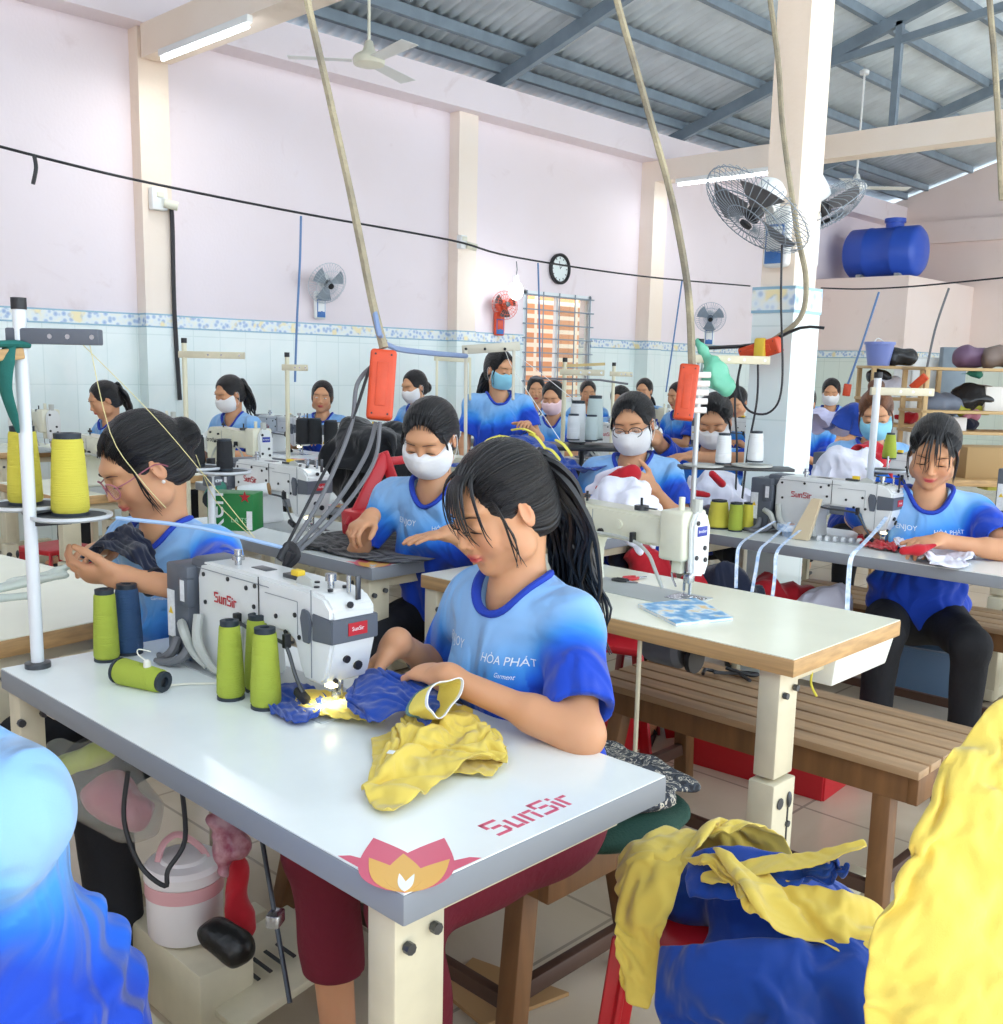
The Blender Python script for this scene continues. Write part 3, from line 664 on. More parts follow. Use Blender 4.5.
# ------------------------------------------------------------------ light: sky entering where walls behind the camera are left out, the tubes, the bulb
wd = bpy.data.worlds.new('sky'); SC.world = wd; wd.use_nodes = True; nt = wd.node_tree
bg = nt.nodes['Background']; bg.inputs[0].default_value = (.80, .90, 1.0, 1); bg.inputs[1].default_value = 2.6
su = bpy.data.lights.new('sun', 'SUN'); su.energy = 8; su.angle = R(1); su.color = (1, .95, .86)
so = bpy.data.objects.new('sun', su); COL.objects.link(so); so.rotation_euler = V((.05, .5, -.85)).to_track_quat('-Z', 'Y').to_euler()
M_tube = mat('lit_tube', 'ffffff', .4, emit='f4f8ff', estr=9); M_white = mat('white_enamel', 'eef0ee', .35)
def tube_light(p0, p1, label, side):
    p0, p1 = V(p0), V(p1); c = (p0+p1)/2; root = thing('tube_light', label, 'light', c, group='fluorescent tubes on the beams')
    h = MB(); dlt = (p1-p0)/2; h.bar(-dlt, dlt, .045, .05, M_white, .004); h.build('fitting', root)
    t = MB(); o_ = V(side); t.cyl(-dlt*.96+o_, dlt*.96+o_, .014, M_tube, 12); t.build('tube', root)
    li = bpy.data.lights.new('tube_glow', 'AREA'); li.shape = 'RECTANGLE'; li.size = dlt.length*2; li.size_y = .06; li.energy = 9; li.color = (.93, .97, 1)
    lo = bpy.data.objects.new('tube_glow', li); COL.objects.link(lo)
    d = V(side).normalized(); x = dlt.normalized(); z = -d; y = z.cross(x)
    m = Matrix((x, y, z)).transposed().to_4x4(); m.translation = c+o_+d*.03; lo.matrix_world = m
tube_light((4.02, 7.5, 3.635), (4.02, 6.3, 3.635), 'lit fluorescent tube under the beam at the upper left', (.0, 0, -.045))
tube_light((10.74, 2.6, 3.635), (10.74, 1.2, 3.635), 'added fluorescent tube out of view under the right beam', (0, 0, -.045))  # unseen tube added to brighten the far right of the room
tube_light((4.14, 5.2, 3.635), (4.14, 4.0, 3.635), 'added fluorescent tube out of view overhead on the front beam', (0, 0, -.045))  # another tube added out of view, extra light over the hall
tube_light((10.62, 7.5, 3.635), (10.62, 6.0, 3.635), 'lit fluorescent tube behind the big wall fan', (0, 0, -.045))
vs = SC.view_settings; vs.view_transform = 'Standard'; vs.look = 'None'; vs.gamma = 1; vs.use_curve_mapping = False; vs.exposure = 0.34
SC.cycles.use_denoising = True; SC.cycles.max_bounces = 8; SC.cycles.diffuse_bounces = 5; SC.cycles.transparent_max_bounces = 12; SC.cycles.caustics_reflective = False; SC.cycles.caustics_refractive = False
# ================================================================== people
from mathutils.bvhtree import BVHTree
M_skin = attr_mat('skin', [(0, 'cf9a74'), (.55, 'c97f66'), (1, 'b8444c')], attr='lip', rough=.48, bump=.05, bscale=400, sss=.12, spec=.35)
M_shirt = attr_mat('shirt_blue_fade', fold=2.5, stops= [(0, '98c0ea'), (.28, '74aee8'), (.5, '3f92e4'), (.76, '1a68de'), (1, '1143be')], rough=.75, bump=.12, bscale=500, sheen=.2)
M_collar = mat('collar_blue', '1c3fb0', .8, bump=.2, bscale=400)
M_hair = attr_mat('black_hair', [(0, '121216'), (1, '1f1c1f')], attr='g', rough=.30, bump=.9, bumpattr='s', spec=.5)
M_hairb = attr_mat('brown_hair', [(0, '4a2b1c'), (1, '8a5530')], attr='g', rough=.42, bump=.6, bumpattr='s', spec=.5)
M_strand = mat('hair_strand', '100f13', .36); M_strandb = mat('brown_strand', '5c3a26', .4)
M_brow = mat('eyebrow', '3a2a26', .8); M_lash = mat('eyelash', '1c1514', .6)
M_eye = mat('eye_white', 'e8e2dc', .25); M_iris = mat('iris', '1e120c', .15)
M_maskw = mat('white_mask', 'e9e9ea', .8, bump=.15, bscale=120); M_maskb = mat('blue_mask', '8ccbe2', .8, bump=.15, bscale=120); M_maskp = mat('pink_mask', 'eccdd2', .8)
M_trk = mat('black_trousers', '17181d', .85, bump=.2, bscale=60); M_trm = mat('maroon_trousers', '6d1228', .85, bump=.25, bscale=60)
M_shoe = mat('dark_sandal', '2b2725', .6); M_print = mat('shirt_print', 'e8f2fb', .6)
M_nail = mat('fingernail', 'ecc2b4', .3)

def head_sdf(h, neck, sc=1.0, wide=1.0):
    s = Sdf(h)
    s.ell((0, -.016, .03), (.073*wide, .092, .086)); s.ell((0, .022, -.018), (.063*wide, .066, .086), k=.02)
    s.ell((0, .034, -.068), (.044*wide, .046, .040), k=.025); s.ell((0, .064, -.092), (.020, .018, .016), k=.02)
    for e in (-1, 1):
        s.ell((e*.036, .062, -.026), (.024, .022, .026), k=.022)
        s.ell((e*.052*wide, .012, -.065), (.02, .03, .028), k=.02)
    s.ell((0, .068, .034), (.05, .022, .014), k=.02)
    for e in (-1, 1): s.ell((e*.031, .098, .006), (.019, .014, .0105), k=.012, sub=True)
    for e in (-1, 1): s.ell((e*.031, .0745, .004), (.0155, .0135, .012), k=.004)
    s.cap((0, .083, .016), (0, .0985, -.020), .0055, .008, k=.012); s.ell((0, .1015, -.026), (.0098, .0092, .008), k=.006)
    for e in (-1, 1): s.ell((e*.0115, .093, -.0305), (.0065, .008, .0058), k=.005)
    s.ell((0, .084, -.045), (.018, .010, .012), k=.012)
    s.ell((0, .0905, -.0535), (.021, .0085, .0042), k=.003); s.ell((0, .0885, -.0625), (.0165, .0085, .0052), k=.002)
    s.ell((0, .088, -.074), (.014, .008, .004), k=.006, sub=True)
    for e in (-1, 1):
        q = rotm(z=e*R(-18), x=R(-8))
        s.ell((e*.0745*wide, -.008, -.004), (.007, .018, .031), rot=q, k=.006); s.ell((e*.0825*wide, -.002, .0), (.0065, .0105, .020), rot=q, k=.003, sub=True)
    s.cap((0, -.034, -.05), tuple(neck), .046, .050, k=.022)
    n2 = np.array(neck); s.cap(tuple(n2), tuple(n2+np.array((0, -.005, -.07))), .055, .07, k=.03)
    return s
def lipf(v, skin=0.0):
    x, y, z = v.T; a = np.exp(-((x/.0215)**4+((z+.058)/.0098)**4)); a = np.where(y > .055, a, 0)
    b = .35*np.exp(-(((np.abs(x)-.04)/.02)**2+((z+.03)/.02)**2))*(y > .03)
    e = .3*np.exp(-(((np.abs(x)-.08)/.01)**2))
    return np.clip(np.maximum.reduce([a, b*.6, e*.5])+skin, 0, 1)
def hand_prims(s, wrist, d, n, side, curl=(20, 30, 25), sc=1.0, spread=1.0, thumb=.5, k=.004):
    wrist, d, n = V(wrist), V(d).normalized(), V(n); n = (n-d*n.dot(d)).normalized()
    t = d.cross(n) if side == 'R' else n.cross(d); t.normalize()
    M3 = Matrix((t, d, -n)).transposed()
    s.ell(wrist+d*.042*sc, (.035*sc, .046*sc, .0135*sc), rot=M3, k=.012); s.ell(wrist+d*.066*sc, (.037*sc, .022*sc, .012*sc), rot=M3, k=.01)
    s.ell(wrist+d*.03*sc+t*.022*sc+n*.006*sc, (.016*sc, .03*sc, .014*sc), rot=M3, k=.012)
    tips = []
    for i, (off, L, rr) in enumerate(((.028, .068, .0082), (.0095, .076, .0085), (-.0095, .070, .0082), (-.027, .056, .0072))):
        p = wrist+d*(.080-abs(off-.005)*.25)*sc+t*off*sc; dd = (d+t*off*3.2*spread*.6).normalized(); a = 0
        for j, fr in enumerate((.45, .31, .24)):
            a += R(curl[j]*(1+.12*(i-1)))
            v = dd*math.cos(a)+n*math.sin(a); q = p+v*L*fr*sc
            s.cap(p, q, rr*sc*(1-.06*j), rr*sc*(.94-.07*j), k=k); p = q
        tips.append((p, v, rr))
    p = wrist+d*.022*sc+t*.030*sc+n*.004*sc; v = (d*.62+t*(.85-thumb*.5)+n*.35*thumb).normalized(); q = p+v*.036*sc; s.cap(p, q, .0125*sc, .0105*sc, k=.012)
    v = (v+d*.35-t*thumb*.5+n*.1).normalized(); p = q; q = p+v*.03*sc; s.cap(p, q, .0102*sc, .009*sc, k=k); p = q; v = (v+d*.1-t*.2*thumb).normalized(); q = p+v*.022*sc; s.cap(p, q, .009*sc, .0072*sc, k=k)
    return tips
def ik(S, Wr, l1, l2, pole):
    S, Wr = V(S), V(Wr); v = Wr-S; L = min(v.length, (l1+l2)*.995)
    if v.length > L: Wr = S+v.normalized()*L; v = Wr-S
    a = (l1*l1-l2*l2+L*L)/(2*L); hh = math.sqrt(max(l1*l1-a*a, 0)); u = v.normalized(); p = V(pole); p = (p-u*p.dot(u)).normalized()
    return S+u*a+p*hh, Wr

def person(label, H, yaw, group=None, head=(25, 0, 0), byaw=None, lean=.10, hands=(None, None), hair='bun', mask=None, glasses=None, res=1.0, sc=1.0, seat=.55, stand=False,
           trousers=None, text=False, eyes='down', hairmat=None, poles=None, curls=None, hdirs=None, palms=None, lips=0, shoulder=1.0, legs=True, side=0, bangs=False, wide=1.0, hem=None, shirtmat=None, knee=None, elbows=None, skin=0.0, wave=.6, plen=.34, arml=(.252, .235), gs=0):
    """H head centre, yaw facing direction in degrees; res multiplies the surface grid"""
    H = V(H); byaw = yaw if byaw is None else byaw; trousers = trousers or M_trk; hm = hairmat or M_hair; hs = M_strandb if hm is M_hairb else M_strand
    f = V((math.cos(R(byaw)), math.sin(R(byaw)), 0)); r = V((f.y, -f.x, 0)); up = V((0, 0, 1))
    hf0 = V((math.cos(R(yaw)), math.sin(R(yaw)), 0)); hr = V((hf0.y, -hf0.x, 0)); pt = R(head[0])
    hfv = hf0*math.cos(pt)-up*math.sin(pt); hup = hf0*math.sin(pt)+up*math.cos(pt); ro = R(head[1])
    hr2 = hr*math.cos(ro)+hup*math.sin(ro); hup2 = -hr*math.sin(ro)+hup*math.cos(ro)
    HM = Matrix((hr2, hfv, hup2)).transposed().to_4x4() @ Matrix.Scale(sc, 4); HM.translation = H
    N = H - up*.162*sc - f*(.014+.085*math.sin(pt))*sc + r*side
    Pz = (seat if not stand else H.z-.70*sc)
    P = V((N.x, N.y, 0)) - f*lean + up*Pz
    base = V((P.x, P.y, 0))
    root = thing('person', label, 'person', base, 0, group)
    iM = T(-base)
    def fin(o): o.matrix_basis = iM; return o
    ax = (N-P).normalized(); fr = r.cross(ax)*-1; fr = (f-ax*f.dot(ax)).normalized(); rr_ = fr.cross(ax).normalized()
    if rr_.dot(r) < 0: rr_ = -rr_
    TM = Matrix((rr_, fr, ax)).transposed()
    L = (N-P).length
    def tp(x, y, z): return P+rr_*x+fr*y+ax*z
    sw = .148*sc*shoulder
    SR, SL = N+rr_*sw-ax*.050*sc-fr*.010, N-rr_*sw-ax*.050*sc-fr*.010
    # ---- arms
    l1, l2 = arml[0]*sc, arml[1]*sc
    arms = []
    for i, (S, sg) in enumerate(((SR, 1), (SL, -1))):
        tgt = hands[i]
        if tgt is None: tgt = P+f*.36*sc+r*sg*.10+up*(.28 if not stand else .05) if not stand else S-up*.47*sc+f*.08+r*sg*.04
        pole = V(poles[i]) if poles and poles[i] is not None else (r*sg*.5-up*.8-f*.25)
        if elbows and elbows[i] is not None:
            E = S+(V(elbows[i])-S).normalized()*l1; Wr = E+(V(tgt)-E).normalized()*l2
        else: E, Wr = ik(S, tgt, l1, l2, pole)
        d = (Wr-E).normalized()
        hd = V(hdirs[i]) if hdirs and hdirs[i] is not None else (d*.8+f*.4-up*.12)
        pn = V(palms[i]) if palms and palms[i] is not None else (-up-r*sg*.25)
        arms.append((S, E, Wr, hd.normalized(), pn, 'R' if sg > 0 else 'L', curls[i] if curls and curls[i] else (22, 32, 25)))
    # ---- skin: head with neck, arms with hands, shins and feet: one mesh
    parts, lipa = [], []
    Ni = HM.inverted() @ (N+ax*.0)
    hs_ = head_sdf(.0034*res, Ni, wide=wide); vs, fs = hs_.mesh(); vs = smoothv(vs, fs, 1, .4); lipa.append(lipf(vs, lips))
    A = np.array(HM); vw = vs @ A[:3, :3].T + A[:3, 3]; parts.append((vw, fs))
    for (S, E, Wr, hd, pn, sd_, cu) in arms:
        s = Sdf(.0036*res); s.cap(S.lerp(E, .15), E, .038*sc, .031*sc, k=.02); s.cap(E, Wr, .031*sc, .0230*sc, k=.03); s.cap(E, E.lerp(Wr, .35), .033*sc, .0335*sc, k=.02)
        s.cap(Wr, Wr+hd*.02, .0245*sc, .024*sc, k=.02)
        hand_prims(s, Wr+hd*.004, hd, pn, sd_, cu, sc=.97*sc)
        vs, fs = s.mesh(); vs = smoothv(vs, fs, 1, .4); parts.append((vs, fs)); lipa.append(np.full(len(vs), .04))
    hipR, hipL = P+rr_*.09, P-rr_*.09
    s = Sdf(.014); s.cap(SR, SL, .040*sc, k=.03); s.cap(N, P, .06*sc, .08*sc, k=.05); s.cap(hipR, hipL, .06, k=.04)
    for (S, E, *_) in arms: s.cap(S, S.lerp(E, .5), .036*sc, .034*sc, k=.02)
    vs, fs = s.mesh(); parts.append((vs, fs)); lipa.append(np.full(len(vs), .04))
    feet = []
    if legs:
        for i, (hp, sg) in enumerate(((hipR, 1), (hipL, -1))):
            if stand: K = V((hp.x, hp.y, .46))+f*.02; F = V((hp.x, hp.y, .07))
            else:
                K = hp+f*.39+r*sg*.05; K.z = max(.50, seat-.03)
                if knee: K += V(knee)
                F = V((K.x, K.y, .07))-f*.04+r*sg*.01
            feet.append((hp, K, F))
            s = Sdf(.007*max(1, res*.8)); s.cap(hp, K, .05, .045, k=.02); s.cap(K, F, .045, .033, k=.02); s.cap(F, F+f*.05-up*.03, .036, .034, k=.03); s.cap(F+f*.05-up*.03, F+f*.15-up*.045, .032, .022, k=.03)
            vs, fs = s.mesh(); parts.append((vs, fs)); lipa.append(np.full(len(vs), .04))
    fin(mesh_np('body', parts, [M_skin], root, {'lip': lipa}))
    # ---- shirt
    s = Sdf(.0055*max(1, res*.75))
    s.ell(tp(0, .0, L*.70), (.150*sc, .108*sc, .17*sc), rot=TM, k=.05); s.ell(tp(0, .005, L*.36), (.146*sc, .112*sc, .17*sc), rot=TM, k=.06)
    s.ell(tp(0, -.01, .04), (.170*sc, .135*sc, .14*sc), rot=TM, k=.06, planes=[(tp(0, 0, -.05), -ax)])
    for e in (-1, 1): s.ell(tp(e*.062*sc, .068*sc, L*.62), (.058*sc, .050*sc, .062*sc), rot=TM, k=.05)
    s.cap(SR, SL, .050*sc, k=.06); s.cap(N-ax*.02, SR, .054*sc, .05*sc, k=.05); s.cap(N-ax*.02, SL, .054*sc, .05*sc, k=.05)
    for (S, E, Wr, hd, pn, sd_, cu) in arms:
        u = (E-S).normalized(); e = S+u*.18*sc; s.cap(S, S+u*.22*sc, .056*sc, .063*sc, k=.035, planes=[(e, u)])
    s.cap(N-ax*.0, N+ax*.12+f*.02, .060*sc, .075*sc, k=.012, sub=True); s.cap(N+fr*.028*sc-ax*.005, N+fr*.12+ax*.07, .052*sc, .06*sc, k=.012, sub=True)
    for (S, E, Wr, hd, pn, sd_, cu) in arms:
        u = (E-S).normalized(); s.cap(S+u*.165*sc, S+u*.30*sc, .044*sc, .054*sc, k=.004, sub=True)
    seed = int(abs(H.x*977+H.y*313)) % 997
    iTM = np.array(TM); P0 = np.array(P)
    def disp(Q):
        q = (Q-P0) @ iTM; w = wob(q*np.array((1, 1, 1.7))+0, seed, 8, 4)*.007+wob(q*np.array((1.4, 1.4, .8)), seed+1, 17, 4)*.004
        g = np.exp(-((q[:, 2]-.12)/.16)**2); return w*(.75+g*.9)+.006*g*np.sin(60*q[:, 2]+7*q[:, 0]*4+wob(q, seed+2, 6, 3)*2.5)
    s.disp = disp; s.dispfar = .022
    vs, fs = s.mesh(); vs = smoothv(vs, fs, 2, .5)
    q = (vs-P0) @ iTM; zt = np.clip(1-(q[:, 2]+.05)/(L-.02), 0, 1); g = np.interp(zt, [0, .13, .36, .66, 1], [.02, .12, .46, .72, .95])+np.clip((np.abs(q[:, 0])-.10)/.08, 0, 1)*.22*(zt > .15)
    for (S, E, Wr, hd, pn, sd_, cu) in arms:
        S_, E_ = np.array(S), np.array(E); u = (E_-S_)/np.linalg.norm(E_-S_); W = vs-S_; t = W@u; rad = np.linalg.norm(W-np.outer(t, u), axis=1); m = (rad < .10*sc) & (t > .0)
        w = np.clip(t/.06, 0, 1)*m; gs = np.interp(t, [0, .05, .12, .2], [.12, .32, .68, .98]); sgn = 1 if sd_ == 'R' else -1
        w = w*np.clip((sgn*q[:, 0]-.10*sc)/.04, 0, 1); g = g*(1-w)+gs*w
    g = np.clip(g+gs+.04*wob(q, seed+5, 9, 3), 0, 1)
    sh = mesh_np('shirt', [(vs, fs)], [shirtmat or M_shirt], root, {'g': [g]}); fin(sh)
    # collar ring lies on the cut edge
    c = MB(); pts = []
    bv = BVHTree.FromPolygons([V(p) for p in vs.tolist()], fs.tolist())
    for k in range(28):
        a = 2*math.pi*k/28; x, y = math.sin(a)*.078*sc, math.cos(a)*(.080 if math.cos(a) > 0 else .062)*sc
        zz = -.045*sc*max(0, math.cos(a)) + .012*sc; o_ = N+rr_*x+fr*(y+.006)+ax*(.22)
        hit = bv.ray_cast(o_, -ax, .5)[0]
        pts.append(hit+ax*.002 if hit is not None and (hit-(N+ax*zz)).length < .12 else N+rr_*x+fr*y+ax*zz)
    for _ in range(2): pts = [(pts[i-1]+pts[i]*2+pts[(i+1) % 28])/4 for i in range(28)]
    c.tube(pts, .0105*sc, M_collar, 8, closed=True, smooth=2, flat=.75); co = c.build('collar', sh)
    if text:
        bt = MB()
        def put(txt, size, x, z, m=M_print):
            t = MB(); t.text(txt, size, Matrix.Identity(4), m, ext=0)
            vv = []
            for p in t.v:
                o_ = tp(x-p.x, .35, z+p.y); hit = bv.ray_cast(o_, -fr, .5)
                vv.append(hit[0]+hit[1]*.0012 if hit[0] is not None else tp(x-p.x, .12, z+p.y))
            bt.add(vv, [fc[::-1] for fc in t.f], m)
        # the wearer's left chest is at -x
        put(text[0], .024, .075, L*.80); put(text[1], .021, -.070, L*.78); put('Garment', .011, -.078, L*.78-.024)
        bt.build('shirt_print', sh, smooth=0)
    # ---- trousers, feet
    if legs:
        parts = []
        for hp, K, F in feet:
            s = Sdf(.009); hl = .0 if hem is None else hem
            s.cap(hp, K, .088, .066, k=.03); s.cap(K, F.lerp(K, hl), .064, .052 if not hem else .058, k=.03, planes=[(F.lerp(K, hl+.06), (F-K).normalized())]); s.ell(P+up*.0, (.15, .13, .11), rot=TM, k=.04)
            s.disp = lambda Q: wob(Q, seed+9, 12, 4)*.005
            parts.append(s.mesh())
        fin(mesh_np('trousers', parts, [trousers], root))
        for hp, K, F in feet:
            sh_ = MB(); sh_.bar(F-f*.06-up*.058, F+f*.19-up*.058, .085, .02, M_shoe, .008); sh_.tube([F+f*.07+r*.04-up*.05, F+f*.08-up*.005, F+f*.07-r*.04-up*.05], .009, M_shoe, 6, smooth=4)
            fin(sh_.build('sandal', root))
    # ---- face details
    def hp_(x, y, z): return HM @ V((x, y, z))
    ey = MB(HM)
    if eyes != 'none':
        for e in (-1, 1):
            e_ = MB(); l_ = MB(); b_ = MB()
            if eyes == 'open':
                e_.ball((0, 0, 0), 1, M_eye, 14, M=HM @ T(e*.031, .0768, .0028) @ Matrix.Diagonal((.0125, .0125, .0062, 1)))
                e_.ball((0, 0, 0), 1, M_iris, 12, M=HM @ T(e*.030, .0835, .0025) @ Matrix.Diagonal((.0052, .0062, .0056, 1)))
                zz = .0085
            else:
                e_.ball((0, 0, 0), 1, M_iris, 10, M=HM @ T(e*.031, .0800, -.0035) @ Matrix.Diagonal((.0085, .0078, .0024, 1)))
                zz = -.0015
            l_.tube([hp_(e*.0165, .0835, zz-.003), hp_(e*.024, .0885, zz+.0005), hp_(e*.032, .0895, zz+.001), hp_(e*.040, .0870, zz-.0005), hp_(e*.0475, .0800, zz-.0045)], [.0008, .0014, .0016, .0014, .0007], M_lash, 6, smooth=3)
            b_.tube([hp_(e*.012, .0885, .0245), hp_(e*.024, .0900, .0275), hp_(e*.038, .0855, .0285), hp_(e*.052, .0735, .0235)], [.0016, .0024, .0022, .0008], M_brow, 6, smooth=4, flat=.6)
            fin(e_.build('eye', root)); fin(b_.build('eyebrow', root))
            if res < 1.7: fin(l_.build('eyelashes', root))
    # ---- hair
    s = Sdf(.0042*res)
    s.ell((0, -.020, .036), (.0835*wide, .100, .092), k=.02); s.ell((0, -.055, -.02), (.070*wide, .062, .080), k=.03)
    fz = -.012
    s.ell((0, .116, -.004), (.064*wide, .100, .105), k=.010, sub=True)
    s.cap((-.1, .045, -.10), (.1, .045, -.10), .075, k=.01, sub=True); s.ell((0, -.03, -.13), (.2, .2, .055), k=.01, sub=True)
    for e in (-1, 1): s.ell((e*.090, .004, -.018), (.026, .026, .036), k=.008, sub=True)
    G = {'bun': (0, -.125, .02), 'lowbun': (0, -.115, -.04), 'pony': (0, -.115, .035), 'top': (0, -.06, .115), 'low': (0, -.10, -.07), 'short': (0, -.05, .09)}[hair]
    if hair == 'bun': s.ell((0, -.125, .012), (.044, .036, .042), k=.012)
    if hair == 'lowbun': s.ell((0, -.118, -.035), (.05, .038, .045), k=.015)
    if hair == 'top': s.ell((0, -.05, .135), (.042, .046, .032), k=.014)
    if hair == 'pony': s.ell((0, -.112, .03), (.024, .03, .024), k=.015)
    if hair == 'short': s.ell((0, -.03, -.015), (.083, .072, .07), k=.02, planes=[((0, .03, 0), (0, 1, 0))])
    G = np.array(G); F0 = np.array((0, .10, .05)); a = (G-F0)/np.linalg.norm(G-F0); u = np.cross(a, (1, 0, 0)); u /= np.linalg.norm(u); w_ = np.cross(a, u)
    def strand(v): q = v-F0; return np.arctan2(q@u, q@w_)*22+wob(v, seed+3, 12, 3)*.6
    s.disp = lambda Q: .0013*np.sin(strand(Q)*2.2)+.0007*np.sin(strand(Q)*5.1+1)
    s.dispfar = .012
    vs, fs = s.mesh(); vs = smoothv(vs, fs, 3, .5); at1 = strand(vs); A = np.array(HM); vw = vs @ A[:3, :3].T + A[:3, 3]
    ho = mesh_np('hair', [(vw, fs)], [hm], root, {'s': [at1], 'g': [np.clip(wob(vs, seed, 20, 3)*.5+.3+(vs[:, 2]*3), 0, 1)]}); fin(ho)
    g_ = random.Random(seed)
    if res < 1.7:
        hl = MB()
        for k in range(70 if res < 1.3 else 30):
            a = g_.uniform(-1.25, 1.25); x = .066*math.sin(a)*wide; zz = -.018+.098*math.cos(a)+g_.uniform(-.004, .002); y0 = .115-.1*math.sqrt(max(0, 1-min(1, (x/.070)**2+((zz+.018)/.108)**2)))
            q0 = V((x, max(.03, .022+.075*math.cos(a)*.9), zz)); e0 = V(((q0.x)/.0835, (q0.y+.02)/.1, (q0.z-.036)/.092)); q0 = V((e0.x*.0835*wide, e0.y*.1, e0.z*.092))/max(e0.length, .01)*.985+V((0, -.02, .036))
            q1 = (q0+V((x*.12, -.022, .014))); e1 = V((q1.x/.0835, (q1.y+.02)/.1, (q1.z-.036)/.092)); q1 = V((e1.x*.0835, e1.y*.1, e1.z*.092))/e1.length*1.012+V((0, -.02, .036))
            q2 = q1+V((x*.1, -.03, .008)); e2 = V((q2.x/.0835, (q2.y+.02)/.1, (q2.z-.036)/.092)); q2 = V((e2.x*.0835, e2.y*.1, e2.z*.092))/e2.length*1.008+V((0, -.02, .036))
            hl.tube([HM @ q0, HM @ q1, HM @ q2], [.0003, .0022, .0010], hs, 5, smooth=3, flat=.6)
        fin(hl.build('hairline', root))
    if res < 1.7 or hair in ('pony', 'low'):
        st = MB()
        if res < 1.7:
            for e in (-1, 1):    # wisps in front of the ears and fringe
                for k in range(5):
                    x = e*(.070+g_.uniform(-.003, .004)); st.tube([hp_(x*.93, .045, .045), hp_(x*1.08, .045, .01), hp_(x*1.08, .040+g_.uniform(-.01, .01), -.04), hp_(x*(1.0+g_.uniform(-.08, .08)), .042+g_.uniform(-.01, .012), -.075-g_.uniform(0, .03))], [.0012, .0022, .0016, .0004], hs, 5, smooth=4)
            if bangs:
                for k in range(22 if res < .9 else 15):
                    x = g_.uniform(-.062, .062); ln = g_.uniform(.02, .062)+abs(x)*.45
                    y0 = math.sqrt(max(.0, 1-(x/.078)**2))
                    st.tube([hp_(x*.45, .035, .102), hp_(x*.75, .030+.048*y0, .086), hp_(x, .033+.066*y0, .05), hp_(x*1.06+g_.uniform(-.004, .004), .036+.068*y0, .055-ln*.9), hp_(x*1.08+g_.uniform(-.006, .006), .028+.068*y0, .05-ln*1.25)], [.003, .0034, .0020, .0012, .0004], hs, 5, smooth=4, flat=.6)
        if hair in ('pony', 'low'):
            g0 = V(G); base_ = HM @ g0; back = -hf0; dn_ = V((0, 0, -1)); n_ = 90 if res < 1.4 else (16 if res < 2.4 else 8); LL = (plen if hair == 'pony' else .2)*sc
            for k in range(n_):
                a = g_.uniform(0, 6.28); ra = math.sqrt(g_.random()); o_ = hr2*math.cos(a)*.026*ra+hup2*math.sin(a)*.026*ra
                p = base_+o_; pts = [base_+o_*.5-back*.03, p]; ln = LL*g_.uniform(.75, 1.05); ph = g_.uniform(0, 6.28)
                for j in range(1, 8):
                    t = j/7; wv = (.016*math.sin(ph*.35+t*10)*t+.010*math.sin(2*ph+t*15)*t)*wave
                    pts.append(p+back*(.085*math.sin(min(t*2.0, 1.57))+.03*t)*wave+back*.03*(1-wave)*t+dn_*(ln*(t**1.25))+o_*(1.0+2.4*t-1.9*t*t)+hr2*(wv+side*0)+hf0*wv*.6)
                st.tube(pts, [.006, .0075, .0065, .0045, .001] if n_ > 20 else [.012, .013, .009, .002], hs, 6, smooth=3)
        if st.v: fin(st.build('hair_strands', root))
    # ---- mask and glasses
    if mask:
        s = Sdf(.0036*res); pl = [((0, .088, -.013), (0, .22, 1)), ((0, .012, 0), (0, -1, 0)), ((0, .06, -.108), (0, 0, -1))]
        s.ell((0, .033, -.036), (.078*wide, .0765, .092), k=.01, planes=pl); s.cap((0, .086, -.012), (0, .094, -.045), .016, .022, k=.03, planes=pl)
        s.disp = lambda Q: .0004*np.sin(Q[:, 2]*420); s.dispfar = .008
        vs, fs = s.mesh(); vs = smoothv(vs, fs, 3, .5); vw = vs @ A[:3, :3].T + A[:3, 3]
        mo = mesh_np('face_mask', [(vw, fs)], [mask], root); fin(mo)
        lp = MB()
        for e in (-1, 1):
            lp.tube([hp_(e*.064*wide, .02, -.03), hp_(e*.080*wide, -.01, .012), hp_(e*.080*wide, -.022, -.005)], .0012, M_maskw, 5, smooth=5); lp.tube([hp_(e*.062*wide, .015, -.09), hp_(e*.078*wide, -.01, -.045), hp_(e*.080*wide, -.022, -.005)], .0012, M_maskw, 5, smooth=5)
        lp.build('ear_loops', mo)
    if glasses:
        gl = MB(); ln = MB()
        for e in (-1, 1):
            c0 = V((e*.033, .100, -.004)); ring = [hp_(c0.x+.026*math.cos(a), c0.y-.010*abs(math.cos(a))*(1 if e*math.cos(a) > 0 else .1), c0.z+.020*math.sin(a)) for a in np.linspace(0, 6.283, 17)[:-1]]
            gl.tube(ring, .0017, glasses, 6, closed=True, smooth=2); ln.add(ring, [tuple(range(16))], M_lens)
            gl.tube([hp_(e*.058, .092, .004), hp_(e*.074*wide, .06, .006), hp_(e*.079*wide, -.005, .008), hp_(e*.078*wide, -.03, -.012)], .0016, glasses, 6, smooth=4)
        gl.tube([hp_(-.0075, .100, .002), hp_(0, .104, .006), hp_(.0075, .100, .002)], .0016, glasses, 6, smooth=3)
        go = gl.build('glasses', root); fin(go); lo_ = ln.build('lenses', go, smooth=0)
    return dict(root=root, HM=HM, N=N, P=P, TM=TM, tp=tp, arms=arms, f=f, r=r, L=L, fin=fin, hp=hp_, hr2=hr2, hup2=hup2, hf0=hf0, hfv=hfv)
M_lens = mat('spectacle_lens', 'f4f8fa', .02, alpha=.12)
ENJ = ('ENJOY', 'HÒA PHÁT')
SEW = None
def P_(px, py, d): return at(px, py, d=d)
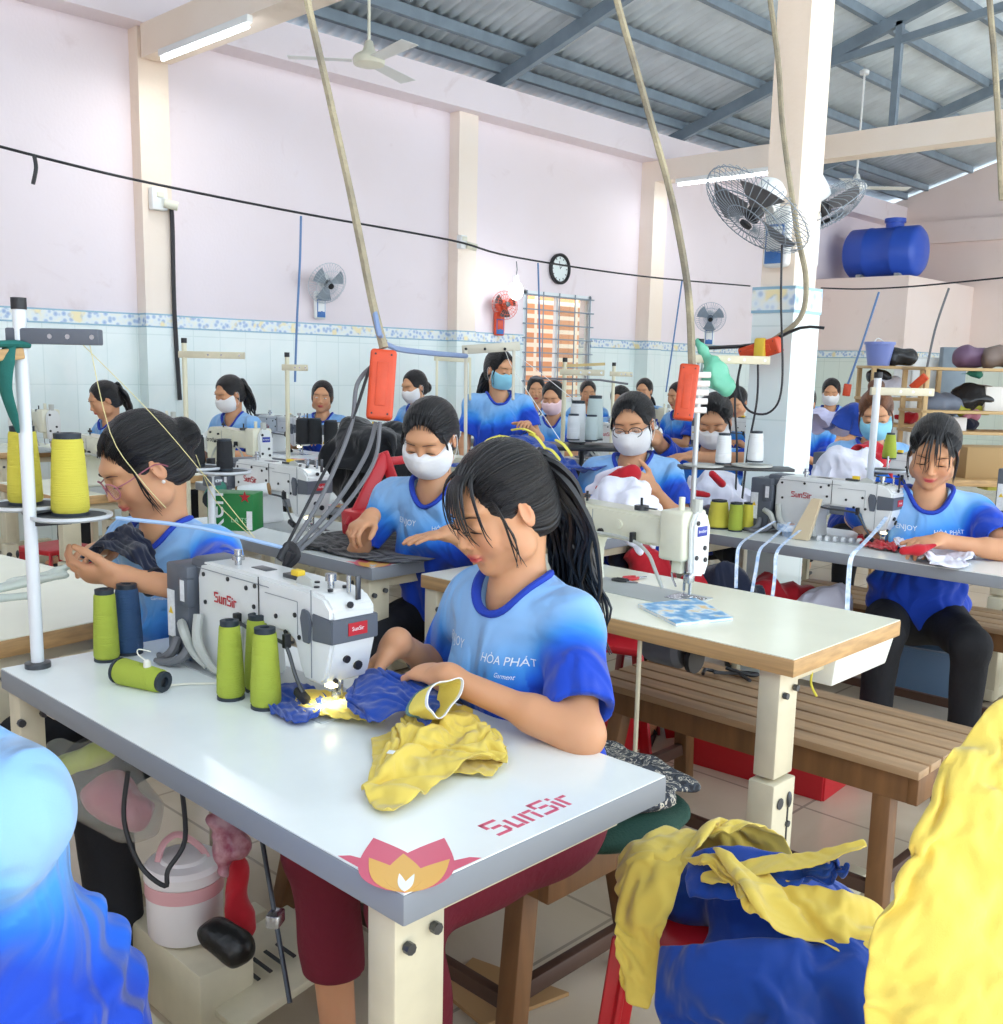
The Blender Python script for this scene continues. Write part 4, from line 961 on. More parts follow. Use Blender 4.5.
girl = person('young woman in blue shirt with long black ponytail sewing yellow cloth at the front table', V((1.345, 1.305, 1.145)), 168, head=(24, -2, 0), byaw=173, lean=.05, shoulder=.95,
    hands=(P_(392, 638, 1.94), P_(436, 673, 1.80)), hair='pony', bangs=True, res=.72, seat=.54, text=ENJ, trousers=M_trm, hem=.35, sc=.97, wave=1.0, plen=.36, arml=(.228, .262),
    elbows=(P_(439, 674, 2.2), P_(582, 728, 1.72)), hdirs=(P_(366, 664, 1.96)-P_(392, 638, 1.94), P_(380, 657, 1.92)-P_(436, 673, 1.80)), palms=((.1, 0, -1), (.1, .2, -1)), curls=((25, 45, 35), (22, 42, 30)))
# the others at their machines
bunw = person('woman in pink glasses with dark bun looking down at navy cloth at the left', P_(143, 466, 2.42), 172, head=(30, 0, 0), byaw=190, lean=.08, hair='bun', res=1.0, glasses=mat('pink_frame', 'b06a78', .3, .3), text=ENJ,
    hands=(P_(112, 540, 2.5), P_(158, 584, 2.22)), elbows=(P_(185, 545, 2.55), P_(235, 610, 2.15)), hdirs=((-.75, .0, -.15), (-.7, .55, .12)), palms=((0, 0, -1), (.3, .6, .8)), curls=((20, 35, 25), (25, 40, 30)), wide=.98)
person('woman in white mask with slicked back hair bending over black cloth with a pencil', P_(430, 438, 3.30), 205, head=(28, 3, 0), byaw=205, lean=.12, hair='lowbun', mask=M_maskw, res=1.15, text=ENJ, wide=1.05, shoulder=1.1,
    hands=(P_(372, 516, 3.3), P_(452, 533, 3.15)), hdirs=((-.75, -.1, -.3), (-.85, .35, -.08)), palms=((.1, 0, -1), (0, 0, -1)), curls=((30, 50, 35), (5, 8, 6)))
person('woman in white mask and black rimmed glasses holding up a red and white piece', P_(633, 424, 4.15), 203, head=(16, -5, 0), byaw=208, lean=.05, hair='lowbun', mask=M_maskw, glasses=mat('black_frame', '1b1a20', .3), res=1.2, wide=1.04,
    hands=(P_(585, 500, 4.2), P_(650, 486, 3.95)), hdirs=((-.9, 0, -.1), (-.75, .3, .45)), palms=((0, 0, -1), (.2, .8, .1)), curls=((20, 30, 20), (8, 12, 8)), elbows=(None, P_(682, 512, 4.1)))
person('young woman with fringe and messy bun looking down at white cloth at the right table', P_(934, 452, 3.72), 198, head=(26, 4, 0), byaw=208, lean=.05, hair='bun', bangs=True, res=1.0, text=ENJ, sc=1.06, shoulder=1.05,
    hands=(P_(868, 532, 3.95), P_(950, 542, 3.55)), elbows=(P_(850, 520, 4.2), P_(1012, 552, 3.55)), hdirs=((.2, -.9, -.1), (-.9, .3, -.05)), seat=.5)
person('woman leaning forward behind the orange power strip and thread stand', P_(714, 421, 5.0), 205, head=(26, 0, 0), byaw=215, lean=.22, hair='lowbun', mask=M_maskw, res=1.5, shoulder=1.15, sc=1.05,
    hands=(P_(655, 440, 4.7), P_(690, 456, 4.8)), elbows=(P_(660, 445, 5.0), P_(745, 462, 4.9)), hdirs=((-.6, .5, .1), (-.8, .3, 0)))
person('woman with auburn topknot and light blue mask near the white fold of shirts', P_(876, 415, 5.4), 205, head=(20, -4, 0), byaw=215, lean=.08, hair='top', hairmat=M_hairb, mask=M_maskb, res=1.5, sc=1.05)
person('standing woman in light blue mask in the middle of the room', P_(500, 370, 6.6), 262, head=(12, 0, 0), byaw=232, lean=0, hair='low', mask=M_maskb, res=1.5, stand=True, seat=.8, shoulder=1.05, sc=1.04,
    hands=(None, P_(527, 425, 6.4)))
person('woman with ponytail sewing beside the left wall column', P_(104, 400, 7.0), 170, head=(24, 0, 0), byaw=185, lean=.08, hair='pony', res=1.9, sc=1.02, plen=.2)
person('woman in white mask with ponytail below the left wall fan', P_(229, 394, 7.0), 185, head=(20, 0, 0), byaw=195, lean=.10, hair='pony', mask=M_maskw, res=1.9, plen=.24)
person('woman with short hair looking at the camera beside the black cones', P_(322, 397, 7.9), 228, head=(6, 4, 0), byaw=215, lean=.05, hair='short', res=2.0, eyes='open')
person('woman half hidden behind a white cone stand near the heap of black cloth', P_(414, 387, 7.8), 180, head=(16, 0, 0), lean=.05, hair='lowbun', res=2.1, mask=M_maskw)
person('man in white mask by the white shirts right of the free standing column', P_(831, 392, 9.6), 205, head=(18, 0, 0), lean=.05, hair='short', mask=M_maskw, res=2.2)
person('woman in pink mask and thin glasses left of the white cones', P_(553, 398, 7.6), 205, head=(18, 0, 0), lean=.05, hair='short', mask=M_maskp, res=2.0)
person('woman with short fringe below the barred window', P_(536, 390, 9.4), 225, head=(10, 0, 0), lean=.05, hair='short', res=2.2, bangs=False)
person('woman with centre parting beyond the white cones', P_(588, 393, 10.4), 225, head=(8, 0, 0), lean=.05, hair='low', res=2.3)
person('woman half hidden behind the head of the woman in black glasses', P_(620, 401, 8.6), 200, head=(20, 0, 0), lean=.05, hair='bun', res=2.2)
person('woman with long hair near the right wall column looking left', P_(644, 391, 10.2), 200, head=(10, 0, 0), lean=.05, hair='low', res=2.3)
person('woman with face turned away behind the orange power strip', P_(678, 396, 9.2), 165, head=(15, 0, 0), lean=.05, hair='short', res=2.2)
person('woman bending low close to the left side of the free standing column', P_(737, 402, 8.6), 195, head=(32, 0, 0), lean=.12, hair='bun', res=2.2)
person('worker mostly hidden behind the free standing column', P_(803, 404, 7.4), 195, head=(20, 0, 0), lean=.05, hair='bun', res=2.2, sc=1.05)
person('person in blue shirt with shoulder turned to the camera at lower left', at(-160, 588, d=1.03), 180, head=(20, 0, 0), byaw=190, lean=.10, hair='short', res=1.1, gs=.12, sc=1.06, elbows=(None, at(-240, 950, d=.97)), hands=(V((-.10, 1.25, .84)), V((-.05, .95, .84))), legs=True)

w = MB(); w.ball(bunw['hp'](-.078, -.002, -.036)-bunw['root'].location, .0045, M_eye, 12); w.build('earring', bunw['root'])
# ================================================================== tables, stands, machines
M_lam = mat('white_laminate', 'eef4f3', .2, vary=.06, vscale=5); M_lamc = mat('cream_laminate', 'f2f1da', .22, vary=.05, vscale=5)
M_edgeg = mat('grey_edge', '858b93', .45); M_wood = mat('ply_edge', 'c09a68', .55, vary=.25, vscale=14, stretch=(1, .2, 6))
M_stand = mat('cream_enamel', 'd3cbb0', .45, vary=.12, vscale=9); M_standw = mat('grey_enamel', 'b9bcb6', .45, vary=.1, vscale=9)
M_bolt = mat('bolt_steel', '55585c', .35, .8); M_black = mat('black_plastic', '1d1e22', .45); M_dgrey = mat('dark_grey_plastic', '5b616b', .45, vary=.1, vscale=8)
M_mach = mat('machine_enamel', 'e0e3e2', .28, coat=.3, vary=.05, vscale=12); M_machc = mat('cream_machine_enamel', 'e0dfca', .3, coat=.3, vary=.08, vscale=12)
M_steelb = mat('bright_steel', 'b8bcc0', .25, .9); M_bed = mat('machine_bed', 'b4b9ba', .5, .2); M_red = mat('logo_red', 'b81f2c', .5); M_redp = mat('red_plastic', 'c8202c', .4, vary=.08, vscale=5); M_pinkp = mat('print_pink', 'd9607a', .35); M_orp = mat('print_orange', 'e8b45a', .35)
M_label = mat('white_label', 'e8ebee', .5, vary=.12, vscale=90); M_yel = mat('warning_yellow', 'e8c530', .5); M_blueb = mat('badge_blue', '26389a', .4); M_led = mat('lit_led', 'fff6d8', .4, emit='fff2c0', estr=5)
M_cord = mat('black_cord', '26272b', .5); M_cordg = mat('grey_cord', '6d6f74', .55); M_rope = mat('jute_rope', 'b9ae90', .85, bump=.6, bscale=120, vary=.45, vscale=7, vcol2='7d776a'); M_strap = mat('blue_strap', '7f93b8', .7)

def blocky(mb, txt, M, h, m, t=.0008):
    """the machine maker's stencil capitals, drawn with strokes on a 5 x 7 grid"""
    G = {'S': [(0, 6, 5, 7), (0, 4, 1, 6.4), (1.4, 3.2, 4.2, 4.2), (4, .6, 5, 3), (0, 0, 4.4, 1)], 'u': [(0, 1, 1, 5), (0, 0, 2.6, 1), (3, 0, 4, 5)], 'n': [(0, 0, 1, 5), (1.4, 4, 4, 5), (3, 0, 4, 3.6)],
         'i': [(0, 0, 1, 4.4), (0, 5.2, 1, 6.4)], 'r': [(0, 0, 1, 5), (1.4, 4, 3.4, 5)]}
    W = {'S': 5, 'u': 4, 'n': 4, 'i': 1, 'r': 3.4}; x = 0; u = h/7
    for ch in txt:
        for (a, b, c, d) in G[ch]: mb.box(((x+(a+c)/2)*u, (b+d)/2*u, t/2), ((c-a)*u, (d-b)*u, t), m, M=M)
        x += W[ch]+1
    return x*u
def table(label, x0, y0, x1, y1, style='grey', rz=0, zt=.78, group=None, legs=((0, 0), (0, 1)), lotus=False, name='sewing_table', tray=False, legcol=None, rearleg=True):
    c = V(((x0+x1)/2, (y0+y1)/2, 0)); w, l = x1-x0, y1-y0; root = thing(name, label, 'table', c, rz, group)
    top, edge, th = {'grey': (M_lam, M_edgeg, .042), 'wood': (M_lamc, M_wood, .042)}[style]
    t = MB(); t.box((0, 0, zt-th/2-.001), (w, l, th-.002), edge, .003); t.box((0, 0, zt-.001), (w-.004, l-.004, .002), top)
    if lotus:
        o = V((-w/2+.004, -l/2+.004, zt+.0002)); 
        def petal(a, L, wd, m, z):
            pts = []
            for k in range(13):
                s = k/12; pts.append((L*s, wd*math.sin(math.pi*s**.75)))
            for k in range(11, 0, -1): s = k/12; pts.append((L*s, -wd*math.sin(math.pi*s**.75)))
            t.prism(pts, z, z+.0003, m, M=T(o) @ rotm(z=R(a)))
        for a in (29, 65): petal(a, .152, .040, M_pinkp, .0002 if a < 45 else .0004)
        for a in (6, 84): petal(a, .15, .030, M_pinkp, .0004) if False else None
        t.prism([(0, 0), (.13, 0), (.12, .012), (.05, .035)], 0, .00008, M_pinkp, M=T(o)); t.prism([(0, 0), (.035, .05), (.012, .12), (0, .13)], 0, .00012, M_pinkp, M=T(o))
        petal(50, .098, .024, M_orp, .0012)
        for a in (14, 76):
            petal(a, .10, .020, M_orp, .0007 if a < 45 else .0009)
        for a in (33, 57): petal(a, .045, .005, M_lam, .0016 if a < 45 else .0018)
        blocky(t, 'SunSir', T(-w/2+.195, -l/2+.032, zt+.0002), .042, M_pinkp, .0004)
    t.build('table_top', root)
    lc = legcol or (M_stand if style != 'g' else M_standw)
    for ly in (0, 1):
        yy = -l/2+.07 if ly == 0 else l/2-.035
        if ly:
            sp = MB(); sp.box((w/2-.09, l/2-.06, zt/2-.02), (.032, .028, zt-.08), lc, .003); sp.build('leg', root)
        lg = MB(); X = -w/2+(.065 if ly == 0 else .035)
        lg.box((X, yy, zt-.17), (.085 if ly == 0 else .05, .055, .26), lc, .004); lg.box((X, yy, .24), (.10 if ly == 0 else .06, .068, .46), lc, .005)
        for zz, xx in ((zt-.09, .02), (zt-.10, -.025), (.36, .02), (.30, -.02)): lg.cyl((X+xx, yy-.04, zz), (X+xx, yy-.030, zz), .008, M_bolt, 8)
        lg.cyl((X-.02, yy-.037, .42), (X-.02, yy-.0355, .42), .014, M_bolt, 10); lg.box((X+.02, yy-.0345, .33), (.006, .002, .14), M_black); lg.ball((X+.02, yy-.037, .42), (.009, .005, .02), M_bolt, 8)
        lg.build('leg', root)
        ft = MB(); ft.box((.02, yy, .035), (w+.04, .06, .05), lc, .004)
        for xx in (-w/2+.04, w/2): ft.cyl((xx, yy, 0), (xx, yy, .012), .018, M_black, 10)
        ft.build('foot_rail', root)
    if rearleg:
        for cc, dd_ in (((-w/2+.08, 0, .13), (.03, l-.22, .09)), ((.0, l/2-.10, zt-.066), (w*.8, .04, .05)), ((0, -l/2+.07, zt-.062), (w*.8, .04, .04))):
            bk = MB(); bk.box(cc, dd_, lc, .003); bk.build('cross_rail', root)
    if tray:
        tb = MB(); tb.box((.125, -l/2+.19, zt-.085), (.30, .32, .075), mat('white_drawer', 'e6ebe6', .35), .006, taper=1.08); tb.build('drawer', root)
    return root

def treadle(root, x, y0, y1, label='pedal'):
    p = MB(); p.box((x+.05, (y0+y1)/2, .085), (.30, .30, .02), M_standw, .004, rot=(0, R(-12), 0)); 
    for i in range(5): p.box((x-.04+i*.045, (y0+y1)/2, .10+i*.0095-.01), (.012, .2, .004), M_black, rot=(0, R(-12), 0))
    return p

def machine_sunsir(label, M=None, led=True):
    """needle end at +x, back of the machine towards -y, standing on z = 0"""
    root = thing('sewing_machine', label, 'sewing machine', M=M if M is not None else Matrix.Identity(4))
    b = MB()
    prof = [(.004, .215), (.02, .250), (.05, .256), (.455, .256), (.50, .248), (.525, .225), (.527, .15), (.505, .075), (.487, .062), (.43, .062), (.412, .09), (.395, .135), (.375, .148), (.225, .150), (.203, .135), (.195, .09), (.205, .004), (.05, .004), (.012, .06), (.004, .12)]
    b.prism(prof, -.056, .056, M_mach, 'Y', bev=.007)
    b.box((.25, .0, .001), (.56, .175, .004), M_bed, .001); b.box((.46, .02, .004), (.1, .08, .002), M_steelb)
    b.build('housing', root, smooth=50)
    d = MB(); yb = -.0575
    for x, z in ((.035, .225), (.04, .16), (.14, .23), (.215, .222), (.245, .185), (.33, .18), (.40, .195), (.365, .152), (.415, .15), (.25, .232)): d.cyl((x, yb+.003, z), (x, yb-.0015, z), .0052, M_black, 10)
    d.box((.265, yb, .205), (.0022, .0015, .1), M_black); d.box((.155, yb-.0002, .238), (.30, .001, .0016), M_edgeg)
    d.box((.35, yb, .225), (.12, .001, .0012), M_edgeg); d.box((.41, yb, .19), (.001, .001, .07), M_edgeg); d.box((.458, yb, .165), (.0016, .0015, .185), M_edgeg)
    d.prism([(.435, .145), (.455, .145), (.462, .19), (.452, .212), (.432, .215), (.425, .195)], yb-.006, yb+.002, M_dgrey, 'Y', bev=.002)
    for x, z in ((.515, .235),): d.cyl((.524, -.01, .232), (.529, -.01, .232), .007, M_black, 12)
    d.cyl((.505, -.015, .12), (.524, -.015, .118), .008, M_black, 12); d.cyl((.50, .018, .10), (.518, .018, .098), .010, M_black, 12); d.cyl((.50, -.03, .072), (.506, -.03, .07), .005, M_black, 8)
    d.build('fittings', root)
    bd = MB(); bd.prism([(.462, .152), (.5305, .156), (.5305, .206), (.462, .210)], -.0592, .0592, M_dgrey, 'Y', bev=.002); bd.box((.532, .005, .182), (.0012, .048, .026), M_red)
    bd.text('SunSir', .012, T(.5328, .005, .182) @ rotm(x=R(90), z=R(90)), M_label, ext=.0001); o = bd.build('nameplate', root); o['label'] = 'dark grey band with a red maker plate'
    lg = MB(); blocky(lg, 'SunSir', T(.082, yb-.0006, .168) @ rotm(x=R(90)), .024, M_red); lg.build('maker_name', root)
    # motor box, back cover
    m = MB(); m.box((-.055, -.035, .125), (.10, .085, .225), M_dgrey, .006); m.box((-.045, .045, .14), (.09, .09, .20), M_dgrey, .008); m.box((.005, 0, .232), (.09, .10, .05), M_dgrey, .012); m.box((-.02, -.072, .175), (.045, .02, .07), M_dgrey, .003)
    m.build('motor', root)
    lb = MB(); lb.box((-.082, -.0785, .115), (.034, .0012, .115), M_label); lb.prism([(-.092, .115), (-.072, .115), (-.082, .132)], -.0798, -.0785, M_yel, 'Y'); lb.box((-.02, -.0828, .18), (.018, .0012, .05), M_label); lb.build('motor_label', root)
    # grey hoses at the foot of the motor
    h = MB()
    for k, (p) in enumerate((((-.03, -.08, .10), (.01, -.095, .085), (.03, -.085, .04), (.07, -.075, .012)), ((-.05, -.08, .06), (-.045, -.10, .03), (-.075, -.11, .012), (-.11, -.10, .010)), ((.0, -.075, .06), (.01, -.10, .03), (-.03, -.12, .012), (-.07, -.13, .010)), ((.03, -.07, .13), (.05, -.085, .07), (.10, -.08, .02), (.14, -.07, .01)))): h.tube(p, (.012, .012, .009, .006), M_standw if k in (0, 3) else M_cordg, 8, smooth=5)
    h.build('hose', root)
    # top fittings
    t = MB(); t.lathe([(.008, 0), (.008, .012), (.014, .013), (.014, .022), (.009, .024), (.009, .036)], M_steelb, 14, T(.125, -.02, .255)); t.lathe([(.007, 0), (.007, .014), (.012, .015), (.012, .030)], M_steelb, 14, T(.455, -.005, .255))
    t.cyl((.495, .01, .25), (.495, .01, .285), .0045, M_steelb, 8); t.box((.516, .018, .262), (.004, .012, .05), M_bolt, .001); t.prism([(.37, .255), (.43, .255), (.425, .268), (.40, .276), (.378, .270)], -.035, -.028, M_standw, 'Y', bev=.001)
    for x, y in ((.40, .0), (.425, .015), (.47, .02), (.44, -.03), (.48, -.025)): t.cyl((x, y, .254), (x, y, .259), .006, M_black, 10)
    t.box((.20, 0, .2565), (.06, .03, .002), M_bolt, .001); t.box((.33, -.01, .260), (.055, .022, .010), M_bolt, .002); t.box((.345, -.01, .270), (.028, .020, .014), M_yel, .003)
    t.build_pieces('thread_guide', root)
    # lamp cable guard under the arm
    c = MB(); c.tube([(.185, yb-.012, .035), (.192, yb-.014, .10), (.20, yb-.014, .142), (.26, yb-.014, .137), (.36, yb-.014, .135), (.395, yb-.016, .125), (.43, yb-.02, .075), (.455, yb-.02, .045)], .0042, M_bolt, 8, smooth=4)
    c.box((.20, yb-.014, .15), (.014, .016, .03), M_black, .002); c.box((.39, yb-.014, .14), (.012, .016, .03), M_black, .002); c.box((.452, yb-.02, .038), (.04, .018, .018), M_black, .004, rot=(0, R(25), 0)); c.build_pieces('cable_guard', root)
    n = MB(); n.cyl((.465, 0, .07), (.465, 0, .03), .0042, M_steelb, 8); n.cyl((.465, 0, .03), (.465, 0, .006), .0012, M_steelb, 6); n.cyl((.482, 0, .07), (.482, 0, .012), .0045, M_steelb, 8); n.box((.474, 0, .011), (.03, .022, .004), M_steelb, .001); n.box((.48, -.012, .03), (.02, .012, .02), M_steelb, .003)
    n.build('needle_bar', root)
    if led:
        l = MB(); l.box((.488, -.03, .058), (.022, .018, .006), M_led, .001); l.build('work_lamp', root)
    return root

def machine_classic(label, M=None, brand=True, led=False):
    root = thing('sewing_machine', label, 'sewing machine', M=M if M is not None else Matrix.Identity(4))
    b = MB(); y = .05
    prof = [(.0, .20), (.015, .248), (.04, .256), (.40, .246), (.455, .244), (.455, .16), (.41, .155), (.20, .158), (.158, .148), (.142, .115), (.14, .03), (.15, .004), (.02, .004), (.015, .05), (.0, .08)]
    b.prism(prof, -y, y, M_machc, 'Y', bev=.008); b.box((.24, .0, .001), (.56, .175, .004), M_bed, .001); b.box((.47, .02, .004), (.1, .08, .002), M_steelb)
    b.build('housing', root, smooth=50)
    h = MB(); h.box((.462, -.004, .195), (.085, .118, .145), M_machc, .010); h.build('head_cover', root, smooth=50)
    f = MB(); f.prism([(-.035, .085), (.03, .075), (.048, .11), (.05, .22), (.03, .262), (-.02, .268), (-.042, .23)], .503, .524, M_mach, 'X', bev=.007); f.build('face_plate', root, smooth=50)
    d = MB()
    for yy, z in ((.02, .16), (-.02, .135), (.025, .125), (-.02, .235)): d.cyl((.522, yy, z), (.528, yy, z), .007, M_black, 10)
    if brand:
        d.box((.5252, .004, .21), (.0016, .048, .028), M_blueb, .0006); d.text('brother', .013, T(.5262, .004, .21) @ rotm(x=R(90), z=R(90)), M_label, ext=.0001)
        d.text('brother', .038, T(.075, -.0585, .185) @ rotm(x=R(90)), M_black, ext=.0003)
    for x, z in ((.05, .225), (.135, .22), (.10, .175)): d.cyl((x, -y+.003, z), (x, -y-.010, z), .0055, M_black, 10)
    d.cyl((.265, -y, .205), (.265, -y-.006, .205), .015, M_machc, 14); d.cyl((.20, -y, .175), (.20, -y-.008, .175), .010, M_black, 12); d.box((.165, -y-.001, .20), (.0018, .001, .08), M_edgeg)
    d.build('fittings', root)
    m = MB(); m.lathe([(.03, 0), (.068, .004), (.072, .02), (.06, .034), (.02, .036)], M_mach, 24, T(-.038, 0, .165) @ rotm(y=R(90))); m.build('hand_wheel', root)
    t = MB(); t.cyl((.10, 0, .25), (.10, 0, .285), .004, M_black, 8); t.cyl((.10, 0, .265), (.10, 0, .275), .010, M_black, 10); t.cyl((.31, 0, .245), (.31, 0, .262), .022, M_bolt, 12); t.cyl((.31, 0, .26), (.31, 0, .285), .004, M_black, 8); t.box((.33, 0, .256), (.07, .012, .004), M_bolt, .001)
    t.cyl((.47, -.025, .265), (.47, -.025, .305), .009, M_machc, 10); t.cyl((.505, .0, .262), (.505, 0, .30), .016, M_standw, 10); t.build_pieces('thread_guide', root)
    c = MB(); c.tube([(.06, -.062, .06), (.10, -.064, .12), (.155, -.066, .16), (.21, -.066, .172), (.33, -.066, .165), (.39, -.068, .135), (.42, -.07, .09), (.44, -.06, .04)], .0055, M_standw, 8, smooth=4)
    for x in (.16, .33): c.box((x, -.064, .175), (.012, .02, .03), M_black, .002)
    c.build_pieces('cable_guard', root)
    n = MB(); n.cyl((.475, 0, .14), (.475, 0, .03), .0042, M_steelb, 8); n.cyl((.495, 0, .14), (.495, 0, .02), .005, M_steelb, 8); n.box((.49, 0, .07), (.022, .03, .03), M_steelb, .003); n.box((.47, -.03, .11), (.035, .02, .05), M_machc, .004); n.box((.487, 0, .013), (.03, .022, .006), M_steelb, .001); n.cyl((.475, 0, .03), (.475, 0, .006), .0012, M_steelb, 6); n.tube([(.455, -.02, .12), (.45, -.03, .08), (.47, -.035, .045)], .003, M_steelb, 6, smooth=4); n.build('needle_bar', root)
    if led:
        l = MB(); l.box((.50, -.03, .075), (.02, .012, .006), M_led, .001); l.build('work_lamp', root)
    return root
def mrow(x, y, z=.78, a=-90): return T(x, y, z) @ rotm(z=R(a))

# cones of thread
def thread_mat(n, c): return mat(n, c, .75, bump=.5, bscale=14, stretch=(1, 1, 60))
M_thg = thread_mat('green_thread', 'a9b840'); M_thb = thread_mat('navy_thread', '2c4c74'); M_thy = thread_mat('yellow_thread', 'd9cf4c'); M_thk = thread_mat('black_thread', '202226'); M_thw = thread_mat('white_thread', 'e4e8ea'); M_tht = thread_mat('teal_thread', '1f7a66'); M_thr = thread_mat('red_thread', 'a02028'); M_core = mat('cone_core', '26303a', .5)
def cone(label, m, M, h=.155, r0=.030, r1=.023, group=None, core=None):
    root = thing('thread_cone', label, 'thread cone', M=M, group=group); core = core or M_core
    t = MB(); t.lathe([(r0*.9, .006), (r0, .012), (r0*.97, h*.3), ((r0+r1)/2, h*.6), (r1*1.02, h*.90), (r1*.96, h*.93)], m, 24); t.build('thread', root)
    c = MB(); c.lathe([(r0*.7, 0), (r0*.98, 0), (r0*.98, .006), (r0*.7, .006)], core, 20); c.lathe([(r1*.9, h*.925), (r1*.92, h*.995), (r1*.80, h), (r1*.45, h), (r1*.42, h*.95)], core, 20, cap=False); c.lathe([(.0, h*.95), (r1*.45, h*.95)], M_black, 20, cap=False); c.build_pieces('core', root)
    return root
# ================================================================== the front work places
table('white topped grey edged sewing table in front with pink flower print on its corner', .744, .868, 1.279, 2.118, 'grey', lotus=True)
msun = machine_sunsir('big white sewing machine with grey motor at the front table', mrow(1.10, 1.88) @ Matrix.Scale(.87, 4))
li = bpy.data.lights.new('work_lamp_glow', 'SPOT'); li.energy = .5; li.spot_size = R(120); li.color = (1, .95, .7); li.shadow_soft_size = .01
lo = bpy.data.objects.new('work_lamp_glow', li); COL.objects.link(lo); lo.matrix_world = mrow(1.10, 1.88) @ T(.428, -.03, .045)
table('cream topped wood edged sewing table in front of the slatted bench', 2.03, 1.06, 2.585, 2.30, 'wood', tray=True)
mbro = machine_classic('cream sewing machine with a blue badge on the wood edged table', mrow(2.34, 2.01) @ Matrix.Scale(.94, 4))
table('grey edged sewing table of the young woman at the right with tapes hanging over it', 3.42, .95, 3.95, 2.35, 'grey', lotus=True)
m2 = clone(msun); m2.matrix_world = mrow(3.68, 2.03) @ Matrix.Scale(.9, 4); m2['label'] = 'big white sewing machine beside the free standing column'
table('grey edged sewing table with black cloth spread on it', 1.965, 2.47, 2.47, 3.72, 'grey', rz=R(1), lotus=True)
m3 = clone(msun); m3.matrix_world = mrow(2.24, 3.60) @ Matrix.Scale(.95, 4); m3['label'] = 'big white sewing machine behind the spread black cloth'
table('wood edged sewing table of the woman in pink glasses at the left', .72, 2.36, 1.27, 3.55, 'wood', rz=R(8))

# thread stand at the front table: pole, two plates, top arm
def thread_stand(label, x, y, z0, zt, plates, arm=.35, aang=0, col=None, pr=.012, armh=.030, armcol=None, group=None, plate_m=None, z1=None):
    root = thing('thread_stand', label, 'thread stand', (x, y, z0), 0, group); col = col or mat('pole_white', 'dde2e6', .35)
    p = MB(); p.cyl((0, 0, 0), (0, 0, zt-z0), pr, col, 14); p.lathe([(pr*2, 0), (pr*2, .01), (pr, .012)], M_bolt, 16); p.build('pole', root)
    c = MB(); c.cyl((0, 0, zt-z0), (0, 0, zt-z0+.022), pr*1.15, M_black, 14); c.build('pole_cap', root)
    a = MB(); d = V((math.cos(R(aang)), math.sin(R(aang)), 0)); s = V((-d.y, d.x, 0)); za = zt-z0-.05
    a.bar(V((0, 0, za))-d*.025, V((0, 0, za))+d*arm, .022, armh, armcol or M_dgrey, .003)
    for t in (.4, .62, .92): q = V((0, 0, za))+d*arm*t; a.cyl(q-s*.0115, q+s*.0115, .005, M_steelb, 8)
    a.build('top_arm', root)
    for (px, py, pz) in plates:
        q = MB(); q.lathe([(.004, 0), (.074, 0), (.080, .004), (.080, .010), (.074, .010), (.070, .006), (.004, .006)], mat('plate_rim', 'c9ced2', .4), 28, T(px, py, pz)); q.lathe([(0, .007), (.068, .0075)], mat('plate_pad', '4a4d52', .8), 28, T(px, py, pz), cap=False); q.cyl((px, py, pz), (px, py, pz+.06), .004, M_steelb, 8)
        q.bar((0, 0, pz-.006), (px, py, pz-.006), .02, .010, M_black, .002); q.build('plate', root)
    return root
PX, PY = .803, 2.077
thread_stand('thread stand with white pole at the far corner of the front table', PX, PY, .78, 1.49, [(.025, .082, .315), (.075, -.015, .300)], arm=.16, aang=-50, pr=.0125)
g_y = 'yellow cones on the front thread stand'
cone('yellow cone on the rear plate of the front thread stand', M_thy, T(PX+.025, PY+.082, .78+.3225), h=.160, r0=.034, r1=.026)
cone('yellow cone on the nearer plate of the front thread stand', M_thy, T(PX+.075, PY-.015, .78+.3075), h=.165, r0=.037, r1=.029)
M_green = mat('green_rag', '1f6a62', .85, bump=.3)
t_ = MB(); q = V((PX, PY, 1.41))
t_.tube([q+V((-.25, .02, .015)), q+V((-.1, .01, .012)), q+V((-.014, -.01, .014)), q+V((.012, -.016, .012))], [.006, .010, .016, .010], M_green, 8, smooth=4, flat=.5)
t_.tube([q+V((-.02, -.005, .015)), q+V((-.034, -.01, -.02)), q+V((-.037, -.012, -.07)), q+V((-.026, -.012, -.12)), q+V((-.018, -.012, -.155))], [.014, .026, .018, .014, .004], M_green, 8, smooth=4, flat=.35)
tag(t_.build('rag_strip'), 'green cloth strip tied round the white pole at the left', 'rag')
t_ = MB(); t_.bar(q+V((-.28, .03, -.035)), q+V((0, -.012, -.003)), .02, .022, M_wood, .004); tag(t_.build('wooden_stick'), 'wooden stick tied to the top of the white thread stand pole', 'stick')
# cones and the rest on the front table
cone('green cone standing beside the navy one at the table edge', M_thg, T(at(107, 660, z=.78)), h=.152, r0=.026, r1=.021)
cone('navy blue cone standing behind the tipped cone', M_thb, T(at(129, 653, z=.78)), h=.152, r0=.030, r1=.023)
p0 = at(118, 670, z=.806); p1 = at(160, 681, z=.80); dd = (p1-p0).normalized()
cone('green cone lying on its side near the motor', M_thg, T(p0) @ dd.to_track_quat('Z', 'Y').to_matrix().to_4x4(), h=.118, r0=.026, r1=.022)
cone('green cone standing left in the group of three by the machine', M_thg, T(at(231, 698, z=.78)), h=.150, r0=.026, r1=.019)
cone('green cone standing at the rear of the group of three', M_thg, T(at(259, 690, z=.78)), h=.150, r0=.027, r1=.020)
cone('green cone standing nearest the needle in the group of three', M_thg, T(at(266, 707, z=.78)), h=.150, r0=.028, r1=.021)
w = MB(); pb = at(148, 689, z=.78); Mw = mat('white_bottle', 'e4e2d4', .4)
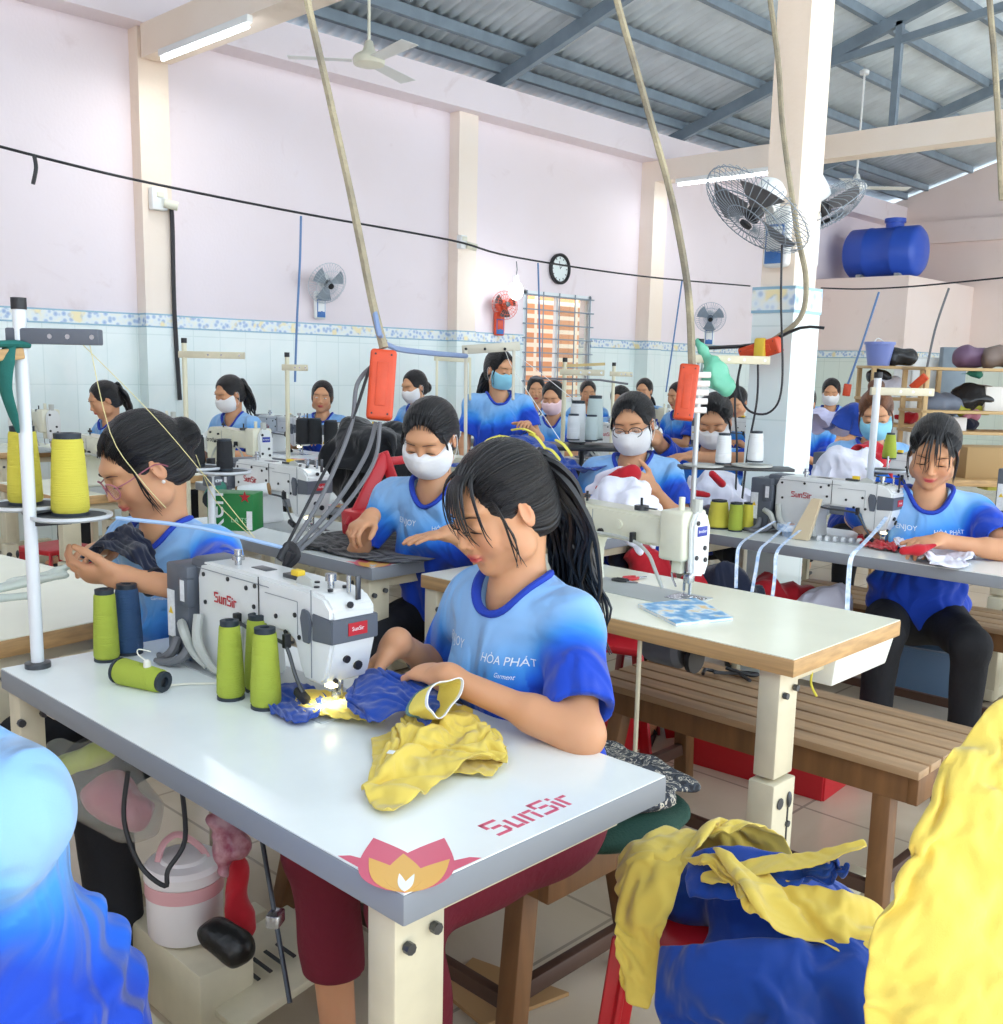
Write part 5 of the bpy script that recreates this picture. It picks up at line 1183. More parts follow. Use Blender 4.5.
w.lathe([(.009, 0), (.012, .002), (.012, .01), (.0075, .045), (.0065, .055), (.003, .058)], Mw, 16, T(pb)); w.tube([pb+V((0, 0, .055)), pb+V((-.012, .01, .068)), pb+V((-.006, .02, .075)), pb+V((.012, .008, .07))], .0012, Mw, 6, smooth=4)
tag(w.build('oil_bottle'), 'little white nozzle bottle in front of the lying green cone', 'bottle')
w = MB(); a0 = at(158, 687, z=.7835); w.tube([a0, at(185, 684, z=.7835), at(220, 683, z=.7835), at(225, 678, z=.79), at(222, 670, z=.80)], .0022, Mw, 6, smooth=6); tag(w.build('thread_tail'), 'thin white thread lying on the front table', 'cord')

# benches
M_bench = mat('bench_wood', 'a98a68', .5, vary=.3, vscale=5, stretch=(6, .5, 3)); M_bench2 = mat('bench_leg_wood', '7a5532', .5, vary=.35, vscale=5, stretch=(4, 4, .5)); M_dark = mat('dark_wood', '4e362a', .5, vary=.3, vscale=6)
def bench(label, x0, y0, x1, y1, zt=.44, slats=6, open_=.012):
    root = thing('bench', label, 'bench', ((x0+x1)/2, (y0+y1)/2, 0)); w, l = x1-x0, y1-y0
    s = MB(); sw_ = (w-open_*(slats-1))/slats
    for i in range(slats): s.box((-w/2+sw_/2+i*(sw_+open_), 0, zt-.011), (sw_, l, .022), M_bench, .003)
    s.build('seat', root)
    a = MB(); a.box((-w/2+.035, 0, zt-.06), (.028, l-.05, .075), M_bench2, .003); a.box((w/2-.035, 0, zt-.06), (.028, l-.05, .075), M_bench2, .003)
    for yy in (-l/2+.02, l/2-.02): a.box((0, yy, zt-.06), (w-.04, .028, .075), M_bench2, .003)
    a.build('apron', root)
    for yy in (-l/2+.10, l/2-.10):
        for e in (-1, 1): g = MB(); g.bar((e*(w/2-.05), yy, zt-.08), (e*(w/2+.015), yy+(.03 if yy > 0 else -.03), 0), .05, .05, M_bench2, .004, up=(0, 1, 0)); g.build('leg', root)
        r = MB(); r.box((0, yy+(.02 if yy > 0 else -.02), .12), (w, .025, .04), M_dark, .003); r.build('stretcher', root)
    r = MB(); r.box((-w/2+.0, 0, .10), (.025, l-.15, .035), M_dark, .003); r.build('stretcher', root)
    return root
bench('long slatted wooden bench behind the wood edged table', 2.455, .93, 2.90, 1.98)
bench('dark wooden bench under the seamstress in front', 1.43, 1.245, 1.83, 2.2, slats=4)
# cushion and printed cloth on the front bench
s = Sdf(.007); s.ell((1.66, 1.32, .475), (.20, .21, .028), k=.02); s.disp = lambda Q: wob(Q, 5, 9, 4)*.010; s.dispfar = .03
tag(sdf_obj('seat_cushion', s, mat('dark_green_cloth', '173f33', .85, bump=.3, bscale=200)), 'dark green cushion on the end of the front bench', 'cushion')
pr = bpy.data.materials.new('batik_print'); nt, b = nodes(pr); L_ = nt.links.new
tc = nt.nodes.new('ShaderNodeTexCoord'); vv = nt.nodes.new('ShaderNodeTexNoise'); vv.inputs['Scale'].default_value = 34; vv.inputs['Distortion'].default_value = 2.2; vv.inputs['Detail'].default_value = 2; rr = nt.nodes.new('ShaderNodeValToRGB'); cr = rr.color_ramp; cr.interpolation = 'CONSTANT'; cr.elements.new(.52); cr.elements.new(.60)
for e, (p, c) in zip(cr.elements, ((0, '23262c'), (.40, '3c4149'), (.54, 'c9c2b0'), (.60, '4a4d52'))): e.position = p; e.color = (*hx(c), 1)
L_(tc.outputs['Object'], vv.inputs[0]); L_(vv.outputs[0], rr.inputs[0]); L_(rr.outputs[0], b.inputs['Base Color']); b.inputs['Roughness'].default_value = .8
s = Sdf(.006); s.ell((1.67, 1.34, .525), (.20, .20, .016), k=.02); s.ell((1.80, 1.24, .52), (.06, .10, .02), k=.02); s.disp = lambda Q: wob(Q, 15, 13, 4)*.009; s.dispfar = .03
tag(sdf_obj('folded_cloth', s, pr), 'black and cream printed cloth folded on the green cushion', 'cloth')
# ================================================================== things hanging in and standing about the room
M_blade = mat('grey_blade', '8d98a2', .45); M_bladew = mat('white_blade', 'e3e6e2', .4); M_fanc = mat('cream_fan', 'e6e4d0', .4); M_bluep = mat('blue_plastic', '3f74b8', .4)
def cage(mb, r, m, z0=-.03, z1=.05, n=26, t=.0016, rings=(1, .72, .4)):
    for k in range(n):
        a = 2*math.pi*k/n; c, s_ = math.cos(a), math.sin(a)
        mb.tube([(c*r*.14, s_*r*.14, z1), (c*r*.6, s_*r*.6, z1*.9), (c*r*.93, s_*r*.93, z1*.4), (c*r, s_*r, 0), (c*r*.9, s_*r*.9, z0*.7), (c*r*.3, s_*r*.3, z0)], t, m, 4, smooth=2)
    for q in rings: mb.tube([(math.cos(a)*r*q, math.sin(a)*r*q, 0 if q == 1 else z1*(1-q*.35)) for a in np.linspace(0, 6.283, 25)[:-1]], t*1.5, m, 5, closed=True)
def wall_fan(label, base, facing, tilt, r, col=None, arm=(.16, .17), hface=None, cagem=None, badge=True, blade=None):
    """base: point on the wall; facing: direction in degrees the head looks; local head axis is +z"""
    base = V(base); root = thing('wall_fan', label, 'fan', base)
    col = col or M_white; f = V((math.cos(R(facing)), math.sin(R(facing)), 0)); f2 = f if hface is None else V((math.cos(R(hface)), math.sin(R(hface)), 0)); hd = (f2*math.cos(R(tilt))-V((0, 0, 1))*math.sin(R(tilt)))
    b = MB(); rz = facing
    Mb = rotm(z=R(rz))
    b.box((.03, 0, -.02), (.05, .12, .25), col, .03, M=Mb, seg=4); b.box((.057, 0, -.05), (.006, .085, .16), M_bluep, .004, M=Mb); b.box((.061, 0, -.03), (.004, .07, .10), col, .004, M=Mb); b.cyl(Mb @ V((.06, 0, -.09)), Mb @ V((.068, 0, -.09)), .016, M_bluep, 16)
    b.build('wall_bracket', root)
    hc = f*arm[0]+V((0, 0, arm[1])); q = hd.to_track_quat('Z', 'Y').to_matrix().to_4x4(); MH = T(hc) @ q
    a = MB(); a.tube([f*.05+V((0, 0, .06)), f*.09+V((0, 0, .12)), hc-hd*.03], .018, col, 10, smooth=4); a.lathe([(.03, -.14), (.058, -.12), (.064, -.06), (.06, -.03), (.04, -.025)], col, 20, MH); a.build('motor_housing', root, smooth=50)
    c = MB(); cage(c, r, cagem or M_blade, -.03, .075, 40 if r > .17 else 24); c.v = [MH @ p for p in c.v]; c.build('guard', root)
    bl = MB()
    for k in range(3):
        pts = [[(rr*r*math.cos(an+k*2.094), rr*r*math.sin(an+k*2.094), .01+.028*(an-.45)) for an in np.linspace(0, .95, 6)] for rr in (.18, .45, .7, .86)]
        bl.sheet([[MH @ V(p) for p in row] for row in pts], blade or M_blade, .002)
    bl.build('blades', root)
    h = MB(); h.lathe([(.0, .0), (.036, 0), (.034, .045), (.0, .05)], M_black, 16, MH); h.lathe([(0, .072), (.028, .074), (.026, .082), (0, .084)], M_black, 16, MH); h.build('hub', root)
    return root
wf = wall_fan('large wall fan with dusty grey guard mounted on the free standing column', at(782, 233, X=4.06), 180, 52, .245, arm=(.21, .07), hface=150, blade=mat('dusty_blade', '6d6d70', .5))
wall_fan('small wall fan on the back wall above the ponytailed masked woman', at(318, 303, Y=7.98), -95, 25, .19, cagem=mat('pale_blade', 'b9c4cc', .4))
wall_fan('small wall fan with blue grey head beside the right wall column', at(709, 333, X=10.59), 215, 20, .18, cagem=mat('bluegrey_blade', '8fa0b4', .4))
o_ = M_white
wall_fan('orange wall fan beside the barred window', at(498, 322, Y=7.98), -110, -5, .15, col=mat('orange_plastic', 'e0502a', .4), cagem=mat('orange_guard', 'd8502c', .4), blade=M_black)
# ceiling fans
def ceiling_fan(label, c, zt, spin, col):
    root = thing('ceiling_fan', label, 'fan', c); c = V(c); h = zt-c.z
    d = MB(); d.cyl((0, 0, .05), (0, 0, h), .012, col, 10); d.lathe([(.05, h-.06), (.055, h-.02), (.02, h-.0)], col, 16); d.build('down_rod', root)
    m = MB(); m.lathe([(.012, .16), (.03, .15), (.05, .08), (.11, .045), (.125, .02), (.12, -.02), (.07, -.035), (.0, -.04)], col, 28); m.build('motor_housing', root, smooth=50)
    for k in range(3):
        b = MB(); a = R(spin+k*120); Mz = rotm(z=a); b.sheet([[Mz @ V((x, y, .0-.06*y/.6+.004)) for y in np.linspace(-.055, .055, 4)*(1+.5*x)] for x in np.linspace(.13, .62, 6)], M_bladew, .003); b.build('blade', root)
    return root
ceiling_fan('ceiling fan with cream motor hanging near the left tube light', at(369, 62, d=8), 4.72, 20, M_fanc)
ceiling_fan('white ceiling fan hanging beyond the beam near the water tank', at(856, 188, d=12), 4.85, 75, M_white)
# clock
r_ = thing('wall_clock', 'round black rimmed clock on the back wall beside the window', 'clock', at(559, 269, Y=7.99)); q = rotm(x=R(90))
c = MB(); c.lathe([(.135, .0), (.17, 0), (.172, .03), (.155, .04), (.140, .03), (.138, .0)], M_black, 40, q, cap=False); c.build('rim', r_); c = MB(); c.lathe([(0, .012), (.142, .012)], mat('clock_face', 'e6f0ee', .4), 40, q, cap=False)
for k in range(12): a = R(30*k); c.box((math.sin(a)*.12, -.014, math.cos(a)*.12), (.008, .003, .02), M_black, rot=(0, a, 0))
c.build('dial', r_)
c = MB(); c.bar((0, -.018, 0), (.045, -.018, .045), .003, .006, M_black); c.bar((0, -.02, 0), (-.02, -.02, .085), .003, .005, M_black); c.build('hands', r_)
# bulb on its wire
bp = at(516, 291, Y=7.6); r_ = thing('light_bulb', 'lit round bulb hanging in front of the back wall left of the clock', 'bulb', bp)
c = MB(); c.ball((0, 0, 0), (.075, .075, .09), mat('lit_bulb', 'ffffff', .3, emit='f6faff', estr=14), 20); c.build('glass', r_); c = MB(); c.cyl((0, 0, .08), (0, 0, .16), .03, M_white, 14); c.tube([(0, 0, .16), (.01, 0, .22), (-.004, 0, .30)], .006, M_cordg, 6); c.build('socket', r_)
li = bpy.data.lights.new('bulb_glow', 'POINT'); li.energy = 3; li.shadow_soft_size = .09; li.color = (.95, .98, 1); lo = bpy.data.objects.new('bulb_glow', li); COL.objects.link(lo); lo.location = bp+V((0, -.16, -.02))
# wire across the hall with hanging wires
def wire(name, label, pts, r, m, sm=6, cat='cable', group=None):
    if name == 'rope' and 'thin' not in label: p_ = V(pts[0]); q_ = V(pts[1]); d_ = (p_-q_)/(p_-q_).z; e_ = p_+d_*.25*(roofz(p_.y)-.1-p_.z); e_.z = roofz(e_.y)-.1; n_ = max(2, int((e_-p_).length/.22)); pts = [e_.lerp(p_, k_/n_) for k_ in range(n_)]+list(pts); r = [r[0]]*(2*n_)+r if isinstance(r, list) else r
    w = MB(); w.tube(pts, r, m, 6, smooth=sm); return tag(w.build(name), label, cat, group)
wy = 6.6
wp = [at(x, y, Y=wy) for x, y in ((-40, 136), (60, 162), (150, 183), (300, 213), (450, 240), (514, 257), (640, 276), (750, 286))]
wire('overhead_cable', 'long dark cable strung across the hall in front of the back wall', wp, .009, M_cord)
wire('overhead_cable', 'dark cable running right from the free standing column past the water tanks', [at(821, 288, X=9.5), at(860, 289, X=9.5), at(905, 287, X=9.5), at(950, 283, X=9.5), at(1010, 277, X=9.5)], .008, M_cord)
M_bluecord = mat('blue_cord', '5b7fb0', .5)
wire('hanging_cable', 'short black cable end hanging from the overhead cable at far left', [at(34, 155, Y=wy), at(36, 168, Y=wy), at(33, 184, Y=wy)], .012, M_cord)
wire('hanging_cable', 'blue cord hanging from the overhead cable left of the first rope', [at(301, 216, Y=wy), at(300, 260, Y=wy), at(297, 320, Y=wy), at(295, 382, Y=wy)], .009, M_bluecord)
wire('hanging_cable', 'blue cord hanging in front of the barred window', [at(538, 263, Y=wy), at(539, 300, Y=wy), at(540, 372, Y=wy)], .009, M_bluecord)
wire('hanging_cable', 'blue cord slanting down left of the second rope', [at(682, 281, Y=wy), at(675, 330, Y=wy), at(666, 392, Y=wy)], .009, M_bluecord)
wire('hanging_cable', 'blue cord slanting down beside the tall pole right of the column', [at(879, 292, X=9.4), at(860, 350, X=9.4), at(845, 392, X=9.4)], .010, M_bluecord)
wire('hanging_cable', 'grey cord slanting down to the orange plug near the white fridge', [at(949, 288, X=9.4), at(935, 330, X=9.4), at(925, 378, X=9.4)], .010, M_cordg)
wire('wall_cable', 'thick black cable running down the left wall column', [at(168, 206, Y=7.83), at(172, 215, Y=7.83), at(174, 300, Y=7.83), at(178, 370, Y=7.83), at(180, 400, Y=7.83)], .017, M_cord)
# rope-wrapped supply cables with their orange sockets
M_orange = mat('orange_socket', 'd24a24', .45, vary=.12, vscale=30)
def socket_strip(label, a, b, w=.045, t=.032, plugs=0, faced=None):
    a, b = V(a), V(b); root = thing('socket_strip', label, 'power strip', (a+b)/2); c = (a+b)/2; x = (b-a).normalized(); L = (b-a).length; n = faced or (CAMP-c).normalized(); n = V(n); n = (n-x*n.dot(x)).normalized(); y = n.cross(x)
    M = Matrix((x, y, n)).transposed().to_4x4(); m = MB(); m.box((0, 0, 0), (L, w, t), M_orange, .008, M=M, seg=3); m.box((0, 0, t*.5), (L*.62, w*.42, .003), M_orange, .003, M=M)
    for e in (-1, 1):
        for s in (-1, 1): m.cyl(M @ V((e*L*.42, s*w*.3, t*.48)), M @ V((e*L*.42, s*w*.3, t*.53)), .0022, M_black, 8)
    m.build('casing', root); return root
ra = at(300, -40, d=2.15); s1a, s1b = at(384, 350, d=2.2), at(379, 420, d=2.2)
wire('rope', 'spotted jute rope carrying the near orange power strip', [ra, at(330, 100, d=2.15), at(352, 200, d=2.17), at(372, 300, d=2.2), at(384, 348, d=2.205)], [.0085, .0095, .0095, .0105, .011], M_rope, 6, 'rope')
socket_strip('orange power strip hanging on the near rope in front of the masked woman', s1a, s1b, .056, .034)
wire('power_cable', 'black cable looping from the near power strip down to the front machine', [at(386, 340, d=2.23), at(370, 368, d=2.2), at(352, 420, d=2.2), at(320, 480, d=2.2), at(283, 553, d=2.1)], .0035, M_cord)
wire('power_cable', 'grey cable curving left out of the near power strip', [at(372, 366, d=2.23), at(357, 385, d=2.2), at(350, 430, d=2.2), at(320, 500, d=2.17), at(287, 553, d=2.1)], .0048, M_cordg)
wire('power_cable', 'pair of grey cables from the bottom of the near power strip to the machine top', [at(376, 422, d=2.2), at(366, 455, d=2.2), at(338, 500, d=2.17), at(291, 554, d=2.1)], .0052, M_cordg)
wire('power_cable', 'third grey cable bundled beside the pair under the near power strip', [at(380, 422, d=2.19), at(374, 462, d=2.19), at(343, 508, d=2.16), at(294, 556, d=2.09)], .0045, M_cordg)
wire('cable_tie', 'black knot of cable ties on top of the front machine', [at(280, 560, d=2.06), at(289, 545, d=2.07), at(297, 556, d=2.06), at(286, 566, d=2.06), at(292, 552, d=2.05)], .009, M_cord, cat='tie')
wire('strap', 'pale blue elastic strap running from the thread stand plate to the cable knot', [at(116, 518, d=2.02), at(200, 528, d=2.04), at(292, 550, d=2.07)], .0042, mat('pale_strap', '9db8dc', .7), 3, 'strap')
wire('strap', 'blue strap tied from the near rope to the steel frame stand', [at(375, 312, d=2.2), at(386, 344, d=2.25), at(420, 352, d=3.0), at(466, 356, d=4.15)], [.006, .006, .008, .010], M_strap, 3, 'strap')
s2a, s2b = at(690, 365, d=3.3), at(683, 420, d=3.3)
wire('rope', 'pale jute rope carrying the orange power strip in front of the column', [at(610, -30, d=3.2), at(645, 100, d=3.2), at(672, 200, d=3.25), at(688, 290, d=3.3), at(692, 365, d=3.3)], [.011, .012, .012, .013, .013], M_rope, 6, 'rope')
ss2 = socket_strip('orange power strip with white plugs hanging on the second rope', s2a, s2b, .062, .05)
for k in range(5):
    p = MB(); p0 = s2a.lerp(s2b, .18+.16*k)+(r2*.025); p.cyl(p0, p0+r2*.045, .010, M_white, 10); tag(p.build('power_plug'), 'white plug in the side of the second orange power strip', 'plug', 'white plugs in the second power strip')
wire('rope', 'thin rope hanging down the left face of the free standing column', [at(766, -30, X=3.98), at(778, 60, X=3.98), at(783, 130, X=3.98), at(797, 230, X=3.98), at(806, 280, X=3.98), at(800, 318, X=3.98), at(770, 342, X=3.98)], .011, M_rope, 6, 'rope')
wire('rope', 'rope hanging at the right edge above the water tank', [at(988, -30, d=3.5), at(996, 80, d=3.5), at(1002, 200, d=3.5)], .010, M_rope, 6, 'rope')
ss3 = socket_strip('short orange power strip tied flat against the free standing column', at(742, 356, X=3.95), at(780, 344, X=3.95), .07, .05)
y_ = MB(); y_.box(at(760, 350, X=3.925), (.03, .05, .10), mat('yellow_tape', 'd9b83a', .5), .01); tag(y_.build('yellow_tape'), 'yellow tape round the power strip on the column', 'tape')
for k, (lab, pts) in enumerate((('black cable hanging in a wide loop below the column power strip', ((742, 360), (738, 385), (748, 410), (770, 412), (782, 385), (781, 300), (782, 245))), ('black cable dropping from the column power strip to the cone stand', ((758, 362), (757, 400), (748, 450), (742, 500))), ('grey cable bending down from the column power strip to the green cone', ((741, 362), (735, 400), (737, 450), (735, 505))))):
    wire('power_cable', lab, [at(x, y, X=3.9) for x, y in pts], .0048, M_cord)
b_ = MB(); b_.tube([at(706, 348, X=3.93), at(760, 344, X=3.95), at(800, 328, X=4.0), at(824, 328, X=4.05)], [.02, .02, .016, .016], M_black, 8, smooth=3, flat=.4); tag(b_.build('black_bar'), 'black flat bar reaching from the thread stand to the column', 'bar')
# small fixtures on the wall columns
def fixture(label, p, cat='switch box', d=(.13, .07, .17), lamp=False):
    root = thing('wall_box', label, cat, p); b = MB(); b.box((0, 0, 0), d, M_white, .01); b.build('box', root); s = MB(); s.box((0, -.04, .03), (.06, .02, .04), M_fanc, .006); s.cyl((.03, -.04, -.03), (.12, -.09, -.05), .035, M_fanc, 12); s.build('plug', root); return root
fixture('small white box with plug on the left wall column', at(158, 199, Y=7.82)); fixture('small white box on the middle wall column', at(462, 242, Y=7.82), d=(.09, .07, .13))
# water tanks and boxes on the store room
M_tank = mat('blue_tank', '2f5ac8', .35); ty = 7.05
def tank(label, x0, x1, y, r, m, z=2.85):
    root = thing('water_tank', label, 'water tank', ((x0+x1)/2, y, z)); L = x1-x0
    t = MB(); t.lathe([(0, -L/2-.10), (r*.5, -L/2-.09), (r*.85, -L/2-.05), (r, -L/2), (r, -L*.25), (r*1.02, -L*.24), (r*1.02, -L*.2), (r, -L*.19), (r, L*.19), (r*1.02, L*.2), (r*1.02, L*.24), (r, L*.25), (r, L/2), (r*.85, L/2+.05), (r*.5, L/2+.09), (0, L/2+.1)], m, 40, T(0, 0, r+.02) @ rotm(y=R(90))); t.build('body', root, smooth=50)
    l = MB(); l.lathe([(r*.36, 0), (r*.36, .09), (r*.42, .09), (r*.42, .15), (r*.1, .17), (0, .17)], m, 24, T(-L*.12, 0, 2*r-.01)); l.build('lid', root)
    s = MB(); [s.box((e*L*.3, 0, .03), (.08, r*1.3, .06), M_standw, .01) for e in (-1, 1)]; s.build('cradle', root)
    return root
tk = tank('long blue plastic water tank on the store room roof', -.50, .50, 7.2, .37, M_tank); tk.location = (15.72, 7.18, 2.865); tk.rotation_euler = (0, 0, R(90))
wall_fan('second wall fan on the hidden far side of the free standing column', V((4.25, 2.32, 2.0)), 0, 55, .20, arm=(.14, .14), hface=-20, blade=mat('dusty_blade', '6d6d70', .5))
# ================================================================== garments and cloth
def pr_(px, P): return px*(V(P)-CAMP).dot(fw)/FPX
def folded(name, caps, m, parent=None, h=.005, amp=.006, freq=14, seed=1, label=None, cat=None, group=None, up=(0, 0, 1), k=.012, it=1, rel=None):
    s = Sdf(h)
    for c in caps: s.cap(c[0], c[1], c[2], c[3], k=k, squash=(up, c[4]) if len(c) > 4 and c[4] > 1 else None)
    def disp(Q):
        a = wob(Q, seed, freq*.6, 4); rdg = 1-np.abs(wob(Q+a[:, None]*.02, seed+3, freq, 4))
        return -amp*(rdg-.5)*1.3+amp*.7*a
    s.disp = disp; s.dispfar = amp*2.2+.004
    o = sdf_obj(name, s, m, parent, it=it)
    if label: tag(o, label, cat, group)
    if rel is not None: o.matrix_basis = T(-V(rel))
    return o
def dc(x1, y1, x2, y2, r1, r2, d1, d2=None, fl=1.5): a, b = D(x1, y1, d1), D(x2, y2, d2 or d1); return (a, b, pr_(r1, a), pr_(r2, b), fl)
gb = Z(430, 745); root = thing('garment', 'yellow and blue garment spread on the front table under the needle', 'garment', gb)
cloth_obj('body', 'yellow_body', M_cy, root, rel=gb); cloth_obj('under', 'yellow_lining', M_cy, root, rel=gb); cloth_obj('panel', 'yellow_panel', M_cy, root, rel=gb); cloth_obj('bluep', 'blue_panel', M_cb, root, rel=gb); cloth_obj('sleeve', 'blue_sleeve', M_cb, root, rel=gb)
cf = MB(); a, b = D(424, 703, 1.735), D(444, 697, 1.70); ax_ = (b-a).normalized(); q = T(a) @ ax_.to_track_quat('Z', 'Y').to_matrix().to_4x4() @ rotm(z=R(20)) @ Matrix.Diagonal((1.05, .55, 1, 1)); Ln = (b-a).length
n = 32
def ring(r, z, k): a_ = 2*math.pi*k/n; w_ = 1+.10*math.sin(3*a_+z*40)+.05*math.sin(5*a_); return q @ V((r*w_*math.cos(a_), r*w_*math.sin(a_), z+.004*math.sin(2*a_+1)))
def band(zs, rs, m):
    g = [[ring(r, z, k) for k in range(n+1)] for z, r in zip(zs, rs)]; cf.sheet(g, m, .0018)
band([0, Ln*.5, Ln*.94], [.040, .042, .044], mat('cuff_yellow', 'e8d466', .85, bump=.3, bscale=300)); band([Ln*.94, Ln*1.05], [.0442, .0445], M_label); band([Ln*.04, Ln*.16], [.0422, .0424], mat('stitch_teal', '5f8080', .8))
o = cf.build('cuff', root, smooth=80); o.matrix_basis = T(-gb); o['label'] = 'yellow cuff band with a white edge'
lt = MB(); lt.box(Z(391, 752, .822), (.012, .010, .0012), M_label, rot=(0, 0, R(30))); o = lt.build('size_label', root); o.matrix_basis = T(-gb)
st = thing('plastic_stool', 'red plastic stool under the pile of yellow and blue pieces', 'stool', (1.47, .86, 0)); b = MB(); b.box((0, 0, .44), (.27, .27, .03), M_redp, .012); b.build('seat', st)
for e in (-1, 1):
    for g in (-1, 1): b = MB(); b.bar((e*.12, g*.12, .43), (e*.155, g*.155, 0), .055, .012, M_redp, .004, up=(g, -e, 0)); b.bar((e*.12, g*.12, .43), (e*.155, g*.155, 0), .012, .055, M_redp, .004, up=(g, -e, 0)); b.build('leg', st)
s = Sdf(.008)
for (x, y, d, r) in ((760, 900, 1.76, (.10, .10, .07)), (690, 895, 1.84, (.07, .07, .05)), (810, 910, 1.72, (.09, .09, .05)), (760, 970, 1.68, (.10, .10, .07)), (830, 970, 1.66, (.09, .09, .06))): s.ell(D(x, y, d), r, k=.03)
tag(sdf_obj('garment', s, M_cb), 'bundle of blue garments inside the pile on the red stool', 'garment')
for key, m, lab in (('p_y1', M_cy, 'yellow piece spread at the back top of the stool pile'), ('p_y2', M_cy, 'yellow piece hanging down the left side of the stool pile'), ('p_b1', M_cb, 'royal blue sleeve pointing right on top of the stool pile'), ('p_y3', M_cy, 'narrow yellow strip along the top of the blue sleeve'), ('p_y4', M_cy, 'crumpled yellow piece in the middle of the stool pile'), ('p_b2', M_cb, 'crumpled royal blue piece at the front bottom of the stool pile')):
    cloth_obj(key, 'garment', m, label=lab, cat='garment')
s = Sdf(.010)
for (x, y, d, r) in ((1000, 900, 1.16, (.05, .05, .09)), (1040, 830, 1.18, (.045, .05, .09)), (1000, 1000, 1.16, (.06, .06, .07)), (1080, 900, 1.2, (.09, .09, .15)), (1020, 1090, 1.2, (.10, .10, .3))): s.ell(D(x, y, d), r, k=.04)
tag(sdf_obj('yellow_cloth', s, M_cy), 'tightly packed yellow cloth inside the large heap at the right edge', 'cloth')
cloth_obj('heap', 'yellow_cloth', M_cy, label='large yellow cloth covering the heap close to the camera at right', thick=.003)
cloth_obj('heap2', 'yellow_cloth', M_cy, label='small yellow fold above the large heap at the right edge')
cloth_obj('nv', 'navy_cloth', M_cnv, label='navy cloth held in the hands of the woman in pink glasses')
cloth_obj('bk', 'black_cloth', M_cbk, label='black cloth laid flat on the table of the masked woman', thick=.003)
for key, m, lab in (('hw1', M_cw, 'white cloth heaped behind the cream sewing machine'), ('hw2', M_cw, 'heap of white shirts behind the thread stand by the column'), ('hw3', M_cw, 'white shirts heaped right of the column above the machine'), ('hl', M_clav, 'lavender cloth heap beside the blue heap right of the column'), ('hb', cloth_mat('deep_blue_cloth', '1a3c92'), 'deep blue cloth heap right of the column'), ('hr', M_cr, 'red cloth in front of the woman with auburn topknot'), ('hk', M_cbk, 'big heap of black cloth behind the masked woman'), ('hby', M_cb, 'blue pieces with yellow edges heaped on the middle machine')):
    me = RES[key]; n_ = len(me.vertices); Pv = np.zeros(n_*3); me.vertices.foreach_get('co', Pv); Pv = Pv.reshape(-1, 3); Nv = np.array([tuple(v.normal) for v in me.vertices]); sz = 2.2 if key in ('hl', 'hb') else 1
    rg_ = 1-np.abs(wob(Pv+wob(Pv, 3, 9, 3)[:, None]*.03, n_, 15/sz, 4)); rg2 = 1-np.abs(wob(Pv, n_+5, 30/sz, 4)); Pv = Pv+Nv*((rg_-.6)*.034*sz+(rg2-.6)*.014*sz)[:, None]; me.vertices.foreach_set('co', Pv.ravel()); me.update()
    cloth_obj(key, 'cloth_heap', m, label=lab, thick=.004)
# fillings of the heaps so that they are solid
folded('black_cloth', [dc(345, 470, 385, 462, 26, 30, 4.6, 4.5, 1), dc(360, 490, 392, 500, 20, 22, 4.5, 4.4, 1), dc(375, 440, 395, 436, 14, 16, 4.6, 4.6, 1)], M_cbk, h=.012, amp=.022, freq=9, seed=51, label='lower part of the black cloth heap hanging over the table edge', cat='cloth', k=.02)
folded('red_piece', [dc(612, 482, 632, 474, 9, 10, 3.8, 3.78, 2), dc(598, 488, 612, 482, 3, 5, 3.8, 3.8, 1)], M_cr, h=.006, amp=.003, freq=12, seed=62, label='red piece held by the woman in black rimmed glasses', cat='cloth', up=(.6, .6, .2))
folded('white_piece', [dc(600, 478, 620, 472, 6, 8, 3.84, 3.82, 2), dc(590, 490, 612, 480, 6, 8, 3.86, 3.84, 2)], M_cw, h=.006, amp=.003, freq=12, seed=63, label='white piece folded with the red piece in raised hand', cat='cloth', up=(.6, .6, .2))
folded('red_piece', [dc(712, 474, 722, 484, 4, 4, 4.25, 4.25, 1), dc(690, 492, 708, 495, 4, 3, 4.25, 4.25, 1)], M_cr, h=.007, amp=.003, freq=12, seed=65, label='red strip lying on the white shirts by the column', cat='cloth')
M_ye = mat('yellow_edge', 'e6dc62', .85)
for k, (x, y, x2, y2) in enumerate(((476, 450, 500, 436), (500, 436, 520, 446), (520, 446, 528, 460), (530, 434, 545, 448), (545, 448, 560, 460), (556, 440, 572, 456), (500, 460, 520, 462), (512, 430, 535, 434))):
    w = MB(); w.tube([D(x, y, 4.04), D((x+x2)/2, (y+y2)/2-3, 4.01), D(x2, y2, 4.03)], .009, M_ye, 6, smooth=4, flat=.5); tag(w.build('edge_band'), 'yellow edge band on the blue pieces on the middle machine', 'trim', 'yellow edge bands on the blue pieces')
rg = Z(930, 545); root = thing('garment', 'white shirt with red panel lying on the right table', 'garment', rg)
cloth_obj('rw', 'white_panel', M_cw, root, rel=rg); cloth_obj('rr', 'red_panel', M_cr, root, rel=rg)
folded('red_trim', [dc(903, 551, 918, 550, 4, 5, 3.45, 3.45, 1), dc(918, 550, 935, 545, 5, 2, 3.45, 3.45, 1)], M_cr, root, h=.005, amp=.002, freq=14, seed=82, rel=rg)
folded('plastic_sheet', [dc(-10, 590, 60, 575, 10, 8, 2.35, 2.4, 2.5), dc(20, 580, 90, 560, 8, 5, 2.4, 2.42, 2.5), dc(-10, 600, 30, 596, 8, 6, 2.3, 2.35, 2)], mat('clear_plastic', 'd7e2d8', .15, alpha=.75, bump=.4, bscale=30), h=.005, amp=.005, freq=16, seed=42, label='crumpled clear plastic sheets on the left wood edged table', cat='plastic')
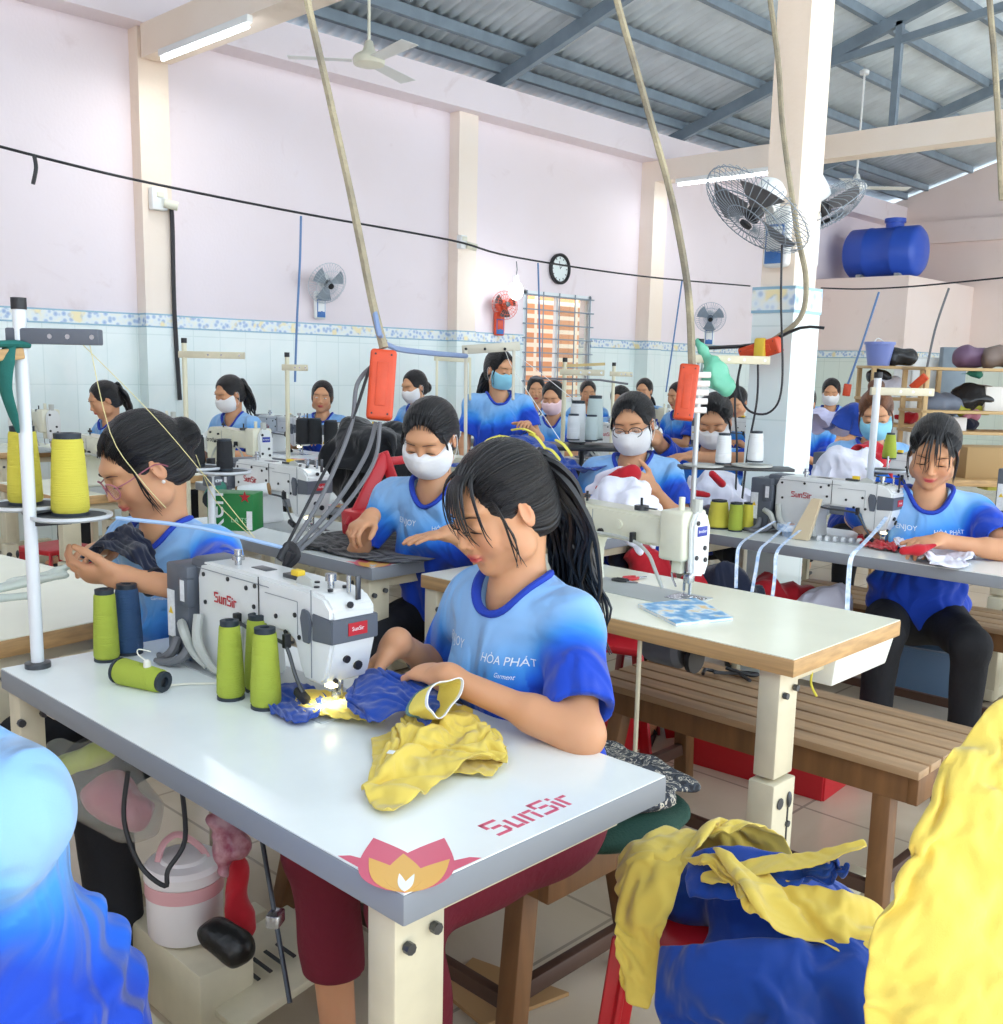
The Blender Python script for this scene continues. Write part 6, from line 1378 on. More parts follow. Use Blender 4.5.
folded('plastic_bag', [dc(105, 790, 130, 815, 36, 32, 2.2, 2.2, 1), dc(60, 760, 110, 765, 20, 30, 2.2, 2.2, 1)], mat('bag_film', 'cfd0c8', .12, alpha=.35, bump=.6, bscale=20), h=.008, amp=.010, freq=9, seed=91, label='clear plastic bag of pink cloth under the left end of the front table', cat='bag')
folded('pink_cloth', [dc(108, 792, 130, 808, 24, 22, 2.2, 2.2, 1)], cloth_mat('pink_cloth', 'c86a80'), h=.008, amp=.012, freq=14, seed=92, label='pink cloth inside the clear plastic bag', cat='cloth')
folded('lime_cloth', [dc(62, 768, 110, 748, 9, 12, 2.18, 2.18, 1)], cloth_mat('lime_cloth', 'c9dd4a'), h=.008, amp=.006, freq=12, seed=93, label='lime green cloth on top inside the clear plastic bag', cat='cloth')
folded('plastic_bag', [dc(704, 352, 714, 372, 5, 12, 3.75, 3.75, 1), dc(712, 372, 726, 386, 12, 8, 3.75, 3.75, 1), dc(702, 350, 698, 342, 4, 4, 3.75, 3.75, 1), dc(710, 374, 712, 384, 8, 6, 3.75)], mat('green_bag_film', '6fc4a4', .25, alpha=.85, bump=.5, bscale=22), h=.007, amp=.010, freq=16, seed=94, label='green plastic bag hanging from the thread stand left of the column', cat='bag')

for k, (x, y, r_, d_, m_, lab) in enumerate(((525, 462, 13, 4.22, M_cb, 'blue pieces at the bottom of the heap on the middle machine'), (625, 506, 13, 3.5, M_cw, 'lower layers of the white cloth heap behind the cream machine'), (718, 498, 10, 4.6, M_cw, 'lower layers of the white shirts behind the thread stand'), (842, 474, 11, 4.9, M_cw, 'lower layers of the white shirts right of the column'))):
    folded('cloth_bundle', [dc(x-r_*1.6, y, x+r_*1.6, y, r_, r_, d_, d_, 1)], m_, h=.012, amp=.014, freq=12, seed=400+k, label=lab, cat='cloth', k=.02)
# ================================================================== work places further back
gproto = [o for o in bpy.data.objects if o.get('label', '').startswith('grey edged sewing table with black')][0]
def tclone(label, X, Y, z=0, proto=None, rz=0): c = clone(proto or gproto); c.location = (X, Y, z); c.rotation_euler = (0, 0, rz); c['label'] = label; return c
wproto = table('wood edged sewing table of the ponytailed woman beside the left wall column', 2.55, 7.05, 3.10, 8.0-.2, 'wood')
mprot = machine_classic('beige sewing machine of the ponytailed woman beside the left wall column', mrow(2.85, 7.45) @ Matrix.Scale(1.05, 4), brand=False)
M_beige = mat('beige_machine_enamel', 'cfc39a', .35, coat=.2)
def mclone(label, X, Y, src=None, sc=1.0, z=.78, a=-90): c = clone(src or mprot); c.matrix_world = mrow(X, Y, z, a) @ Matrix.Scale(sc, 4); c['label'] = label; return c
def ptop(px, py, z=.80): q = at(px, py, z=z); return q
# second machine left, nearer
tclone('wood edged sewing table behind the yellow cones at the left', 2.2, 5.0, proto=wproto)
mclone('beige sewing machine seen above the left yellow cone', 2.22, 5.05, sc=1.0)
tclone('wood edged sewing table in front of the ponytailed masked woman', 3.28, 6.6, proto=wproto)
mclone('beige sewing machine in front of the ponytailed masked woman', 3.25, 6.55); mclone('white sewing machine end with black cover left of the white carton table', 3.1, 5.3, src=mbro)
tclone('wood edged table in front of the masked ponytailed woman nearer the camera', 2.95, 5.5, proto=wproto)
tclone('grey edged table below the short haired woman looking at the camera', 4.1, 6.2)
mclone('white sewing machine with grey motor below the short haired woman', 4.1, 6.35, src=m3)
tclone('grey edged table carrying the heap of black cloth', 2.98, 4.24); 
tclone('grey edged table under the blue pieces behind the masked woman', 3.1, 2.98, rz=R(0))
m_mid = mclone('cream sewing machine with blue badge behind the head of the front seamstress', 3.02, 3.42, src=mbro, sc=.97)
tclone('grey edged table behind the white plugs of the second power strip', 4.35, 2.9, proto=gproto)
tclone('grey edged table of the standing woman', 4.2, 4.9); mclone('white sewing machine left of the standing woman', 4.0, 5.3, src=m3)
tclone('grey edged table right of the free standing column', 4.9, 2.05); mclone('white sewing machine with open arm right of the column', 5.0, 2.45, src=m3, sc=.95)
tclone('grey edged table of the man in white mask', 8.2, 4.4); tclone('grey edged table below the barred window', 6.6, 6.2); tclone('grey edged table near the right wall column', 8.6, 6.3); tclone('grey edged table behind the woman with the black glasses', 5.8, 4.3)
mclone('white sewing machine below the barred window', 6.4, 6.3, src=m3); mclone('white sewing machine near the right wall column', 8.4, 6.4); mclone('white sewing machine behind the black glasses woman', 5.7, 4.6, src=m3); mclone('white sewing machine left of the column in the distance', 7.4, 4.8, src=m3)
mclone('white sewing machine at the right edge behind the woman with fringe', 4.75, 1.45, src=m3, sc=1.0); tclone('grey edged table at the right edge behind the woman with fringe', 4.85, .9)
# thread stands and their cones
M_polec = mat('pole_cream', 'dcd8bc', .4)
def cones_at(lst, m, h, r0, r1, lab, group=None):
    for k, (p, l) in enumerate(lst): cone(l, m, T(p), h=h, r0=r0, r1=r1)
def stand_px(label, px, ptop_, d, z0=.0, arm=.3, aang=-46, plates=(), col=None, pr=.011):
    q = at(px, ptop_, d=d); return q, thread_stand(label, q.x, q.y, z0, q.z, plates, arm=arm, aang=aang, col=col or M_polec, pr=pr, armcol=M_stand)
q, s_ = stand_px('cream thread stand with long arm left of the masked ponytailed woman', 184, 343, 4.6, arm=.27, aang=-46)
q, s_ = stand_px('thin thread stand pole left of the short haired woman', 287, 357, 5.0, arm=.10, aang=-46, plates=[(.03, -.05, .20)])
for px, lab in ((303, 'black cone left of the pair behind the first rope'), (315, 'black cone in the middle behind the first rope'), (331, 'black cone right behind the first rope')): cone(lab, M_thk, T(at(px, 444 if px < 320 else 446, d=5.0)), h=.125, r0=.035, r1=.032)
cone('black cone standing in front of the masked ponytailed woman at left', M_thk, T(at(197, 466, d=3.15)), h=.095, r0=.025, r1=.022); cone('black cone standing right beside its twin near the ponytailed woman', M_thk, T(at(225, 470, d=3.15)), h=.095, r0=.025, r1=.022)
s_ = thread_stand('low thread stand carrying two black cones', at(211, 470, d=3.25).x, at(211, 470, d=3.25).y, 0, at(211, 465, d=3.25).z, [(at(x_, y_, d=3.15).x-at(211, 470, d=3.25).x, at(x_, y_, d=3.15).y-at(211, 470, d=3.25).y, at(x_, y_, d=3.15).z-.01) for x_, y_ in ((197, 466), (225, 470))], arm=.03)
# steel frame stand with flat bars behind the masked woman
fr = thing('steel_arch', 'cream flat bar frame behind the masked woman in front of the standing woman', 'frame', at(468, 470, d=4.15)); b_ = fr.location.copy(); fm = mat('galvanised', 'c3bfae', .5, .3)
w = MB(); w.bar((0, 0, -b_.z), at(466, 350, d=4.2)-b_, .035, .014, fm, .002, up=(.7, -.7, 0)); w.build('post', fr); w = MB(); w.bar(at(514, 350, d=4.2)-b_, at(513, 400, d=4.2)-b_, .02, .012, fm, .002, up=(.7, -.7, 0)); w.build('post', fr)
w = MB(); w.bar(at(462, 350, d=4.2)-b_, at(520, 346, d=4.2)-b_, .012, .036, fm, .002)
for x in (466, 485, 505): w.ball(at(x, 349, d=4.185)-b_, .006, M_black, 8)
w.build('top_bar', fr)
fr = thing('steel_arch', 'small cream frame left of the steel frame against the tiled wall', 'frame', at(437, 400, d=6.0)); b_ = fr.location.copy()
w = MB(); w.bar((0, 0, -b_.z), at(437, 358, d=6.0)-b_, .03, .014, M_polec, .002, up=(.7, -.7, 0)); w.bar(at(434, 358, d=6.0)-b_, at(470, 360, d=6.0)-b_, .012, .03, M_polec, .002); w.bar(at(470, 358, d=6.0)-b_, at(470, 400, d=6.0)-b_, .03, .014, M_polec, .002, up=(.7, -.7, 0)); w.build_pieces('bar', fr)
q, s_ = stand_px('cream thread stand with crossed arms in front of the barred window', 565, 362, 5.2, arm=.2, aang=-46)
w = MB(); w.bar(at(562, 366, d=5.2), at(605, 364, d=5.2), .01, .014, mat('wood_stick', 'c9b27a', .6)); tag(w.build('wooden_stick'), 'thin wooden stick tied across the stand in front of the window', 'stick')
w = MB(); w.tube([at(530, 378, d=5.1), at(600, 380, d=5.1), at(628, 384, d=5.1)], .006, M_cordg, 6); tag(w.build('thread_rod'), 'thin rod reaching right from the stand in front of the window', 'rod')
q, s_ = stand_px('thin cream pole with short arm left of the right wall column', 614, 366, 6.6, arm=.12, aang=-46)
# white cone group behind the glasses woman
for (px, py, h, lab) in ((577, 443, .20, 'tall white cone at the left of the four behind the blue pieces'), (594, 440, .21, 'tall white cone wrapped in grey net at the right of the four'), (573, 440, .12, 'short white cone in front of the tall left one'), (591, 441, .12, 'short white cone in front of the netted one')):
    cone(lab, M_thw if 'net' not in lab else mat('netted_thread', 'b9c8c6', .8), T(at(px, py, d=4.9 if h > .15 else 4.75)), h=h, r0=.042 if h > .15 else .030, r1=.034 if h > .15 else .026)
q0 = at(582, 444, d=4.85); w = MB(); w.box((q0.x, q0.y, q0.z-.012), (.34, .34, .018), M_black, .003, rot=(0, 0, R(45))); w.cyl((q0.x, q0.y, .8), (q0.x, q0.y, q0.z), .012, M_black, 8); tag(w.build('cone_tray'), 'black tray carrying the white cones', 'tray')
# tall pole with the orange topped stand by the column
q, s_ = stand_px('thread stand with long black arm in front of the free standing column', 701, 345, 3.75, arm=.26, aang=-40, pr=.010, col=mat('pole_steel', 'c9cccb', .35, .4))
qq = at(725, 466, d=3.85)
w = MB(); w.box((qq.x+.04, qq.y-.02, qq.z-.008), (.10, .42, .012), mat('tray_dark', '3c3f42', .5), .003, rot=(0, 0, R(42)))
for dx in (-.08, .10): w.lathe([(0, 0), (.075, 0), (.075, .006), (0, .006)], M_standw, 24, T(qq+r2*dx))
tag(w.build('cone_tray'), 'dark tray with round plates on the thread stand by the column', 'tray')
cone('white cone at the left on the tray by the column', M_thw, T(at(723, 464, d=3.85)), h=.115, r0=.030, r1=.024); cone('white cone at the right on the tray by the column', M_thw, T(at(755, 462, d=3.85)), h=.115, r0=.030, r1=.024)
cone('large yellow cone with cable round it left of the grey motor', M_thy, T(at(718, 528, z=.78)), h=.115, r0=.045, r1=.034); cone('olive green cone between the yellow cones on the right table', M_thg, T(at(735, 531, z=.78)), h=.115, r0=.028, r1=.026); cone('yellow cone next to the grey motor on the right table', M_thy, T(at(748, 530, z=.78)), h=.112, r0=.028, r1=.024)
q, s_ = stand_px('white thread stand pole between the topknot woman and the young woman at right', 878, 378, 3.95, z0=.78, arm=.22, aang=-44, plates=[(.08, -.03, .25)], pr=.014, col=mat('pole_white', 'dde2e6', .35))
cone('lime green cone on the plate of the stand beside the woman with fringe', M_thg, T(at(889, 459, d=4.15)), h=.105, r0=.028, r1=.018)
b_ = thing('bucket', 'lavender blue plastic bucket on the shelf behind the topknot woman', 'bucket', V((at(878, 368, d=10.0).x, at(878, 368, d=10.0).y, 1.495))); w = MB(); w.lathe([(.10, 0), (.135, .20), (.145, .20), (.145, .225), (.135, .225), (.095, .01)], mat('lavender_plastic', '7f8fd0', .4), 28, cap=False); w.lathe([(0, .0), (.10, 0)], MATS['lavender_plastic'], 28, cap=False); w.build('body', b_); w = MB(); w.tube([(-.14, 0, .21), (0, .02, .26), (.14, 0, .21)], .005, M_white, 6, smooth=5); w.build('handle', b_)
# tape rolls and hanging tapes on the right table
M_tape = mat('printed_tape', 'e3e9f2', .6, vary=.3, vscale=60, vcol2='8fb2dc')
for k, (px, py, z0) in enumerate(((783, 527, .78), (790, 530, .805), (784, 520, .805), (797, 534, .78))):
    p_ = at(px, py, z=z0) if k != 3 else at(795, 536, z=.78); w = MB(); w.lathe([(.018, 0), (.05, 0), (.05, .022), (.018, .022)], M_tape, 28, T(p_), cap=False); w.lathe([(.018, .0221), (.05, .0221)], M_tape, 28, T(p_), cap=False); w.lathe([(.015, 0), (.018, 0), (.018, .024), (.015, .024)], mat('tape_core', 'd9b9b0', .6), 20, T(p_), cap=False)
    tag(w.build('tape_roll'), ('blue printed tape roll at the bottom left of the tape stack', 'blue printed tape roll lying half on another one', 'blue printed tape roll on top at the back of the stack', 'blue printed tape roll at the right of the stack')[k], 'tape')
def ribbon(label, pts, w_=.012):
    r_ = MB(); P = [V(p) for p in pts]; P = spline(P, 5); side = r2*w_*.5; r_.sheet([[p-side for p in P], [p+side for p in P]], M_tape, .0012); tag(r_.build('hanging_tape'), label, 'tape')
ribbon('printed tape hanging at the left from the right table', [at(775, 521, d=3.95), at(752, 535, d=3.85), at(740, 545, d=3.62), at(737, 560, d=3.58), at(736, 588, d=3.58)])
ribbon('printed tape hanging second from left from the right table', [at(790, 522, d=3.9), at(770, 540, d=3.7), at(760, 550, d=3.57), at(756, 570, d=3.55), at(752, 592, d=3.55)])
ribbon('printed tape hanging in the middle from the right table', [at(800, 530, d=3.8), at(782, 545, d=3.6), at(776, 556, d=3.52), at(775, 575, d=3.5), at(772, 600, d=3.5)])
ribbon('white printed tape strip running from the machine over the table edge', [at(888, 515, d=3.75), at(878, 528, d=3.65), at(862, 545, d=3.42), at(852, 556, d=3.36), at(849, 575, d=3.35), at(847, 612, d=3.35)], .016)
w = MB(); c_ = at(808, 520, z=.83); w.prism([(-.06, 0), (.015, 0), (.055, .16), (.02, .16)], -.01, .01, mat('card_cream', 'd9c7a6', .6), 'Y', M=T(at(805, 540, z=.782)) @ rotm(z=R(-90))); tag(w.build('card_block'), 'slanted cream card block under the arm of the right machine', 'card')
for k in range(6): w = MB(); p_ = at(818+k*8, 538+k*.6, z=.79); w.lathe([(.004, 0), (.011, 0), (.011, .012), (.004, .012)], M_label, 16, T(p_) @ rotm(x=R(90)), cap=False); tag(w.build('bobbin'), 'white bobbin in the row on the right table', 'bobbin', 'bobbins in a row on the right table')
# notebook, snips and cord on the cream table
nb = bpy.data.materials.new('notebook_cover'); nt, b = nodes(nb); L_ = nt.links.new; tc = nt.nodes.new('ShaderNodeTexCoord'); vv = nt.nodes.new('ShaderNodeTexNoise'); vv.inputs['Scale'].default_value = 22; vv.inputs['Detail'].default_value = 3; rr = nt.nodes.new('ShaderNodeValToRGB'); cr = rr.color_ramp; cr.elements.new(.5); cr.elements.new(.6)
for e, (p, c) in zip(cr.elements, ((.30, '3f86c0'), (.46, '6fb0dc'), (.56, 'dfeaf0'), (.68, 'e8c98a'))): e.position = p; e.color = (*hx(c), 1)
L_(tc.outputs['Object'], vv.inputs[0]); L_(vv.outputs[0], rr.inputs[0]); L_(rr.outputs[0], b.inputs['Base Color']); b.inputs['Roughness'].default_value = .35
c4 = [at(638, 605, z=.786), at(696, 599, z=.786), at(733, 618, z=.786), at(676, 624, z=.786)]; o0 = sum(c4, V())/4; root = thing('notebook', 'blue flowered notebook under the needle of the cream machine', 'book', o0)
for nm, m_, z0, z1 in (('pages', M_label, .001, .007), ('cover', nb, .007, .009), ('cover', nb, -.001, .001)):
    w = MB(); vs_ = [p-o0+V((0, 0, z-.006)) for z in (z0, z1) for p in c4]; w.add(vs_, [(3, 2, 1, 0), (4, 5, 6, 7), (0, 1, 5, 4), (1, 2, 6, 5), (2, 3, 7, 6), (3, 0, 4, 7)], m_); w.build(nm, root, smooth=0)
def snips(label, p, ang, m):
    root = thing('thread_snips', label, 'scissors', p, R(ang)); w = MB(); w.tube([(-.03, .012, .004), (-.005, .014, .004), (.01, .006, .004)], .005, m, 8, smooth=3); w.tube([(-.03, -.012, .004), (-.005, -.014, .004), (.01, -.006, .004)], .005, m, 8, smooth=3); w.tube([(-.03, .012, .004), (-.038, 0, .004), (-.03, -.012, .004)], .004, m, 8, smooth=3); w.build('handle', root); w = MB(); w.bar((.008, .006, .004), (.045, 0, .004), .006, .002, M_steelb); w.bar((.008, -.006, .004), (.045, .001, .004), .006, .002, M_steelb); w.build('blades', root); return root
snips('red handled thread snips on the cream table', at(634, 579, z=.781), -20, M_redp); snips('small black thread snips next to the red ones', at(624, 582, z=.781), -80, M_black)
w = MB(); p_ = at(725, 676, z=.445); w.tube([p_+V(v) for v in ((-.05, .05, .006), (-.02, .06, .012), (.0, .03, .006), (-.03, .02, .014), (.01, .0, .008), (.04, -.03, .010), (.02, .01, .02), (.05, -.06, .006), (.08, -.07, .006), (.05, -.02, .006), (.0, -.09, .006))], .006, M_black, 6, smooth=4); tag(w.build('knotted_cord'), 'black knotted cord lying on the slatted bench', 'cord')
# motor and knee lever under the cream table
r_ = thing('motor', 'grey machine motor with black pulley under the cream table', 'motor', at(652, 640, d=2.75)); r_.scale = (.75,)*3; w = MB(); w.lathe([(.0, 0), (.07, 0), (.075, .02), (.075, .13), (.06, .15), (0, .15)], M_dgrey, 24, rotm(x=R(90))); w.build('body', r_); w = MB(); w.lathe([(0, 0), (.05, 0), (.05, .02), (0, .02)], M_black, 24, T(0, -.17, -.03) @ rotm(x=R(90))); w.build('pulley', r_); w = MB(); w.box((0, -.05, .085), (.12, .14, .03), M_dgrey, .004); w.build('bracket', r_)
w = MB(); a_ = at(640, 640, d=2.6); w.cyl(a_, V((a_.x, a_.y, .12)), .006, M_stand, 8); w.box((a_.x, a_.y, .33), (.03, .03, .03), M_bolt, .004); tag(w.build('treadle_rod'), 'cream treadle rod hanging under the cream table', 'rod')
w = MB(); a_ = at(812, 672, d=2.45); w.tube([a_, a_+V((.0, 0, -.03)), a_+V((.012, -.01, -.06))], .003, M_thy, 6, smooth=4); tag(w.build('yellow_tie'), 'short yellow tie hanging from the corner of the cream table', 'tie')
# red crates and stools under the tables
def crate(label, c, d, rz, m, h=.2):
    root = thing('plastic_crate', label, 'crate', c, R(rz)); x, y = d; w = MB(); t = .012
    w.box((0, 0, t/2), (x, y, t), m)
    for e in (-1, 1): w.box((e*x/2, 0, h/2), (t, y, h), m, .002); w.box((0, e*y/2, h/2), (x, t, h), m, .002)
    w.build('body', root); r_ = MB(); 
    for e in (-1, 1): r_.box((e*x/2, 0, h), (.03, y+.03, .014), m, .003); r_.box((0, e*y/2, h), (x+.03, .03, .014), m, .003)
    r_.build('rim', root); return root
crate('red plastic crate on the floor behind the slatted bench', (3.25, 1.75, 0), (.36, .52), 4, M_redp, .22); crate('shallow red crate full of cloth below the middle table', (2.9, 2.45, 0), (.36, .5), -6, M_redp, .2)
crate('blue grey plastic basket on the floor at the right below the table', (4.55, 1.75, 0), (.26, .3), 10, mat('bluegrey_plastic', '5d7896', .5), .22)
def stool(label, c, rz, m, h=.42, w0=.13, w1=.19):
    root = thing('plastic_stool', label, 'stool', c, R(rz)); w = MB(); w.box((0, 0, h-.015), (w0*2.1, w0*2.1, .03), m, .012); w.build('seat', root)
    for e in (-1, 1):
        for g in (-1, 1): w = MB(); w.bar((e*w0*.85, g*w0*.85, h-.02), (e*w1, g*w1, 0), .075, .012, m, .004, up=(g, -e, 0)); w.build('leg', root)
    return root
stool('red plastic stool behind the wooden bench legs', (2.99, 2.28, 0), 20, M_redp); stool('dark red plastic stool beside the red stool', (3.35, 2.45, 0), 10, mat('dark_red_plastic', '8c1622', .45)); stool('blue plastic stool seen between the bench legs', (3.6, 2.7, 0), 30, M_bluep)
bench('dark wooden bench of the young woman at the right table', 4.15, .55, 4.5, 2.3, slats=4)
# red folding chair behind the masked woman
r_ = thing('red_chair', 'red plastic chair back leaning beside the masked woman', 'chair', V((2.70, 3.0, 0))); b_ = r_.location.copy()
w = MB(); w.bar(at(386, 456, d=3.75)-b_, at(350, 528, d=3.62)-b_, .05, .02, M_redp, .006, up=(.5, .5, .5)); w.bar(at(383, 452, d=3.75)-b_, at(400, 500, d=3.75)-b_, .04, .02, M_redp, .006, up=(.5, .5, .5)); w.bar(at(383, 462, d=3.75)-b_, at(420, 458, d=3.85)-b_, .015, .03, M_redp, .004); w.build('back_frame', r_)
w = MB(); w.bar(at(352, 524, d=3.62)-b_, at(402, 512, d=3.8)-b_, .12, .09, M_redp, .01); w.build('armrest', r_); w = MB(); w.box((.0, .0, .42), (.42, .42, .03), M_redp, .01); w.build('seat', r_)
for e in (-1, 1):
    for g in (-1, 1): w = MB(); w.bar((e*.17, g*.17, .42), (e*.2, g*.2, 0), .04, .03, M_redp, .004); w.build('leg', r_)
# green carton, teal and brown cones on the middle table
r_ = thing('carton', 'green beer carton with white letters beside the machine on the middle table', 'box', at(236, 527, d=3.35), R(-52)); w = MB(); w.box((0, 0, .055), (.15, .10, .12), mat('carton_green', '1e7a3c', .5), .002); w.build('body', r_); w = MB(); w.text('ken', .09, T(-.048, -.0512, .055) @ rotm(x=R(90)) @ rotm(z=R(90)), M_label, ext=.0003); w.text('LA TS', .022, T(.03, -.0512, .03) @ rotm(x=R(90)), mat('pale_green_print', '9fd0a8', .5), ext=.0003); w.prism([(.05+.02*math.cos(R(90+k*36))*(1 if k % 2 == 0 else .4), .105+.02*math.sin(R(90+k*36))*(1 if k % 2 == 0 else .4)) for k in range(10)], -.0518, -.051, M_red, 'Y'); w.box((.064, -.0512, .03), (.018, .001, .06), M_label); w.build('print', r_)
p0 = at(213, 500, d=3.4); cone('teal cone lying beside the green carton', M_tht, T(p0) @ rotm(z=R(50), y=R(75)), h=.12, r0=.035, r1=.028); p0 = at(237, 494, d=3.4); cone('white cone lying with its brown core on top of the green carton', M_thw, T(p0) @ rotm(z=R(-40), y=R(80)), h=.11, r0=.026, r1=.022, core=mat('brown_core', '8a6a42', .6))
# under the front table
r_ = thing('lunch_box', 'white and pink round lunch box under the front table', 'lunch box', at(186, 930, d=2.25)); k_ = MB(); PK = mat('pale_pink_plastic', 'dba8ac', .4); WJ = mat('white_plastic', 'e6e2e2', .4); k_.lathe([(.072, 0), (.079, .01), (.081, .10)], WJ, 36); k_.lathe([(.083, .10), (.083, .13)], PK, 36); k_.lathe([(.081, .13), (.084, .134), (.084, .155), (.076, .165), (.05, .168), (.046, .175), (0, .177)], WJ, 36); k_.build('body', r_)
k_ = MB(); k_.tube([(-.05, .02, .168), (-.03, .03, .20), (.0, .02, .215), (.03, -.01, .19), (.04, -.03, .165)], .008, PK, 8, smooth=5, flat=.5); k_.build('handle', r_)
w = MB(); w.box(V((r_.location.x, r_.location.y, r_.location.z/2-.003)), (.13, .34, r_.location.z-.006), M_stand, .01); tag(w.build('wooden_box'), 'cream box on the floor that carries the lunch box', 'box')
w = MB(); w.tube([at(128, 772, d=2.0), at(124, 820, d=2.0), at(140, 865, d=2.0), at(165, 886, d=2.0), at(168, 870, d=2.0), at(185, 840, d=2.02), at(182, 790, d=2.05)], .005, M_cord, 8, smooth=5); tag(w.build('black_cable'), 'black cable looping in front of the pink lunch box', 'cable')
w = MB(); a_ = at(262, 840, d=1.9); b1 = at(290, 1003, d=1.75); w.tube([a_, a_.lerp(b1, .5), b1], .0045, M_bolt, 8); w.box(a_.lerp(b1, .5), (.035, .025, .025), M_steelb, .004, rot=(0, 0, .6)); tag(w.build('treadle_rod'), 'steel treadle rod with clamp under the front table', 'rod')
folded('snack_bag', [dc(218, 820, 235, 845, 12, 14, 2.15, 2.15, 1), dc(225, 850, 225, 870, 12, 8, 2.15, 2.15, 1)], mat('foil_print', '8c1f48', .3, vary=.6, vscale=28, vcol2='d8b0b8'), h=.006, amp=.008, freq=22, seed=95, label='purple and red snack bag hanging under the front table', cat='bag')
folded('red_apron', [dc(235, 865, 240, 925, 10, 12, 2.2, 2.2, 1)], M_cr, h=.007, amp=.008, freq=18, seed=96, label='red cloth hanging below the purple snack bag', cat='cloth')
folded('black_bag', [dc(215, 935, 235, 948, 16, 18, 2.1, 2.1, 1)], mat('black_leather', '151515', .4, bump=.4, bscale=40), h=.007, amp=.006, freq=12, seed=97, label='black bundle on the floor right of the lunch box', cat='bag')
w = MB(); pd = at(265, 965, z=.10); w.box(pd, (.30, .26, .02), M_stand, .004, rot=(0, R(-10), 0))
for k in range(4): w.box(pd+V((-.05+.03*k, -.02, .0125+.005*k)), (.008, .07, .003), M_black, rot=(0, R(-10), 0))
tag(w.build('foot_pedal'), 'cream foot pedal plate under the front table', 'pedal')
w = MB(); w.prism([(0, 0), (.22, -.05), (.16, .20), (.02, .16)], .003, .012, mat('cardboard', 'a98458', .8), 'Z', M=T(at(500, 1000, z=0)-V((.1, .05, 0)))); tag(w.build('cardboard_sheet'), 'piece of brown cardboard on the floor under the front bench', 'cardboard')
# racks with bags in the far corner behind the woman with fringe
M_rack = mat('rack_wood', 'c9a978', .6)
def rack(label, c, w_, d_, hs, rz):
    root = thing('storage_rack', label, 'rack', c, R(rz))
    for e in (-1, 1):
        for g in (-1, 1): p = MB(); p.box((e*w_/2, g*d_/2, hs[-1]/2), (.04, .04, hs[-1]), M_rack, .004); p.build('post', root)
    for h_ in hs: s_ = MB(); s_.box((0, 0, h_), (w_+.06, d_+.04, .025), M_rack, .003); s_.build('shelf', root)
    return root
rk = at(978, 460, d=9.3); rack('wooden rack with bags at the right edge in the background', (rk.x, rk.y, 0), 1.25, .5, (.5, .92, 1.10, 1.47), -46)
rb = at(893, 440, d=10.1); rack('wooden rack behind the woman with auburn topknot', (rb.x, rb.y, 0), .62, .4, (.5, .93, 1.18, 1.48), -46)
def bundle(label, px, py, w_, h_, d, m, seed, cat='bag'): folded('bundle', [dc(px-w_*.3, py, px+w_*.3, py, h_/2, h_/2*.9, d, d, 1), dc(px-w_*.1, py-h_*.15, px+w_*.1, py-h_*.1, h_*.35, h_*.35, d, d, 1)], m, h=.02, amp=.022, freq=8, seed=seed, label=label, cat=cat, k=.05)
M_pur = mat('purple_bag', '6f5470', .5, bump=.4, bscale=9); M_brn = mat('brown_bag', '7a6a62', .5, bump=.4, bscale=9); M_blkb = mat('black_bag_film', '26282c', .25, bump=.6, bscale=14); M_gr = mat('green_net', '3c8c78', .7); M_oli = mat('olive_cloth', 'a8a63c', .8); M_pk = mat('rose_cloth', 'cf8fa8', .8)
for k, (lab, px, py, w_, h_, d, m) in enumerate((('purple bag on top of the right rack', 976, 358, 34, 22, 9.3, M_pur), ('brown grey bag at the right edge on top of the rack', 1000, 359, 30, 22, 9.25, M_brn), ('green net bundle under the top shelf of the right rack', 970, 374, 26, 10, 9.25, M_gr), ('black shiny bag in the middle of the right rack', 975, 398, 30, 26, 9.25, M_blkb), ('olive yellow cloth bundle left on the rack', 956, 408, 26, 14, 9.25, M_oli), ('yellow green cloth bundle right of the olive one', 980, 408, 22, 14, 9.25, M_oli), ('pink cloth bundle on the lower rack', 970, 414, 16, 10, 9.25, M_pk), ('navy cloth bundle on the lower rack shelf', 973, 424, 18, 12, 9.25, M_cnv), ('grey blue bag at the left end of the right rack', 944, 404, 34, 24, 9.25, mat('grey_bag', '6d7686', .5)), ('black clothes bundle beside the lavender bucket', 902, 357, 24, 18, 10.0, M_blkb), ('red cloth bundle below the rack behind the topknot woman', 905, 418, 28, 12, 10.0, M_cr), ('white bag bundle on the rack behind the topknot woman', 888, 388, 22, 20, 10.0, M_cw), ('dark bundle in the rack behind the topknot woman', 880, 376, 18, 14, 10.0, M_blkb))): bundle(lab, px, py, w_, h_, d, m, 200+k)
r_ = thing('fridge', 'white fridge against the store room wall', 'fridge', (at(924, 420, d=11).x, at(924, 420, d=11).y, 0), R(-46)); w = MB(); w.box((0, 0, .80), (.56, .5, 1.6), M_mach, .02); w.build('body', r_); w = MB(); w.box((0, -.262, 1.32), (.54, .03, .52), M_white, .01); w.build('door', r_); w = MB(); w.box((0, -.262, .55), (.54, .03, .96), M_white, .01); w.build('door', r_)
w = MB(); p_ = at(948, 415, d=10.6); w.box((p_.x, p_.y, .85), (.25, .1, 1.7), M_steel, .01, rot=(0, 0, R(-46))); tag(w.build('steel_locker'), 'narrow grey steel locker right of the white fridge', 'locker')
socket_strip('orange plug strip hanging on the cord near the fridge', at(912, 388, X=9.0), at(926, 376, X=9.0), .07, .05); socket_strip('orange handle hanging on the cord right of the man in mask', at(846, 396, X=9.2), at(848, 384, X=9.2), .07, .05)
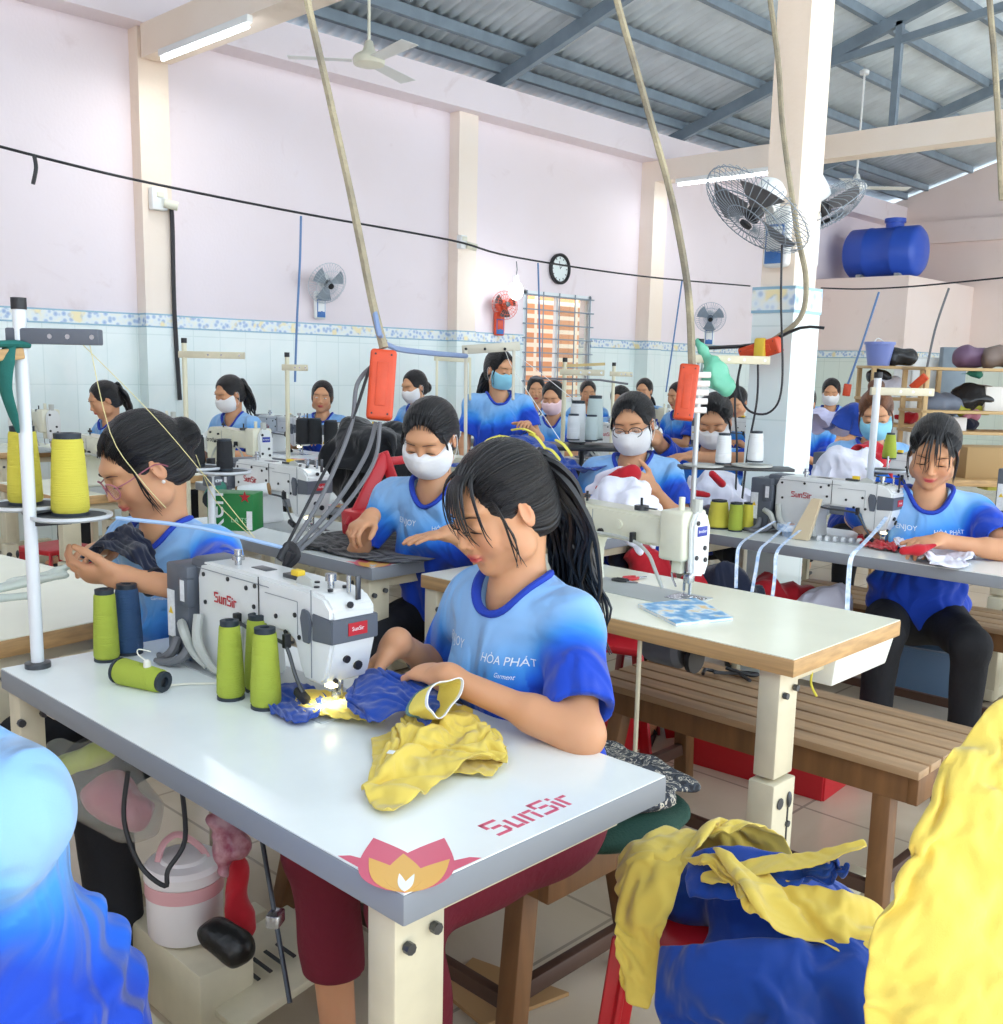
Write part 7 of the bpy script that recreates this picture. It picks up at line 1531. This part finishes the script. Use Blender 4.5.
for k, (px, py, w_, h_, c, lab) in enumerate(((985, 462, .34, .20, 'a98a5c', 'brown cardboard box at the right behind the woman with fringe'), (993, 399, .20, .22, 'e8e8e4', 'white carton on the rack at the right edge'), (1000, 480, .22, .12, 'c9c85c', 'lime green box at the right edge'), (955, 425, .16, .14, 'eeeeee', 'white box in front of the rack'))):
    p_ = at(px, py, d=6.5 if k in (0, 2) else 9.2); w = MB(); w.box(p_, (w_, w_*.7, h_), mat('box_'+c, c, .7), .005, rot=(0, 0, R(-46))); tag(w.build('box'), lab, 'box')
# long tables that carry the far boxes
w = thing('long_table', 'long wooden table under the boxes at the far right', 'table', (at(985, 470, d=6.6).x, at(985, 470, d=6.6).y, 0), R(-46)); t_ = MB(); t_.box((0, 0, at(985, 476, d=6.6).z-.02), (1.6, .6, .04), M_wood, .004); t_.build('table_top', w)
for e in (-1, 1):
    for g in (-1, 1): t_ = MB(); t_.box((e*.75, g*.25, .38), (.05, .05, .76), M_wood, .004); t_.build('leg', w)

M_thread = mat('pale_thread', 'd8cf96', .7)
def thread(label, pts, r=.0009, m=None):
    w = MB(); w.tube([V(p) for p in pts], r, m or M_thread, 5, smooth=4); tag(w.build('thread'), label, 'thread')
thread('pale yellow thread crossing in front of the bun woman towards her shoulder', [at(88, 336, d=1.98), at(110, 432, d=2.0), at(138, 476, d=2.0), at(166, 508, d=2.05)])
thread('pale yellow thread running down behind the bun to the machine top', [at(72, 334, d=1.99), at(150, 412, d=2.1), at(200, 470, d=2.1), at(255, 538, d=2.1)])
thread('white thread from the tall white cone to the steel frame', [at(577, 402, d=4.9), at(505, 350, d=4.3), at(560, 440, d=4.1)], .0015, M_white)
thread('yellow thread between the black cones and the carton', [at(196, 455, d=3.1), at(215, 500, d=3.2), at(250, 535, d=3.1)], .0014)

for k, (lab, x1, y1, x2, y2, r1_, d_, m_) in enumerate((('navy cloth bundle on the floor below the right table', 722, 580, 745, 600, 20, 3.9, M_cnv), ('red cloth bundle seen through the arch of the cream machine', 640, 556, 665, 562, 13, 4.0, M_cr), ('navy cloth seen through the arch of the cream machine', 622, 542, 640, 540, 12, 4.1, M_cnv), ('red cloth bundle below the right table beside the hanging tapes', 765, 592, 800, 600, 18, 4.1, M_cr), ('grey plastic bag of white cloth below the right table', 812, 612, 838, 605, 18, 4.0, M_cw), ('red cloth bundle right of the needle of the cream machine', 695, 582, 712, 590, 13, 3.9, M_cr), ('black cloth bundle below the middle table beside the masked woman', 440, 620, 420, 640, 16, 3.6, M_cbk))):
    folded('cloth_bundle', [dc(x1, y1, x2, y2, r1_, r1_*.9, d_, d_, 1), dc(x1, y1+r1_, x2, y2+r1_*1.2, r1_, r1_, d_, d_, 1)], m_, h=.011, amp=.018, freq=11, seed=300+k, label=lab, cat='cloth', k=.02)
w = MB(); cw = at(153, 582, d=2.235); ax_ = (at(165, 588, d=2.22)-at(150, 582, d=2.235)).normalized(); q = T(cw) @ ax_.to_track_quat('Z', 'Y').to_matrix().to_4x4(); w.tube([q @ V((.030*math.cos(a), .030*math.sin(a), 0)) for a in np.linspace(0, 6.283, 21)[:-1]], .004, M_black, 8, closed=True); tag(w.build('bracelet'), 'black bead bracelet on the wrist of the bun woman', 'bracelet')
stool('red plastic stool below the left tables beside the white pole', (at(55, 545, z=.42).x, at(55, 545, z=.42).y, 0), 15, M_redp)
crate('tall grey basket holding up the yellow cloth heap at the right edge', (1.03, .20, 0), (.40, .36), -46, M_standw, .62)
